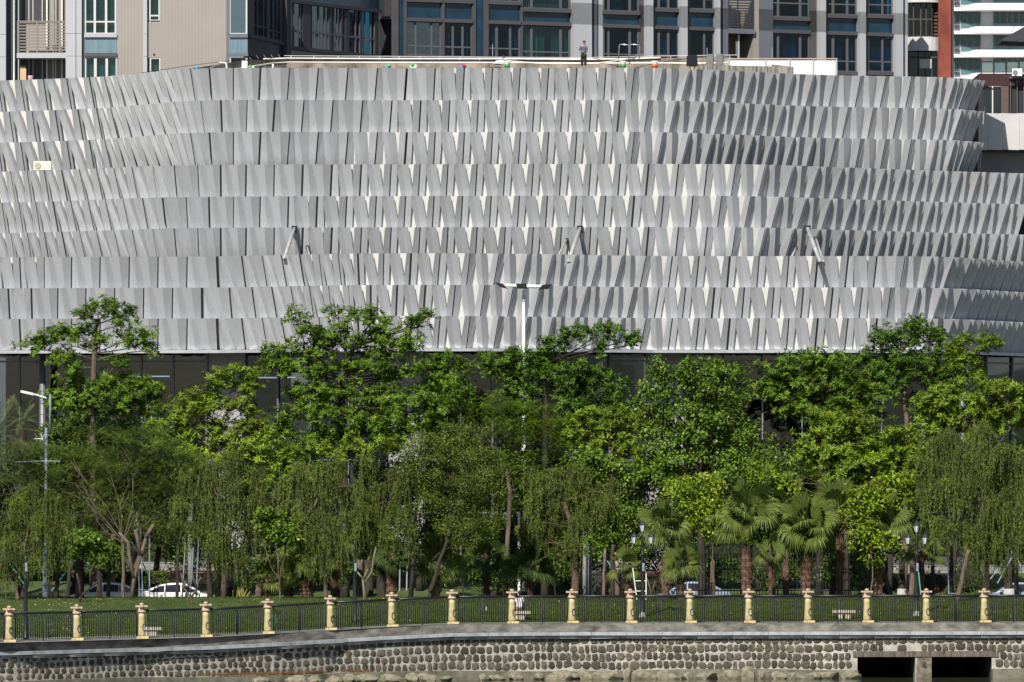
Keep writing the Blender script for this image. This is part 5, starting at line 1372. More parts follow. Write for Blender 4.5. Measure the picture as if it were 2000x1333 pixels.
for a, b, m_, d in ((1114, 1150, wpan, .5), (1150.4, 1164.5, gpan2, .15), (1165.5, 1178, wpan, -.05), (1247, 1257, gpan, .05), (1257, 1270, wpan, .5), (1324, 1337, wpan, .5), (1393.5, 1401, wpan, .5), (1401, 1421, gpan2, .1), (1481.5, 1508, gpan2, .15), (1580, 1594, gpan, .1), (1594, 1607, wpan, .5), (1607, 1611, gpan2, -.1), (1673, 1685, wpan, .5), (1743, 1757.5, wpan, .5), (1758, 1771, wpan, .15)):  # blue grey piece beside the first white pier is its painted shade
    pier(MT, mtw, m_, a, b, -.5, d, [yA((a + b) / 2) + 3, yA((a + b) / 2) + 3 - PER * .37])
# dark balcony bay
fb(MT, mtw, 'balcony_back_wall', tile, 1421, 1482, -60, 200, -2.6, -2.4)
fb(MT, mtw, 'balcony_side_wall', tile, 1470.5, 1481.5, -60, 200, -2.4, .05)
fb(MT, mtw, 'balcony_floor', gpan2, 1420.5, 1472, 57, 66.5, -2.4, .25)
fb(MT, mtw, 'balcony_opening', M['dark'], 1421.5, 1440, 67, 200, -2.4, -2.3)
mb = MB(); mb.tube([MT.w(MT.s(1445), -.2, MT.z(1445, 200)), MT.w(MT.s(1445), -.2, MT.z(1445, 67))], .09, 8); mb.build('balcony_column', M['steel'], mtw)
for k in range(14): fb(MT, mtw, 'balcony_slat', dkpan, 1421, 1470, -15 + k * 5.1, -12.4 + k * 5.1, .1, .15)
for px in (1421, 1438.5, 1467.5): fb(MT, mtw, 'balcony_post', dkpan, px, px + 1.8, -30, 57, .08, .18)
# dark slab closing the tower behind its face
fb(MT, mtw, 'tower_core', dkpan, 768, 1771, -60, 1000, -4, -3)

# ---- old brown building
obd = thing('old_apartment_block', 'old brown apartment block with caged windows and a red brick side wall', 'building', (X(1815, 472), 472, 2.3))
OB = Face(1771, 472, 1862, 472)
brn = mat('brown metal window cage', (0.06, 0.045, 0.035), rough=.8, var=.3, scale=3)
wht = mat('stained white render', (0.42, 0.41, 0.40), rough=.9, scale=1.5, col2=(0.62, 0.61, 0.60), stretch=(1, 1, .4))
fb(OB, obd, 'main_wall', mat('dark maroon render', (0.03, 0.02, 0.018), rough=.9), 1771, 1834, -60, 1000, -1.2, -.8)
for y0, y1 in ((-20, 5.5), (73, 100)):
    mb = MB(); n = 10; pts = [(OB.s(1771 + 61.5 * k / n), .5 * math.sin(math.pi * min(1, k / n * 1.0)) ** .6 if 0 < k < n else 0) for k in range(n + 1)]
    for (s0, d0), (s1, d1) in zip(pts, pts[1:]):
        z0, z1 = OB.z(1800, y1), OB.z(1800, y0)
        mb.hexa([OB.w(s0, d0, z0), OB.w(s1, d1, z0), OB.w(s1, -.8, z0), OB.w(s0, -.8, z0)], [OB.w(s0, d0, z1), OB.w(s1, d1, z1), OB.w(s1, -.8, z1), OB.w(s0, -.8, z1)])
    mb.build('rounded_parapet', wht, obd, smooth=False)
win(OB, obd, [(1774, 1783), (1785, 1797), (1799.5, 1808), (1810, 1820)], 6, 72, brn, glassmat('grimy glass', (0.3, 0.26, 0.2), refl=.04), tr=38, cur=.7, outer=(1772, 1821), curtm=mat('brown blind', (0.14, 0.12, 0.10), rough=.9))
for k in range(9): fb(OB, obd, 'shutter_slat', brn, 1821.5, 1832, 9 + k * 7, 13 + k * 7, -.5, -.35)
win(OB, obd, [(1776, 1792), (1795, 1806), (1808, 1819), (1821, 1831)], 101, 180, brn, wg, tr=112, cur=.5, outer=(1772, 1833), curtm=mat('red brown blind', (0.20, 0.04, 0.03), rough=.9))
fb(OB, obd, 'white_blind', wht, 1796, 1819, 116, 134, .04, .07)
brk = mat('weathered red brick', (0.12, 0.026, 0.018), rough=.9, scale=1.1, col2=(0.25, 0.065, 0.04), stretch=(1.5, 1, .5), detail=6)
tilejoint(brk, .25, .09, .75)
fb(OB, obd, 'brick_side_wall', brk, 1832.5, 1857, -60, 1000, -3, .3)
fb(OB, obd, 'dark_return', dkpan, 1857, 1863, -60, 1000, -3, .1)
# ---- far white building with wavy balconies
far = thing('wavy_balcony_block', 'distant pale block with wavy white balcony bands at upper right', 'building', (X(1940, 540), 545, 2.3))
FB = Face(1860, 545, 2030, 545)
grb = mat('pale grey facade', (0.33, 0.35, 0.38), rough=.7, var=.06); tealg = mat('teal glass band', (0.06, 0.15, 0.18), rough=.2, var=.2)
fb(FB, far, 'main_wall', grb, 1858, 2030, -60, 1000, -1.5, -.8)
wband = mat('white balcony band', (0.74, 0.74, 0.73), rough=.6, var=.03)
for yb in (-36, 10, 55.5, 101, 146):
    mb = MB(); n = 24
    for k in range(n):
        xa, xb = 1862 + k * 7, 1869 + k * 7
        def prof(x): 
            u = min(1, max(0, (x - 1878) / 25)); u = u * u * (3 - 2 * u)
            return yb + 5.5 - 7.5 * u, yb + 11.5
        (ta, ba), (tb_, bb_) = prof(xa), prof(xb)
        da, db = [.1 + .9 * min(1, max(0, (x - 1872) / 40)) for x in (xa, xb)]
        mb.hexa([FB.w(FB.s(xa), da, FB.z(xa, ba)), FB.w(FB.s(xb), db, FB.z(xb, bb_)), FB.w(FB.s(xb), -.8, FB.z(xb, bb_)), FB.w(FB.s(xa), -.8, FB.z(xa, ba))],
                [FB.w(FB.s(xa), da, FB.z(xa, ta)), FB.w(FB.s(xb), db, FB.z(xb, tb_)), FB.w(FB.s(xb), -.8, FB.z(xb, tb_)), FB.w(FB.s(xa), -.8, FB.z(xa, ta))])
    mb.build('balcony_band', wband, far)
    y0 = yb + 12
    for ps in ([(1866, 1874)], [(1879, 1888), (1891, 1901), (1903, 1915)], [(1943, 1953), (1955, 1966), (1970, 1976), (1982, 1989), (1993, 2003)]):
        win(FB, far, ps, y0, y0 + 23, frm, wg2, cur=.45, d0=-.75)
    for a, b in ((1878, 1916), (1941, 2030)): fb(FB, far, 'glass_band', tealg, a, b, y0 + 23.5, y0 + 30, -.8, -.7)
    fb(FB, far, 'ac_grille', dkpan, 1865, 1875, y0 + 26, y0 + 33, -.8, -.6)
# ---- dark house with terrace at the right edge
dh = thing('dark_terrace_house', 'dark building with glass terrace rail behind the right end of the facade', 'building', (X(1960, 425), 425, 2.3))
DH = Face(1905, 425, 2030, 425)
fb(DH, dh, 'main_wall', mat('near black render', (0.016, 0.015, 0.018), rough=.8), 1913, 2030, 165, 330, -6, -.2)
fb(DH, dh, 'maroon_parapet', mat('dark maroon brick', (0.035, 0.014, 0.014), rough=.9, var=.2), 1912, 2030, 144, 168, -6, .0)
fb(DH, dh, 'door_frame', frw, 1923, 1960, 168, 170, -.2, -.05)
for a, b in ((1921, 1937), (1941, 1954)): fb(DH, dh, 'window_pane', mat('black window glass', (0.01, 0.016, 0.022), rough=.1), a, b, 172, 222, -.2, -.15)
for a in (1937.5, 1955): fb(DH, dh, 'window_frame', frw, a, a + 2.5, 168, 222, -.2, -.02)
fb(DH, dh, 'brick_pier', mat('brown brick pier', (0.09, 0.06, 0.055), rough=.9, var=.2, scale=4), 1955, 1970, 167, 222, -.2, .0)
for k in range(3): fb(DH, dh, 'window_frame', frm, 1973 + k * 13, 1974.5 + k * 13, 155, 222, -.2, .02)
fb(DH, dh, 'bay_frame', frm, 1970, 2030, 151, 154, -.3, .25)
tg = glassmat('terrace glass', (0.62, 0.75, 0.72), refl=.25, rough=.02, wob=.4)
for k in range(5):
    a = 1916.5 + k * 24.5; fb(DH, dh, 'rail_post', M['black'], a - 1, a + 1, 117 - k, 144, .0, .08)
    fb(DH, dh, 'terrace_glass', tg, a + 2, a + 22, 124 - k, 141, .02, .04)
    fb(DH, dh, 'top_rail', M['black'], a - 1, a + 24, 120 - k, 121.8 - k, -.01, .09)
ev = MB(); a, b, c = P(1958, 80, 424), P(2030, 36, 424), P(2030, 84, 424)
ev.add([a, (a.x, a.y, a.z + .12), b, c, (a.x, a.y + 4, a.z), (a.x, a.y + 4, a.z + .12), (b.x, b.y + 4, b.z), (c.x, c.y + 4, c.z)], [(0, 1, 2, 3), (4, 7, 6, 5), (0, 3, 7, 4), (1, 5, 6, 2), (0, 4, 5, 1)])
ev.build('sloping_eave', mat('dark roof tiles', (0.03, 0.032, 0.038), rough=.8, var=.3, scale=5), dh)
mb = MB(); mb.tube([P(1980, 52, 424), P(1976, 66, 424)], .02, 4); mb.tube([P(2010, 95, 426), P(2010, 144, 426)], .06, 6); mb.build('eave_support', M['black'], dh)
acu = thing('air_conditioner', 'white air conditioner on the dark terrace house at the right edge', 'air conditioner', P(1986, 150, 424.6))
mb = MB(); a, b = P(1976.5, 149, 424.6), P(1995.5, 135, 424.6); mb.box(a.x, b.x, 424.3, 424.7, a.z, b.z); mb.build('casing', M['white'], acu)
mb = MB(); c = P(1983, 142, 424.28); mb.tube([c, c + Vector((0, -.02, 0))], .17, 14); mb.build('fan_grille', M['grey'], acu)
# ---- white wall at the right under the dark house
ww = thing('white_side_building', 'white walled lower building at the right edge with shadows on it', 'building', (X(1970, 419), 419, 2.3))
WF = Face(1900, 419, 2030, 421)
wwm = mat('off white wall paint', (0.58, 0.57, 0.56), rough=.8, var=.06, scale=.7)
for a, b in ((1905, 1929.5), (1930, 1957), (1957.5, 1991), (1991.5, 2030)): fb(WF, ww, 'wall_panel', wwm, a, b, 222, 293, -3, 0)
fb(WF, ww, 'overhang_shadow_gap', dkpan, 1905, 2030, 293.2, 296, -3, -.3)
fb(WF, ww, 'lower_wall', mat('grey lower wall', (0.22, 0.22, 0.22), rough=.9, var=.08, scale=.6), 1905, 2030, 296, 1000, -3, -1.2)
lad = thing('roof_ladder', 'steel cat ladder fixed at the right end of the panelled facade', 'ladder', P(1920, 290, 414))
for x0, y0, x1, y1 in ((1912, 210, 1910, 330), (1922, 208, 1914, 330)):
    mb = MB(); mb.tube([P(x0 + 1, y0, 413.2), P(x0, y0 + 8, 413.2), P(x1, y1, 413.2)], .035, 6); mb.build('stile', M['steel'], lad)
for k in range(9):
    y = 214 + k * 12; mb = MB(); mb.tube([P(1911.5 - k * .2, y, 413.2), P(1921 - k * .7, y, 413.2)], .022, 5); mb.build('rung', M['steel'], lad)
# small AC unit sitting on the ledge of the facade at the left
ac2 = thing('air_conditioner', 'small cream air conditioner standing on the facade ledge at the left', 'air conditioner', P(82, 331, 407))
mb = MB(); a, b = P(65.5, 332.5, 407.3), P(100, 315, 407.3); mb.box(a.x, b.x, 407.3, 407.75, a.z, b.z); mb.build('casing', mat('cream casing', (0.62, 0.58, 0.48), rough=.5), ac2)
mb = MB(); c = P(74, 324, 407.28); mb.tube([c, c + Vector((0, -.02, 0))], .2, 14); mb.build('fan_grille', mat('beige grille', (0.35, 0.33, 0.28), rough=.6), ac2)
# ================================================================ vegetation
NR = np.random.RandomState(5)
def leaf_mesh(name, c, d, nrm, L, W, fold=0.0):
    """one kite shaped leaf per row: base point c, direction d, approximate normal nrm, length L, width W"""
    n = len(c)
    d = d / (np.linalg.norm(d, axis=1, keepdims=True) + 1e-9)
    s = np.cross(d, nrm); s /= (np.linalg.norm(s, axis=1, keepdims=True) + 1e-9)
    L = L.reshape(-1, 1); W = W.reshape(-1, 1)
    m = c + d * L * .45
    v = np.empty((n, 4, 3), np.float32)
    v[:, 0] = c; v[:, 1] = m + s * W * .5; v[:, 2] = c + d * L; v[:, 3] = m - s * W * .5
    return v.reshape(-1, 3)
def np_mesh(name, v, mats_=None):
    nq = len(v) // 4
    me = bpy.data.meshes.new(name)
    me.vertices.add(nq * 4); me.vertices.foreach_set('co', v.astype(np.float32).ravel())
    me.loops.add(nq * 4); me.loops.foreach_set('vertex_index', np.arange(nq * 4, dtype=np.int32))
    me.polygons.add(nq); me.polygons.foreach_set('loop_start', np.arange(0, nq * 4, 4, dtype=np.int32)); me.polygons.foreach_set('loop_total', np.full(nq, 4, np.int32))
    me.update(calc_edges=True)
    return me
TRI = [0]
def unit(n):
    v = NR.normal(size=(n, 3)); return v / np.linalg.norm(v, axis=1, keepdims=True)

def clump_points(blobs, D, per, size, depth, shell=.6, flat=1.0):
    """blobs in photo pixels -> centres of small leaf clumps. returns centres, outward directions"""
    cs, ds = [], []
    nb_ = []
    for b in blobs:
        nb_.append((b[0], b[1], b[2] * .78, b[3] * .78) + tuple(b[4:]))
        for j in range(3):
            a = NR.rand() * 6.28; f_ = .38 + .2 * NR.rand()
            nb_.append((b[0] + math.cos(a) * b[2] * .8, b[1] + math.sin(a) * b[3] * .75, b[2] * f_, b[3] * f_, (b[4] if len(b) > 4 else 0) + NR.uniform(-1, 1) * b[2] * .02))
    for b in nb_:
        px, py, rx, rz = b[:4]; dd = b[4] if len(b) > 4 else 0
        k = D / F; cx, cz = X(px, D), Z(py, D); rx *= k; rz *= k; ry = min(max(rx, rz), 3.2) * depth
        area = math.pi * rx * rz
        n = max(3, int(area * per / size ** 2))
        u = unit(n)
        # more on the top and the front than at the back
        u[:, 2] = np.where(NR.rand(n) < .45, np.abs(u[:, 2]), u[:, 2])
        r = (shell + (1 - shell) * NR.rand(n)) ** 1.0
        p = u * r[:, None] * np.array([rx, ry, rz]) + np.array([cx, D + dd, cz])
        p += NR.normal(size=(n, 3)) * size * .35
        cs.append(p); ds.append(u)
    return np.concatenate(cs), np.concatenate(ds)

def whorl_leaves(c, d, size, k, L, W, droop=.35, up=.7):
    """k leaves radiating from each of several twig ends in a clump"""
    n = len(c)
    T = 5                                     # twig ends per clump
    ax = np.repeat(d, T, axis=0) * .6 + unit(n * T) * .55 + np.array([0, -.15, up])
    ax /= np.linalg.norm(ax, axis=1, keepdims=True)
    p = np.repeat(c, T, axis=0) + ax * size * (.25 + .5 * NR.rand(n * T, 1)) + unit(n * T) * size * .35
    N = n * T
    P_ = np.repeat(p, k, axis=0); A = np.repeat(ax, k, axis=0)
    ref = np.tile(np.array([.3, .9, .1]), (N * k, 1)); s = np.cross(A, ref); s /= np.linalg.norm(s, axis=1, keepdims=True); t = np.cross(A, s)
    ang = np.tile(np.arange(k) * 2 * np.pi / k, N) + np.repeat(NR.rand(N) * 6.28, k) + NR.normal(size=N * k) * .25
    rad = s * np.cos(ang)[:, None] + t * np.sin(ang)[:, None]
    dr = rad + A * (.35 + .3 * NR.rand(N * k, 1)) + np.array([0, 0, -1]) * droop * (NR.rand(N * k, 1) + .3)
    nr = A + NR.normal(size=(N * k, 3)) * .25
    LL = L * (.7 + .6 * NR.rand(N * k)); WW = W * (.8 + .4 * NR.rand(N * k))
    return leaf_mesh('l', P_, dr, nr, LL, WW)

def rand_leaves(c, d, size, k, L, W, droop=.3, flatn=.6):
    n = len(c); N = n * k
    P_ = np.repeat(c, k, axis=0) + unit(N) * size * (NR.rand(N, 1) ** .5)
    dr = np.repeat(d, k, axis=0) * .5 + unit(N) * .8 + np.array([0, 0, -droop])
    nr = np.array([0, -.35, flatn]) + np.repeat(d, k, axis=0) * .5 + unit(N) * .55
    return leaf_mesh('l', P_, dr, nr, L * (.7 + .6 * NR.rand(N)), W * (.7 + .6 * NR.rand(N)))

def feather_leaves(c, d, size, L, W):
    """flat sprays: long rachis with narrow paired leaflets, nearly horizontal"""
    n = len(c); T = 6; N = n * T
    p = np.repeat(c, T, axis=0) + NR.normal(size=(N, 3)) * size * np.array([.5, .5, .16])
    a = NR.rand(N) * 6.28; r = np.stack([np.cos(a), np.sin(a), -.12 - .25 * NR.rand(N)], 1)
    K = 9; out = []
    side = np.stack([-np.sin(a), np.cos(a), np.zeros(N)], 1)
    for j in range(K):
        f = j / (K - 1.0)
        for s in (-1, 1):
            b = p + r * (size * .8 * f)[..., None] if False else p + r * size * .8 * f - np.array([0, 0, 1]) * size * .12 * f * f
            out.append(leaf_mesh('l', b, side * s + r * .5 + np.array([0, 0, -.1]), np.tile(np.array([0, -.2, 1.]), (N, 1)) + unit(N) * .3, np.full(N, L * (1 - .45 * f)), np.full(N, W)))
    return np.concatenate(out)

def strand_leaves(blobs, D, per, Lmin, Lmax, L, W, depth=.8):
    """drooping strands hanging from arching twigs"""
    starts = []; nb_ = []
    for b in blobs:
        for j in range(4):
            nb_.append((b[0] + NR.uniform(-.75, .75) * b[2], b[1] + NR.uniform(-.7, .6) * b[3], b[2] * NR.uniform(.3, .6), b[3] * NR.uniform(.3, .6), NR.uniform(-.6, .6)))
    for b in nb_:
        px, py, rx, rz = b[:4]; dd = b[4] if len(b) > 4 else 0; k = D / F
        cx, cz = X(px, D), Z(py, D); rx *= k; rz *= k; ry = min(rx, 3) * depth
        n = int(rx * rz * math.pi * per)
        u = unit(n); r = NR.rand(n) ** .4
        p = u * r[:, None] * np.array([rx, ry, rz]) + np.array([cx, D + dd, cz]); starts.append(p)
    p = np.concatenate(starts); n = len(p)
    a = NR.rand(n) * 6.28; out = np.stack([np.cos(a), np.sin(a) * .8, np.zeros(n)], 1) * (.12 + .25 * NR.rand(n, 1))
    H = Lmin + (Lmax - Lmin) * NR.rand(n)
    K = 11; res = []; stem = []
    prev = p
    for j in range(K):
        f = (j + 1) / K
        q = p + out * (f * 1.4) ** .6 - np.array([0, 0, 1]) * (H * f ** 1.25)[:, None] + np.array([0, 0, .10]) * math.sin(math.pi * min(1, f * 1.6)) + NR.normal(size=(n, 3)) * .012
        dr = q - prev
        sd = np.stack([-dr[:, 1], dr[:, 0], np.zeros(n)], 1) * 3 + unit(n) * .35
        nn = unit(n) + np.array([0, -1, .3])
        for s in (-1, 1):
            res.append(leaf_mesh('l', prev, dr * 2.2 + sd * s * .6 + unit(n) * .10, nn, L * (.6 + .8 * NR.rand(n)), W * (.7 + .6 * NR.rand(n))))
        w = np.array([.006, 0, 0]); v = np.stack([prev - w, prev + w, q + w, q - w], 1).reshape(-1, 3); stem.append(v)
        prev = q
    return np.concatenate(res), np.concatenate(stem)

bark = mat('grey brown bark', (0.055, 0.040, 0.028), rough=.95, scale=3, col2=(0.16, 0.12, 0.09), bump=.6, bscale=14, stretch=(2, 2, .5), detail=8)
barkd = mat('dark bark', (0.014, 0.011, 0.009), rough=.95, scale=3, col2=(0.05, 0.038, 0.03), bump=.6, bscale=14, stretch=(2, 2, .5))  # darker toned copy of the bark above
twigm = mat('pale dry twigs', (0.11, 0.085, 0.06), rough=.95, var=.3, scale=4)
LM = {
 'layer': leafmat('glossy whorled leaves', (0.020, 0.060, 0.006), (0.085, 0.165, 0.014), trans=.30, rough=.55, patch=.012, patchcol=(0.35, 0.22, 0.02)),
 'layerdeep': leafmat('deep green whorled leaves', (0.018, 0.050, 0.006), (0.058, 0.125, 0.012), trans=.28, rough=.5, patch=.006, patchcol=(0.35, 0.22, 0.02)),
 'bright': leafmat('yellow green whorled leaves', (0.035, 0.085, 0.008), (0.13, 0.20, 0.018), trans=.32, rough=.55, patch=.02, patchcol=(0.33, 0.26, 0.03)),
 'heart': leafmat('heart shaped leaves', (0.026, 0.070, 0.009), (0.085, 0.155, 0.018), trans=.32, rough=.42),
 'feather': leafmat('feathery leaflets', (0.045, 0.105, 0.005), (0.11, 0.19, 0.010), trans=.35, rough=.5),
 'feathd': leafmat('dull feathery leaflets', (0.026, 0.050, 0.008), (0.072, 0.115, 0.018), trans=.3, rough=.5, patch=.02, patchcol=(0.25, 0.22, 0.03)),
 'weep': leafmat('olive drooping leaves', (0.036, 0.068, 0.012), (0.098, 0.150, 0.028), trans=.45, rough=.6, patch=.04, patchcol=(0.12, 0.085, 0.05)),
 'fine': leafmat('small olive leaves', (0.026, 0.050, 0.009), (0.085, 0.125, 0.022), trans=.3, rough=.5),
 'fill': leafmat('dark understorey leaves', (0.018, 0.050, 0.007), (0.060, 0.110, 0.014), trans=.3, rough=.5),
 'lime': leafmat('lime green shrub leaves', (0.05, 0.11, 0.006), (0.14, 0.21, 0.015), trans=.3, rough=.45),
 'red': leafmat('dark red shrub leaves', (0.035, 0.010, 0.012), (0.085, 0.022, 0.025), trans=.2, rough=.5),
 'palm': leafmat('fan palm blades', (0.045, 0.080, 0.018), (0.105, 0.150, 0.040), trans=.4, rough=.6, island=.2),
 'palm_shade': leafmat('shaded fan palm blades', (0.015, 0.035, 0.010), (0.045, 0.080, 0.020), trans=.3, rough=.6, island=.2),  # same blades with shade put into the colour
 'date': leafmat('grey green date palm leaflets', (0.035, 0.060, 0.030), (0.095, 0.13, 0.065), trans=.2, rough=.45, island=.2),
}
for m_ in ('prune',): pass

def limb(mb, a, b, r0, r1, bend=.15, seg=5, seed=None):
    a, b = Vector(a), Vector(b); L = (b - a).length
    off = Vector((rnd.uniform(-1, 1), rnd.uniform(-1, 1), rnd.uniform(-.3, .6))) * L * bend
    pts = []
    for i in range(seg + 1):
        t = i / seg; pts.append(a.lerp(b, t) + off * math.sin(math.pi * t) + Vector((rnd.uniform(-1, 1), rnd.uniform(-1, 1), 0)) * L * .015)
    mb.tube(pts, [r0 + (r1 - r0) * (i / seg) for i in range(seg + 1)], 6 if r0 > .05 else 4, cap=False)
    return pts

def tree(kind, label, base, D, blobs, species, trunk=.16, forks=None, size=.42, group='trees along the river park', barkm=None, per=1.0, twigs=True, depth=.8, trunk_px=None, name=None):
    bx = base; z = gz(bx, D)
    t = thing(name or kind, label, 'tree', (X(bx, D), D, z), group)
    off = Vector(t.location)
    # crown
    if species in ('layer', 'layerdeep', 'bright'):
        c, d = clump_points(blobs, D, 3.0 * per, size, depth, shell=.35)
        v = whorl_leaves(c, d, size * .95, 6, .245, .080, droop=.45)
    elif species == 'heart':
        c, d = clump_points(blobs, D, 2.6 * per, size, depth, shell=.4)
        v = rand_leaves(c, d, size * .95, 22, .165, .145, droop=.55, flatn=.5)
    elif species in ('feather', 'feathd'):
        c, d = clump_points(blobs, D, 3.0 * per, size, depth, shell=.2)
        v = feather_leaves(c, d, size * 1.25, .10, .034)
    elif species in ('fine',):
        c, d = clump_points(blobs, D, 4.2 * per, size, depth, shell=.3)
        v = rand_leaves(c, d, size * .85, 32, .13, .045, droop=-.1)
    elif species == 'weep':
        v, st = strand_leaves(blobs, D, 50 * per, .3, rnd.uniform(1.2, 2.0), .16, .040)
        TRI[0] += len(st) // 2
        me = np_mesh('drooping_twigs', st - np.array(off)); link('drooping_twigs', me, mat('olive drooping twigs', (0.065, 0.072, 0.025), rough=.9, var=.3, scale=2), t, kind='stuff')
    else:
        c, d = clump_points(blobs, D, 2.6 * per, size, depth, shell=.3)
        v = rand_leaves(c, d, size, 15, .22, .11, droop=.3)
    TRI[0] += len(v) // 2
    me = np_mesh('crown', v - np.array(off)); me.materials.append(LM[species])
    link('crown', me, LM[species], t, kind='stuff')
    # trunk and branches
    bm_ = barkm or bark
    mb = MB(); B0 = Vector((X(bx, D), D, z - .1))
    path = trunk_px or [(bx, None), (sum(b[0] * b[2] for b in blobs) / sum(b[2] for b in blobs), max(b[1] for b in blobs) - 20)]
    pts = [B0] + [P(px, py, D) for px, py in path if py is not None]
    n = len(pts)
    fine = []
    for a, b in zip(pts, pts[1:]):
        for k in range(4): fine.append(a.lerp(b, k / 4) + Vector((rnd.uniform(-.04, .04), rnd.uniform(-.04, .04), 0)))
    fine.append(pts[-1]); fine[0] = pts[0]
    rr = [trunk * (1.25 if i == 0 else 1) * (1 - .55 * i / len(fine)) for i in range(len(fine))]
    mb.tube(fine, rr, 8); mb.build('trunk', bm_, t, smooth=True)
    br = MB()
    for b in blobs:
        dd = b[4] if len(b) > 4 else 0
        tip = P(b[0] + rnd.uniform(-.3, .3) * b[2], b[1] + b[3] * .2, D + dd)
        # nearest lower trunk node
        cand = [q for q in fine if q.z < tip.z - .25] or fine[:1]
        q = min(cand[-6:], key=lambda q: (q - tip).length)
        w0 = max(.028, trunk * .2)
        p2 = limb(br, q, tip, w0, .018, .14)
        if twigs:
            k = D / F
            for j in range(max(2, int(b[2] / 14))):
                s_ = p2[rnd.randint(2, 5)]
                e = tip + Vector((rnd.uniform(-1, 1) * b[2] * k * .95, rnd.uniform(-1, 1) * b[2] * k * .6, rnd.uniform(-.5, .9) * b[3] * k))
                limb(br, s_, e, .018, .007, .12, 3)
    br.build('branches', bm_, t, kind='stuff')
    return t

# ---- tall layered trees (whorled leaves in flat tiers)
G1 = 'layered evergreen trees in front of the building'
tree('layered_tree', 'tall layered tree at the left whose flat top stands clear against the grey panels', 183, 356,
     [(195,607,34,13),(160,613,20,9),(233,607,15,6),(253,615,6,6),(62,680,24,16),(98,668,30,16),(140,662,34,18),(160,650,22,12),(205,668,22,12),(243,664,30,16),(278,668,18,14),(293,684,9,12),(225,636,10,10),(120,706,26,18),(140,742,42,20),(190,756,40,18),(240,748,34,20),(270,765,34,18),(300,778,22,14),(230,712,20,10),(120,780,40,22),(180,800,60,26),(300,800,20,18),(250,800,40,20)], 'layer', .2, trunk_px=[(182,900),(183,720),(184,660),(192,625)], group=G1)
tree('layered_tree', 'rounded bright layered tree left of centre before the curtained windows', 440, 354,
     [(460,735,34,14),(490,728,16,8),(425,750,32,18),(478,762,30,18),(380,795,40,20),(352,830,34,20),(420,800,44,24),(470,805,36,22),(400,850,60,28),(340,870,40,24),(470,860,50,26),(505,830,24,18),(310,850,24,18),(360,905,50,24),(440,905,60,26)], 'bright', .2, group=G1)
tree('layered_tree', 'largest layered tree, left of centre, with many stacked crown tiers', 672, 356,
     [(588,630,26,12),(680,622,34,15),(735,618,16,12),(745,634,18,12),(815,636,26,15),(835,626,8,6),(640,655,40,16),(600,650,20,12),(750,655,26,14),(800,664,36,8),(540,682,16,8),(575,690,30,15),(625,688,40,20),(700,672,50,20),(760,690,42,16),(795,682,20,12),(528,716,18,8),(560,722,36,14),(620,728,46,18),(690,722,56,20),(770,728,46,18),(838,720,34,12),(880,712,26,9),(900,716,10,7),(855,745,44,20),(600,775,44,20),(660,775,60,22),(740,780,60,24),(810,775,50,22),(590,812,44,24),(690,820,70,26),(780,820,60,24),(640,860,60,24),(740,860,60,24),(560,850,30,20),(860,780,30,16)], 'layer', .28, trunk_px=[(672,980),(668,820),(664,740),(690,680)], group=G1, barkm=barkd)
tree('layered_tree', 'deep green layered tree right of the white mast, one long bough reaching right', 1064, 355,
     [(958,708,30,16),(1000,700,26,14),(985,728,46,18),(1050,730,46,22),(1110,728,46,20),(1160,738,40,20),(1195,752,26,18),(1065,680,18,14),(1060,700,14,10),(1090,672,24,10),(1120,655,30,11),(1160,655,36,10),(1200,652,26,9),(1225,662,16,8),(1238,672,6,5),(1176,684,10,12),(1090,762,60,22),(1160,775,46,22),(1010,762,36,16),(1022,714,24,13),(1024,745,24,14),(1020,778,24,15),(1024,812,26,15),(1020,845,26,15),(1195,790,24,20),(1130,800,50,20)], 'layerdeep', .22, trunk_px=[(1062,960),(1066,800),(1064,710)], group=G1, barkm=barkd)
tree('layered_tree', 'yellow green layered tree right of centre below the deep green one', 1180, 351,
     [(1140,820,36,20),(1190,815,40,20),(1240,825,40,18),(1280,832,26,14),(1120,850,40,22),(1190,850,50,24),(1250,860,44,20),(1220,890,30,20),(1160,880,40,20)], 'bright', .18, group=G1)
tree('layered_tree', 'slender dark tree whose umbrella crown stands against the dark blue panels at right', 1765, 357,
     [(1722,664,22,10),(1745,655,26,14),(1790,645,34,17),(1815,652,22,14),(1834,664,9,8),(1775,668,20,8),(1740,674,10,8),(1710,668,10,6),(1690,708,38,16),(1740,712,40,18),(1800,712,40,18),(1838,692,16,10),(1850,720,26,16),(1710,735,44,18),(1770,745,56,20),(1830,752,40,18),(1862,758,26,12),(1800,785,50,20),(1730,770,36,16)], 'layerdeep', .16, trunk_px=[(1772,860),(1766,720),(1758,690),(1785,655)], group=G1, barkm=bark)
tree('layered_tree', 'thin tree with a small flat crown and yellowing leaves hanging down its stem, far right', 1911, 353,
     [(1885,672,22,8),(1915,677,32,7),(1945,670,14,8),(1868,694,14,12),(1885,698,20,8),(1857,690,8,6),(1911,712,7,12),(1912,735,6,12),(1873,724,20,8),(1880,738,14,8)], 'bright', .085, trunk_px=[(1911,900),(1912,760),(1912,690)], group=G1, twigs=True, per=1.3)
tree('layered_tree', 'broad layered tree filling the far right edge beneath the thin crowned tree', 1930, 350,
     [(1840,775,34,14),(1880,790,40,18),(1930,772,44,16),(1975,765,34,16),(2005,770,30,18),(1830,800,36,18),(1890,815,50,20),(1950,805,50,20),(2000,812,36,22),(1820,825,40,18),(1800,800,26,14),(1860,845,40,18),(1930,835,50,18)], 'bright', .2, group=G1)
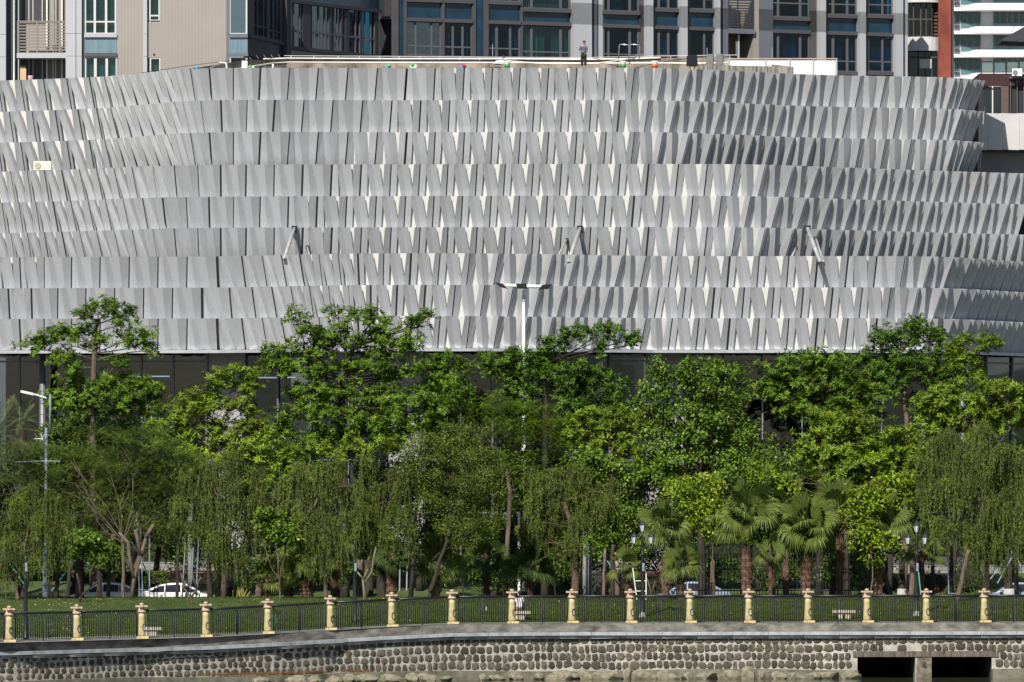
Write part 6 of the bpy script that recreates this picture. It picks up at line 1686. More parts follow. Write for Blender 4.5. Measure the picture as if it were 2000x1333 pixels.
tree('layered_tree', 'wide layered tree below the lowest panels between the heart leaved tree and the umbrella crown', 1600, 354,
     [(1550,710,36,13),(1600,708,36,14),(1640,712,30,14),(1510,735,34,16),(1560,738,46,18),(1620,740,46,18),(1670,748,40,18),(1520,770,40,20),(1590,775,56,22),(1660,785,50,22),(1710,775,36,16),(1560,812,56,22),(1630,815,56,22),(1690,812,40,18),(1495,760,22,18)], 'layer', .22, group=G1, barkm=barkd)
tree('layered_tree', 'bright low layered tree right of centre just above the fan palms', 1655, 345,
     [(1610,835,32,14),(1650,822,36,14),(1690,832,36,15),(1600,860,40,18),(1660,855,50,20),(1720,860,40,18),(1760,850,26,14),(1640,885,60,22),(1720,888,60,20),(1785,880,36,16),(1600,900,44,20),(1680,915,70,20),(1760,915,50,20),(1640,935,60,14)], 'bright', .2, group=G1, barkm=barkd, trunk_px=[(1652,960)])
tree('heart_leaf_tree', 'broad tree with round heart shaped leaves right of centre', 1372, 348,
     [(1262,760,16,8),(1290,745,26,14),(1285,718,10,8),(1315,728,16,9),(1340,735,34,16),(1385,726,34,16),(1350,714,8,7),(1425,735,36,18),(1400,712,10,6),(1300,775,34,16),(1360,765,44,20),(1425,770,50,22),(1300,810,30,18),(1360,805,50,22),(1430,815,50,24),(1300,850,46,24),(1370,850,60,28),(1450,855,50,28),(1280,890,44,24),(1350,900,66,28),(1430,900,66,28),(1250,788,12,6),(1300,935,50,20),(1390,945,60,20),(1470,930,50,22)], 'heart', .24, group='broadleaf trees in the park', barkm=barkd, per=.95)
tree('heart_leaf_tree', 'dark leaved tree with large rounded leaves behind the middle drooping trees', 1210, 346,
     [(1130,900,40,20),(1190,910,44,24),(1230,930,40,26),(1150,940,40,20),(1210,980,50,26),(1240,1020,30,26),(1180,1010,40,26),(1200,1060,46,26),(1160,1050,30,26),(1240,1075,20,18)], 'heart', .18, group='broadleaf trees in the park', barkm=bark, per=.9)
tree('flame_tree', 'feathery bright green umbrella tree in the centre with bare branches below', 985, 351,
     [(965,772,20,6),(900,795,36,8),(950,795,44,9),(1005,790,44,9),(1055,798,34,9),(850,810,26,7),(890,820,46,9),(960,818,56,10),(1030,820,56,10),(1085,822,30,8),(870,840,40,8),(930,842,40,8),(1010,842,50,8),(1075,845,40,9),(900,862,30,7),(1090,868,26,7),(1030,862,36,7),(1000,805,34,14),(1045,832,34,13),(1008,858,32,13),(1040,885,34,13),(1012,912,34,14),(1040,935,30,13),(985,890,28,12)], 'feather', .15, trunk_px=[(995,960),(990,900)], group='feathery leaved trees', per=1.7)
tree('feathery_tree', 'dull green feathery tree at the far left with layered sprays', 130, 340,
     [(60,885,40,12),(110,872,44,14),(150,890,40,12),(30,905,40,12),(80,915,50,13),(140,920,44,12),(40,935,40,12),(110,945,44,12),(180,905,36,12),(180,940,30,12),(150,965,36,12),(90,985,30,10),(170,990,30,12),(100,1010,34,12),(160,1020,34,12),(120,1040,30,11),(20,870,34,12),(185,1045,28,11)], 'feathd', .12, trunk_px=[(140,1080),(136,980)], group='feathery leaved trees', per=1.6, barkm=barkd)
tree('feathery_tree', 'twiggy feathery tree with a pale forked trunk between the white cars', 257, 335,
     [(250,885,40,12),(300,872,40,13),(220,905,36,12),(290,905,46,13),(340,900,34,12),(240,932,44,12),(310,935,46,13),(205,955,36,12),(270,962,44,12),(340,960,34,12),(220,990,38,12),(300,992,44,12),(190,1010,26,10),(240,1022,34,11),(310,1030,34,11),(205,1045,24,9),(350,1000,30,12),(260,1050,30,10),(330,1055,30,10),(345,1030,30,10),(230,860,34,11),(330,860,30,11)], 'feathd', .13, trunk_px=[(262,1120),(272,1080),(262,1040),(268,1000)], group='feathery leaved trees', per=1.6)
tree('feathery_tree', 'mid green feathery tree between the tall left tree and the twiggy forked one', 212, 343,
     [(160,850,40,13),(215,845,44,14),(265,855,40,14),(300,840,34,12),(180,875,44,14),(240,880,50,15),(300,880,40,14),(200,905,44,14),(265,912,44,14),(150,915,34,12),(225,940,44,14),(290,945,40,13),(170,950,34,12)], 'feathd', .12, trunk_px=[(212,1080),(216,960)], group='feathery leaved trees', per=1.6, barkm=barkd)
tree('feathery_tree', 'green feathery tree between the twiggy forked tree and the second drooping one', 345, 344,
     [(330,900,36,13),(370,885,34,13),(345,925,40,14),(390,915,30,13),(330,955,36,13),(375,960,34,13),(345,990,36,13),(320,1015,30,12),(365,1030,30,12)], 'feathd', .10, trunk_px=[(346,1090),(348,1000)], group='feathery leaved trees', per=1.6, barkm=barkd)
tree('layered_tree', 'small layered tree behind the drooping trees left of centre', 560, 346,
     [(540,880,40,18),(600,885,44,18),(560,915,44,18),(500,910,34,18),(525,945,36,18),(590,940,36,18),(480,880,34,16),(660,900,40,18),(700,885,36,16),(760,880,36,16),(640,935,34,16)], 'bright', .12, group=G1, barkm=barkd, per=.9)
tree('layered_tree', 'layered tree filling between the biggest layered tree and the round olive tree', 800, 350,
     [(780,800,40,18),(830,790,40,18),(870,800,34,16),(800,835,44,18),(850,830,40,18),(770,860,40,18),(900,770,30,14)], 'layer', .12, group=G1, barkm=barkd, per=.9)
# ---- drooping trees
G2 = 'drooping willow like trees on the lawn'
tree('drooping_tree', 'drooping tree at the far left behind the first pillars', 34, 331,
     [(40,960,40,26),(95,975,36,24),(20,1000,30,30),(70,1010,44,30),(120,1020,30,30),(30,1050,34,34),(85,1060,40,34),(120,1070,22,26),(5,1090,24,30),(60,1100,34,20)], 'weep', .09, trunk_px=[(30,1140),(45,1080),(60,1010)], group=G2)
tree('drooping_tree', 'drooping olive tree left of centre with a dark double trunk', 412, 334,
     [(410,905,34,20),(450,895,30,20),(380,930,34,24),(430,935,44,26),(485,930,34,24),(370,975,34,28),(430,985,50,30),(490,980,36,28),(395,1025,36,26),(450,1035,44,28),(500,1020,24,26),(425,1075,30,20),(475,1080,26,16)], 'weep', .15, trunk_px=[(408,1110),(412,1060),(430,980)], group=G2, barkm=barkd)
tree('drooping_tree', 'drooping tree with brown dry twigs in front of the first fan palms left of centre', 636, 332,
     [(590,915,34,22),(640,905,36,22),(560,950,30,26),(620,955,46,28),(680,945,34,24),(570,1000,32,30),(640,1005,50,32),(690,1000,30,30),(610,1050,36,30),(660,1060,34,28),(555,1030,20,24)], 'weep', .11, trunk_px=[(634,1110),(612,1050),(600,1010),(630,960)], group=G2)
tree('drooping_tree', 'drooping tree with arching pale twigs just left of the round bushy tree', 712, 333,
     [(730,905,34,20),(780,910,34,20),(710,945,34,24),(765,950,44,26),(810,945,24,20),(720,990,36,28),(775,1000,36,28),(745,1040,36,28),(790,1040,20,24),(700,1030,22,22)], 'weep', .07, trunk_px=[(712,1120),(722,1090),(745,1000)], group=G2)
tree('drooping_tree', 'drooping tree with reddish brown trunk behind the person on the bench', 1122, 336,
     [(1060,930,36,22),(1110,920,34,20),(1040,970,30,26),(1090,970,44,28),(1135,965,26,22),(1050,1015,34,30),(1105,1020,40,32),(1140,1015,18,24),(1070,1055,30,24),(1120,1060,26,22),(1185,955,30,18),(1170,985,30,22),(1200,990,24,18)], 'weep', .22, trunk_px=[(1124,1100),(1128,1050),(1100,980)], group=G2, barkm=mat('reddish brown bark', (0.06, 0.035, 0.024), rough=.95, scale=3, col2=(0.13, 0.085, 0.06), bump=.5))
tree('drooping_tree', 'largest drooping tree, filling the right edge behind the right lamp post', 1925, 333,
     [(1880,845,40,20),(1930,840,40,20),(1840,870,36,24),(1900,880,50,26),(1960,872,36,26),(1990,900,26,30),(1820,915,32,28),(1875,925,46,30),(1935,930,46,30),(1985,950,30,34),(1830,965,34,30),(1890,975,46,30),(1945,985,44,32),(1995,1000,22,30),(1860,1020,36,26),(1920,1030,40,30),(1975,1045,30,30),(1800,940,20,22),(1900,1070,30,20),(1950,1080,30,24),(1820,1010,24,20)], 'weep', .14, trunk_px=[(1926,1110),(1924,1050),(1900,960)], group=G2, barkm=barkd)
tree('bushy_tree', 'round fine leaved olive tree in the centre with a leaning dark trunk', 836, 332,
     [(840,862,32,20),(880,850,34,20),(925,860,34,22),(815,890,30,22),(865,895,44,26),(925,900,44,26),(965,905,24,22),(830,935,36,26),(890,945,50,28),(950,945,36,28),(830,975,26,20),(880,990,44,26),(940,995,44,28),(975,975,20,26),(870,1030,30,20),(930,1035,30,20),(965,1030,18,18),(905,1055,26,12)], 'fine', .13, trunk_px=[(842,1150),(862,1090),(880,1030),(900,960)], group='broadleaf trees in the park', barkm=barkd)
# small leafy trees right of centre around the palms
tree('small_leaf_tree', 'small bright leaved tree between the fan palms, left one', 1385, 337, [(1345,955,34,18),(1390,945,36,18),(1360,985,30,20),(1400,990,30,22),(1370,1025,26,22),(1400,1035,20,18),(1350,1010,20,16)], 'lime', .05, group='small trees among the palms', size=.34, trunk_px=[(1393,1080),(1385,1000)])
tree('small_leaf_tree', 'small bright leaved tree in front of the palms, right one', 1700, 336, [(1690,965,30,16),(1720,985,24,18),(1665,1000,22,20),(1690,1020,30,22),(1680,1055,22,18),(1715,1060,26,20),(1700,1090,18,14),(1580,985,20,14),(1590,1010,22,16)], 'lime', .05, group='small trees among the palms', size=.32, trunk_px=[(1705,1120),(1695,1040)])
tree('small_leaf_tree', 'small yellow speckled leafy tree behind the right hand palms', 1745, 340, [(1740,935,30,16),(1780,945,30,18),(1760,970,30,18),(1800,960,20,16),(1740,960,26,14),(1500,925,34,16),(1540,945,30,14)], 'lime', .06, group='small trees among the palms', size=.36)
tree('frangipani_tree', 'small tree with broad paddle leaves and bare forked branches left of centre', 545, 331, [(530,1010,20,14),(560,1030,20,14),(535,1045,18,12),(575,1055,14,10),(515,1035,14,12)], 'heart', .06, group='small trees among the palms', size=.3, trunk_px=[(546,1135)], per=1.3)
tree('frangipani_tree', 'small glossy leaved tree over the leftmost white car', 160, 334, [(150,1050,24,16),(180,1060,20,16),(140,1075,18,12),(195,1085,20,14),(215,1070,16,12)], 'heart', .07, group='small trees among the palms', size=.3, barkm=barkd, trunk_px=[(158,1110)], per=1.2)

# ---- filler crowns behind, mostly in shade
fills_ = [(-110,350,-120,900,1),(2120,350,2130,900,0),(2260,352,2260,920,1),(40,352,60,930,1),(430,360,440,960,0),(250,362,230,850,0),(660,362,680,960,1),(1240,362,1240,960,0),(1370,364,1370,1000,1),(1740,362,1740,900,0),(140,358,170,860,0),(300,360,300,900,1),(520,362,540,900,0),(820,362,820,940,1),(960,358,985,900,0),(1050,360,1040,960,1),(1100,364,1100,960,1),(1480,362,1500,900,0),(1620,364,1600,980,1),(1860,360,1850,930,0),(1980,358,1990,900,1)]
adjs = ['tree just outside the left edge of the photo', 'tree just outside the right edge of the photo', 'second tree beyond the right edge of the photo', 'shadowy tree at the far left behind the feathery sprays', 'shadowy tree behind the left of centre drooping tree', 'shadowy tree filling behind the bare pale twigs', 'shadowy tree behind the pair of drooping trees left of centre', 'shadowy tree behind the pale columns and cabinet', 'shadowy tree behind the small tree between the palms', 'shadowy tree between the umbrella crowned tree and the palms', 'shadowy tree behind the tall left tree', 'dark tree behind the twiggy forked tree', 'dark tree left of the biggest layered tree', 'dark tree behind the round olive tree', 'dark tree below the feathery umbrella tree', 'dark tree behind the foot of the white floodlight mast', 'dark tree behind the middle drooping tree', 'dense dark tree right of the heart leaved tree', 'dense dark tree behind the middle palms', 'dark tree behind the right drooping tree', 'dark tree at the far right edge']
for (bx, D, cx, cy, k), lab in zip(fills_, adjs):
    bl = []
    for i in range(20):
        bl.append((cx + rnd.uniform(-95, 95), cy + rnd.uniform(-40, 150), rnd.uniform(34, 54), rnd.uniform(22, 34), rnd.uniform(-1, 2)))
    tree('dense_tree', lab, bx, D, bl, 'fill', .2, group='shaded background trees', barkm=barkd, twigs=False, per=.9, size=.5)

for i, (px, py, w, D, lab) in enumerate([(492,1105,34,348,'low dark bush behind the spiky plant left of centre'),(590,1112,36,349,'low dark bush behind the small forked tree'),(690,1108,36,350,'low dark bush between the black trunks left of centre'),(905,1105,40,349,'low dark bush behind the leaning trunk of the olive tree'),(985,1112,36,350,'low dark bush just left of the seated person'),(1085,1105,34,350,'low dark bush right of the seated person'),(1400,1105,44,351,'low dark bush behind the bar fence, left part'),(1520,1110,44,351,'low dark bush behind the bar fence, middle'),(1650,1105,44,351,'low dark bush behind the bar fence, right end'),(100,1095,40,350,'low dark bush near the leftmost car'),(200,1085,34,351,'low dark bush above the roof of the leftmost car')]):
    tree('dark_bush', lab, px, D, [(px + rnd.uniform(-12, 12), py, w, 26), (px - w * .7, py + 12, w * .6, 20), (px + w * .7, py + 8, w * .6, 22)], 'fill', .05, group='low dark bushes', barkm=barkd, twigs=False, per=.9, size=.4, trunk_px=[(px, py + 10)])
# ---- extra dark trunks seen between the crowns
def trunk_only(px, D, w, y0, lab, m, lean=0, wash=False):
    z = gz(px, D); t = thing('shade_tree', lab, 'tree', (X(px, D), D, z), 'bare lower trunks in the shade')
    top = Z(y0, D); mb = MB(); n = 8
    pts = [Vector((X(px, D) + lean * (i / n) * D / F + rnd.uniform(-.03, .03), D, z - .1 + (top - z) * i / n)) for i in range(n + 1)]
    mb.tube(pts, [w * (1.3 if i == 0 else 1 - .3 * i / n) for i in range(n + 1)], 9); mb.build('trunk', m, t, smooth=True)
    if wash:
        mb = MB(); mb.tube([pts[0] + Vector((0, 0, .05)), pts[0] + Vector((0, 0, 1.25))], [w * 1.36, w * 1.12], 12); mb.build('lime_wash', mat('white lime wash', (0.32, 0.32, 0.32), rough=.9, var=.1, scale=6), t, smooth=True)
pk = mat('pinkish brown bark', (0.10, 0.065, 0.05), rough=.95, scale=3, col2=(0.18, 0.125, 0.10), bump=.5, stretch=(2, 2, .6))
for a in [(110,333,.13,1020,'slim dark trunk right of the second lamp post shadow at left',barkd,4,0),(155,345,.26,1000,'thick dark trunk in front of the leftmost white car',barkd,2,0),(193,341,.15,1010,'second dark trunk in front of the leftmost white car',barkd,0,0),
          (218,358,.22,1040,'pinkish trunk behind the leftmost white car',pk,3,0),(263,340,.2,1060,'dark trunk standing just behind the forked pale trunk',barkd,2,0),(425,338,.17,1040,'brown trunk right of the dark double trunk',bark,4,0),(447,343,.19,1030,'straight black trunk left of the spiky plants',barkd,0,0),(458,343,.09,1040,'thin trunk touching the straight black trunk',barkd,0,0),
          (504,352,.2,1080,'pinkish trunk glimpsed between dark trees left of centre',pk,0,0),(747,341,.3,1080,'thick reddish dark trunk left of the stone steps',barkd,-3,0),(655,343,.28,1080,'broad black trunk behind the left centre lamp post',barkd,0,0),(700,343,.3,1090,'broad brown black trunk right of the left centre lamp post',bark,3,0),(720,345,.3,1090,'broad black trunk beside the pale low tree',barkd,0,0),
          (1195,343,.14,1060,'slim dark trunk in front of the green cabinet',barkd,2,0),(1212,340,.14,1060,'leaning brown trunk left of the middle lamp post',bark,12,0),(1395,338,.11,1070,'thin pale trunk between the middle palms',bark,-3,0),(1510,338,.10,1080,'thin brown trunk between two thick palm trunks',bark,2,0),(1625,340,.2,1090,'dark spreading trunk behind the wide bench',barkd,4,0),
          (1715,342,.24,1080,'black trunk left of the red shrubs',barkd,3,0),(1735,342,.18,1080,'second black trunk left of the red shrubs',barkd,5,0),(1762,345,.22,1090,'white washed trunk beside the red shrubs',barkd,0,1),(1781,349,.18,1080,'pinkish trunk just left of the right lamp post',pk,0,0),(1822,345,.13,1080,'slim trunk in front of the red shrubs',barkd,0,0),
          (1856,338,.16,1070,'dark trunk between the pale blue props',barkd,2,0),(1868,331,.14,1070,'leaning brown trunk right of the right lamp post',bark,24,0),(1970,345,.26,1080,'thick white washed trunk in front of the blue car',barkd,0,1),(1987,336,.14,1080,'brown trunk near the right edge',bark,-4,0),(1178,345,.1,1070,'thin pale trunk by the cabinet door',pk,3,0)]:
    trunk_only(*a)
# forked bare saplings
def sapling(px, D, pts, lab, m, r=.06):
    t = thing('bare_sapling', lab, 'tree', (X(px, D), D, gz(px, D)), 'forked bare saplings')
    mb = MB()
    for br in pts:
        q = [P(x, y, D) for x, y in br]; mb.tube(q, [r * (1 - .5 * i / len(q)) for i in range(len(q))], 6)
    mb.build('stem', m, t, smooth=True)
sapling(373, 329, [[(374,1195),(373,1168),(360,1150),(356,1132),(354,1120)],[(373,1168),(385,1150),(388,1135),(393,1128)],[(385,1150),(377,1130),(375,1120)],[(360,1150),(362,1135)]], 'bare forked sapling above the fourth pillar on the left', bark)
sapling(712, 329, [[(710,1195),(711,1160),(708,1130)],[(711,1140),(726,1118),(730,1090),(734,1070)],[(708,1130),(698,1118)],[(710,1132),(718,1112)]], 'pale green forked sapling behind the seventh pillar', mat('pale green bark', (0.14, 0.14, 0.07), rough=.9, var=.2, scale=4))
sapling(150, 329, [[(150,1190),(158,1165),(178,1145),(196,1135)],[(158,1165),(155,1140),(150,1120)],[(178,1145),(176,1120),(184,1100)]], 'dark forked low tree in front of the leftmost car', barkd, .08)
sapling(262, 333, [[(256,1185),(262,1130),(275,1085),(285,1050)],[(262,1130),(252,1085),(250,1060),(232,1040)],[(275,1085),(268,1050),(264,1035)],[(285,1050),(300,1025)]], 'pale trunk dividing in two between the white cars', twigm, .12)
sapling(1274, 331, [[(1274,1190),(1270,1150),(1264,1130)],[(1272,1160),(1280,1135)],[(1292,1190),(1296,1150),(1292,1130)],[(1295,1155),(1304,1128)]], 'pair of thin pale saplings right of the middle lamp post', bark, .035)

# ---- twiggy bare branches over the feathery tree
for seed_, (cx, cy, n, lab) in enumerate([(240, 1000, 12, 'fan of bare pale twigs rising over the left car'), (190, 920, 0, '')]):
    if not n: continue
    t = thing('twiggy_tree', lab, 'tree', (X(cx, 334), 334, gz(cx, 334)), 'forked bare saplings'); mb = MB()
    root = P(cx, 1060, 334)
    limb(mb, Vector(t.location), root, .1, .07, .03)
    for i in range(n):
        a = rnd.uniform(-.9, .9); L = rnd.uniform(80, 190) * 334 / F
        e = root + Vector((math.sin(a) * L, rnd.uniform(-.6, .6), math.cos(a) * L))
        pp = limb(mb, root, e, .028, .008, .12, 5)
        for j in range(5):
            s_ = pp[rnd.randint(2, 5)]; b_ = a + rnd.uniform(-.8, .8); l2 = rnd.uniform(.4, 1.1)
            limb(mb, s_, s_ + Vector((math.sin(b_) * l2, rnd.uniform(-.3, .3), math.cos(b_) * l2)), .016, .007, .08, 3)
    mb.build('branches', twigm, t, kind='stuff')

# ---- fan palms
def fan_leaf(cx, cz, cy, dirv, R_, mbv, segs=30, droop=.35):
    """costapalmate fan: narrow blades radiating from the hub, tips drooping"""
    d = Vector(dirv).normalized()
    n = Vector((rnd.uniform(-.9, .9), rnd.uniform(-.8, .1), rnd.uniform(.3, 1.2))); n = n - d * n.dot(d)
    if n.length < .15: n = Vector((1, 0, 0)) - d * d.x
    n.normalize(); s2 = d.cross(n).normalized()
    for i in range(segs):
        a = (i / (segs - 1) - .5) * 2 * R(112)
        dr = d * math.cos(a) + s2 * math.sin(a)
        L = R_ * (1 - .22 * abs(a) / 2) * rnd.uniform(.92, 1.05)
        mid = Vector((cx, cy, cz)) + dr * L * .62
        tip = Vector((cx, cy, cz)) + dr * L * .98 + Vector((0, 0, -1)) * droop * L * rnd.uniform(.6, 1.1)
        hub = Vector((cx, cy, cz)); w = dr.cross(n).normalized() * L * .052
        mbv.append((hub, mid - w, mid + w, tip))
def fan_palm(px, D, top_y, r_px, label, nleaf=22, trunk_w=.22, dark=False, trunk_top=None, fibrous=True):
    z = gz(px, D); c = P(px, top_y, D); R_ = r_px * D / F
    t = thing('fan_palm', label, 'palm', (X(px, D), D, z), 'fan palms on the lawn')
    tt = c if trunk_top is None else P(px, trunk_top, D)
    if tt.z - z > .3:
        mb = MB(); n = 14; pts = []; rr = []
        for i in range(n + 1):
            f = i / n; pts.append(Vector((X(px, D) + (c.x - X(px, D)) * f, D, z - .1 + (tt.z + .25 - z) * f))); rr.append(trunk_w * (1.15 if i == 0 else .9 + .25 * f) * (1.1 if i % 2 else .94))
        mb.tube(pts, rr, 10); mb.build('trunk', mat('fibrous red brown palm trunk', (0.035, 0.020, 0.012), rough=.95, scale=6, col2=(0.17, 0.095, 0.06), bump=1.0, bscale=18, stretch=(1.5, 1.5, .6), detail=8), t, smooth=False)
        mb = MB()
        for k in range(46):
            f = rnd.uniform(.25, 1); a = rnd.uniform(0, 6.28); q = Vector((X(px, D) + math.cos(a) * trunk_w, D + math.sin(a) * trunk_w, z + (tt.z - z) * f))
            mb.tube([q, q + Vector((math.cos(a) * .12, math.sin(a) * .12, .16))], [.035, .012], 4)
        mb.build('leaf_base_stub', mat('fibrous red brown palm trunk', (0,)*3), t, kind='stuff')
    m_ = LM['palm_shade'] if dark else LM['palm']
    st = mat('palm leaf stalk', (0.06, 0.10, 0.02), rough=.5)
    for k in range(nleaf):
        a = k * 2.39996 + rnd.uniform(-.2, .2); el = lerp(R(85), R(-25), (k + .5) / nleaf)
        dv = Vector((math.cos(a) * math.cos(el), math.sin(a) * math.cos(el) * .8, math.sin(el)))
        sl = R_ * rnd.uniform(.28, .72); hub = Vector(c) + dv * sl + Vector((0, 0, -.12 * sl * math.cos(el)))
        q = []; ld = (dv + Vector((0, -.2, .12 - .30 * math.cos(el)))).normalized()
        fan_leaf(hub.x, hub.z, hub.y, ld, R_ * rnd.uniform(.5, .66), q, 26, .16 + .34 * max(0, math.cos(el)) * (1 if el < .4 else .3))
        v = []; off = Vector(t.location)
        mb = MB()
        for h, a1, b1, tp in q: mb.add([h, a1, tp, b1], [(0, 1, 2, 3)])
        fr_ = mb.build('frond', m_, t); TRI[0] += 52
        mb = MB(); mb.tube([c, hub], [.022, .014], 4); mb.build('leaf_stalk', st, fr_)
fan_palm(1300, 334, 1030, 62, 'fan palm just right of the middle lamp post', 22, .2, trunk_top=1085)
fan_palm(1458, 335, 1010, 74, 'tallest fan palm right of centre with a thick fibrous trunk', 26, .27, trunk_top=1075)
fan_palm(1575, 335, 1030, 72, 'broad fan palm on a red brown trunk behind the fourteenth pillar', 26, .26, trunk_top=1095)
fan_palm(1640, 338, 1000, 64, 'fan palm behind the wide bench', 22, .2)
fan_palm(1715, 337, 1020, 70, 'fan palm just left of the right hand lamp post', 24, .24, trunk_top=1090)
fan_palm(1535, 340, 985, 58, 'fan palm rising behind the two thick trunked ones', 20, .18)
fan_palm(1505, 333, 1085, 42, 'low young fan palm between the two thick palm trunks', 12, .1)
fan_palm(1225, 333, 1110, 40, 'low fan palm spreading left of the middle lamp post', 11, .1)
fan_palm(1330, 332, 1105, 52, 'low bright fan palm at the foot of the one beside the lamp post', 13, .18)
fan_palm(1800, 340, 1075, 50, 'low fan palm behind the right hand lamp post', 14, .14)
fan_palm(850, 336, 1095, 62, 'dark fan palm right of the stone steps', 22, .27, trunk_top=1130)
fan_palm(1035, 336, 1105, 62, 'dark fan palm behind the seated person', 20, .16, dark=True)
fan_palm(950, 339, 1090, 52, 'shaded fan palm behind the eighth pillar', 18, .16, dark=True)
fan_palm(600, 338, 1095, 58, 'bright fan palm behind the small forked tree left of centre', 18, .25, trunk_top=1140)
fan_palm(655, 341, 1080, 48, 'fan palm behind the left centre lamp post', 16, .22, dark=False)
fan_palm(520, 336, 1130, 44, 'low spreading fan palm left of the small forked tree', 12, .1)
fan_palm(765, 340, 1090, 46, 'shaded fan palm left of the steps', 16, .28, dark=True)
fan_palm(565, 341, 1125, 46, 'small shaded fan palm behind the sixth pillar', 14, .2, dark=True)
# date palm at the far left
dp = thing('date_palm', 'grey green feather leaved date palm at the far left edge', 'palm', (X(-10, 350), 350, gz(-10, 350)))
mb = MB(); c = P(-6, 850, 350); mb.tube([dp.location, c], [.28, .22], 10); mb.build('trunk', barkd, dp, smooth=True)
def feather_frond(c, a, el, L, t, m_, K=34):
    v = []; dv = Vector((math.cos(a) * math.cos(el), math.sin(a) * math.cos(el), math.sin(el)))
    pts = [Vector(c) + dv * L * (i / K) + Vector((0, 0, -1)) * L * .42 * (i / K) ** 2 * math.cos(el) for i in range(K + 1)]
    mb = MB(); side = dv.cross(Vector((0, 0, 1))).normalized()
    for i in range(4, K):
        tn = (pts[i+1] - pts[i]).normalized(); l = .42 * L * math.sin(math.pi * (.12 + .85 * i / K)) ** .7 * .42
        for s_ in (-1, 1):
            e = pts[i] + (side * s_ * .8 + tn * .7 + Vector((0, 0, .12 - .3 * rnd.random()))).normalized() * l
            w = tn * .018; mb.add([pts[i] - w, pts[i].lerp(e, .4) - w, e, pts[i].lerp(e, .4) + w], [(0, 1, 2, 3)])
    fr_ = mb.build('frond', m_, t); mb = MB(); mb.tube(pts[::3], .014, 4); mb.build('midrib', mat('palm leaf stalk', (0,)*3), fr_)
for k in range(26):
    feather_frond(c, k * 2.4, lerp(R(75), R(-25), k / 26), rnd.uniform(2.4, 3.1), dp, LM['date'])
dp2 = thing('date_palm', 'second feather leaved palm behind the first at the left, higher and smaller', 'palm', (X(40, 360), 360, gz(40, 360)))
c = P(45, 822, 360); mb = MB(); mb.tube([dp2.location, c], [.25, .2], 9); mb.build('trunk', barkd, dp2, smooth=True)
for k in range(18): feather_frond(c, k * 2.4, lerp(R(70), R(-20), k / 18), rnd.uniform(1.6, 2.1), dp2, LM['date'], 26)

# ---- spiky agaves
def agave(px, D, w, n, lab, hgt=1.0):
    z = gz(px, D) ; t = thing('spiky_plant', lab, 'plant', (X(px, D), D, z), 'spiky variegated plants'); 
    m1 = leafmat('yellow edged spiky leaf', (0.07, 0.11, 0.03), (0.26, 0.27, 0.10), trans=.15, rough=.4)
    for k in range(n):
        a = k * 2.4; el = lerp(R(85), R(18), k / n); dv = Vector((math.cos(a) * math.cos(el), math.sin(a) * math.cos(el), math.sin(el))); s = dv.cross(Vector((.2, 1, .1))).normalized() * .05
        b = Vector((X(px, D), D, z)); e = b + dv * w + Vector((0, 0, -.12 * math.cos(el) * w)); m = b.lerp(e, .45) + Vector((0, 0, .05))
        mb = MB(); mb.add([b - s * .6, m - s, e, m + s, b + s * .6, m + Vector((0, .02, -.02))], [(0, 1, 5, 4), (1, 2, 5), (5, 2, 3), (4, 5, 3)]); mb.build('blade', m1, t, local=False)
agave(318, 357, 1.15, 30, 'spiky yellow edged plant above the roof of the right facing white car')
agave(468, 354, 1.2, 32, 'spiky yellow edged plant right of the black trunk left of centre')
agave(398, 356, .9, 20, 'partly hidden spiky plant behind the white car bonnet')
agave(1292, 345, .9, 20, 'spiky plant right of the middle lamp post base')
# ---- hedges, shrubs
def shrub(px0, px1, y0, y1, D, sp, lab, cat='hedge', rnd_=False, name='hedge', dep=1.0, per=1.0):
    t = thing(name, lab, cat, (X((px0 + px1) / 2, D), D, Z(y1, D))); k = D / F
    x0, x1, z1, z0 = X(px0, D), X(px1, D), Z(y0, D), Z(y1, D)
    if rnd_:
        n = int((x1 - x0) * (z1 - z0) * 260 * per); u = unit(n); u[:, 1] = -np.abs(u[:, 1]); c = u * np.array([(x1 - x0) / 2, dep, (z1 - z0) * .55]) * (.92 + .1 * NR.rand(n, 1)) + np.array([(x0 + x1) / 2, D, (z0 + z1) / 2])
        core = MB(); core.lathe([(.02, 0), ((x1-x0)*.40, (z1-z0)*.2), ((x1-x0)*.44, (z1-z0)*.5), ((x1-x0)*.30, (z1-z0)*.85), (.02, (z1-z0)*.95)], ((x0+x1)/2, D, z0), 14)
    else:
        n = int((x1 - x0) * (z1 - z0 + dep) * 230 * per)
        c = np.stack([x0 + (x1 - x0) * NR.rand(n), D + dep * NR.rand(n) ** 2, z0 + (z1 - z0) * NR.rand(n)], 1)
        tp = NR.rand(n) < .4; c[tp, 2] = z1 + .05 * NR.normal(size=tp.sum()) + .10 * np.sin(c[tp, 0] * 1.7); u = np.tile(np.array([0, -1, .3]), (n, 1))
        core = MB(); core.box(x0, x1, D + .15, D + dep, z0, z1 - .05)
    v = leaf_mesh('l', c, u + unit(n) * .9, u * .6 + unit(n) * .6 + np.array([0, 0, .5]), .10 * (.7 + .6 * NR.rand(n)), .055 * (.7 + .6 * NR.rand(n))); TRI[0] += n * 2
    core.build('branches', mat('shadowy hedge core', (0.015, 0.022, 0.008), rough=1), t)  # solid core, darkened to stand for the shade inside the foliage
    me = np_mesh('foliage', v - np.array(Vector(t.location))); link('foliage', me, LM[sp], t, kind='stuff')
shrub(280, 362, 1070, 1099, 372.4, 'lime', 'clipped green hedge on top of the low wall at left')
shrub(0, 150, 1102, 1136, 356, 'red', 'dark red clipped hedge on the bank at far left')
shrub(155, 330, 1116, 1140, 358, 'lime', 'yellow green groundcover hedge behind the leftmost white car', dep=2)
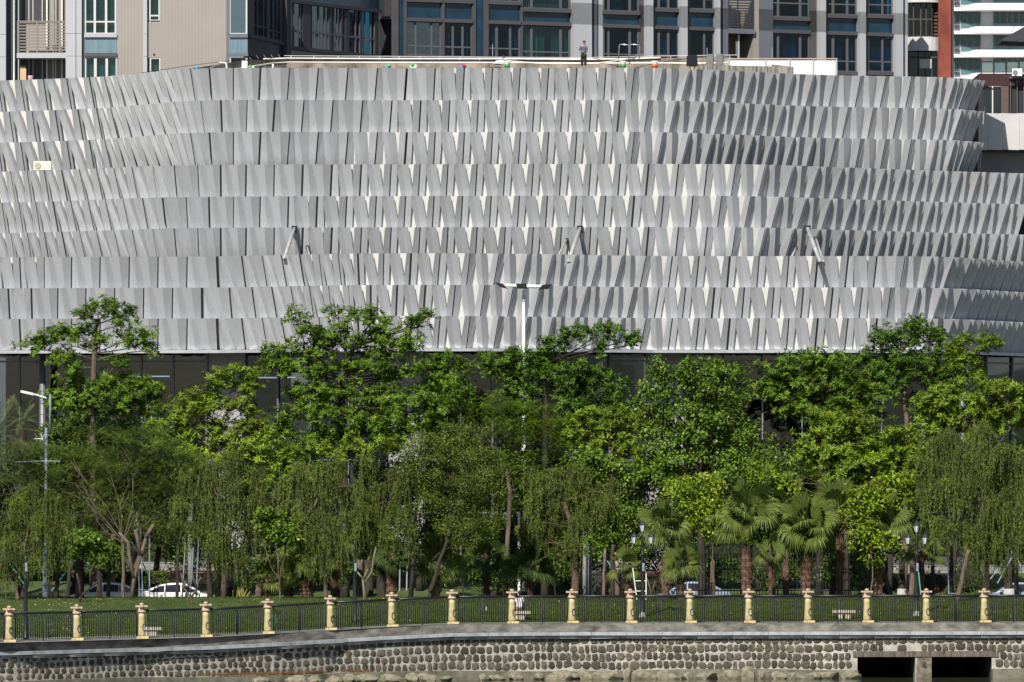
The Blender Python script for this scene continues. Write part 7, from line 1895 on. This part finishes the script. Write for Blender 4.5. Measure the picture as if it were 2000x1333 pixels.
shrub(330, 420, 1120, 1140, 358, 'red', 'dark red groundcover behind the second white car', dep=2)
shrub(770, 830, 1088, 1108, 370, 'lime', 'small clipped hedge above the stone steps')
shrub(1700, 1760, 1120, 1160, 352, 'red', 'rounded dark red shrub left of the white washed trunk', 'shrub', True, 'shrub')
shrub(1785, 1855, 1118, 1162, 352, 'red', 'large rounded dark red shrub right of the right lamp post', 'shrub', True, 'shrub')
shrub(1215, 1330, 1122, 1165, 354, 'red', 'brownish red groundcover behind the white ladder', dep=2)
shrub(1860, 1925, 1094, 1160, 348, 'fill', 'big round dark green clipped shrub at right', 'shrub', True, 'shrub', 1.2)
shrub(1840, 1870, 1146, 1166, 350, 'lime', 'small yellow green shrub at the foot of the round dark shrub', 'shrub', True, 'shrub', .5)
shrub(1895, 2010, 1082, 1104, 372.6, 'lime', 'bright groundcover spilling over the right hand block wall')
shrub(960, 1150, 1060, 1110, 362, 'fill', 'dark understorey hedge behind the seated person', dep=1.5)
shrub(500, 770, 1068, 1120, 366, 'fill', 'dark understorey hedge left of the steps', dep=1.5)
shrub(1310, 1720, 1060, 1130, 362, 'fill', 'dark hedge behind the tall bar fence', dep=1.5, per=.8)

# ---- grass blades on the lawn
nb = 150000
px = NR.uniform(-20, 2020, nb); dp_ = 1.7 + (NR.rand(nb) ** 1.2) * 17
De = np.interp(px, [-200,18,277,523,645,883,1100,2000,2200], [299,302,308,312,315,318,320,321.5,322])
DD = np.where(dp_ < 13, De + dp_ / 13 * (333 - De), 333 + dp_ - 13)
x = (px - 1000) / F * DD
z0e = np.interp(px, [18,277,402,523,645,765,883], [-.48,-.46,-.435,-.33,-.225,-.10,0]) * np.clip(1 - dp_ / 12, 0, 1)
zz = z0e + np.interp(dp_, [p[0] for p in PROF], [p[1] for p in PROF])
c = np.stack([x, DD, zz - .01], 1)
v = leaf_mesh('g', c, unit(nb) * .5 + np.array([0, 0, 1.]), unit(nb) + np.array([0, -1, 0]), .05 + .06 * NR.rand(nb), np.full(nb, .02))
me = np_mesh('grass_blades', v); gm = leafmat('grass blades', (0.020, 0.040, 0.006), (0.046, 0.072, 0.012), trans=.3, rough=.7)
o = link('grass_blades', me, gm, kind='stuff'); o['label'] = 'short mown grass covering the lawn behind the railing'; o['category'] = 'grass'
nb = 420
px = np.concatenate([NR.uniform(0, 2000, nb // 2), NR.normal(140, 60, nb // 2)]); dp_ = NR.uniform(2, 12.5, nb)
De = np.interp(px, [-200,18,277,523,645,883,1100,2000,2200], [299,302,308,312,315,318,320,321.5,322]); DD = De + dp_ / 13 * (333 - De)
zz = np.interp(px, [18,277,402,523,645,765,883], [-.48,-.46,-.435,-.33,-.225,-.10,0]) * np.clip(1 - dp_ / 12, 0, 1) + np.interp(dp_, [p[0] for p in PROF], [p[1] for p in PROF])
v = leaf_mesh('g', np.stack([(px - 1000) / F * DD, DD, zz + .06], 1), unit(nb) * np.array([1, 1, .2]), unit(nb) * .3 + np.array([0, -.5, 1.]), .07 + .07 * NR.rand(nb), np.full(nb, .05))
me = np_mesh('fallen_leaves', v); gm = leafmat('fallen leaves', (0.10, 0.06, 0.02), (0.30, 0.28, 0.20), trans=.1, rough=.8)
o = link('fallen_leaves', me, gm, kind='stuff'); o['label'] = 'pale fallen petals and leaves scattered over the lawn'; o['category'] = 'leaves'
# dry weeds and moss along the foot of the wall
nb = 1500; px = np.concatenate([NR.normal(520, 60, nb), NR.normal(440, 20, 300), NR.normal(700, 18, 400), NR.normal(620, 12, 300)]); n = len(px)
De = np.interp(px, [18,277,523,645,883,1100,2000], [302,308,312,315,318,320,321.5]) - .45
c = np.stack([(px - 1000) / F * De, De - .25 * NR.rand(n), np.full(n, -2.28)], 1)
v = leaf_mesh('g', c, unit(n) * .5 + np.array([0, 0, 1.]), unit(n) + np.array([0, -1, 0]), .08 + .14 * NR.rand(n), np.full(n, .014))
me = np_mesh('dry_weeds', v); gm = leafmat('dry rusty weeds', (0.09, 0.045, 0.02), (0.16, 0.10, 0.05), trans=.2, rough=.8)
o = link('dry_weeds', me, gm, kind='stuff'); o['label'] = 'rusty dry weeds growing along the foot of the stone wall'; o['category'] = 'weeds'
print('foliage tris', TRI[0])
print('objects', len(bpy.data.objects), 'tris', sum(len(p.vertices) - 2 for m in bpy.data.meshes for p in m.polygons))
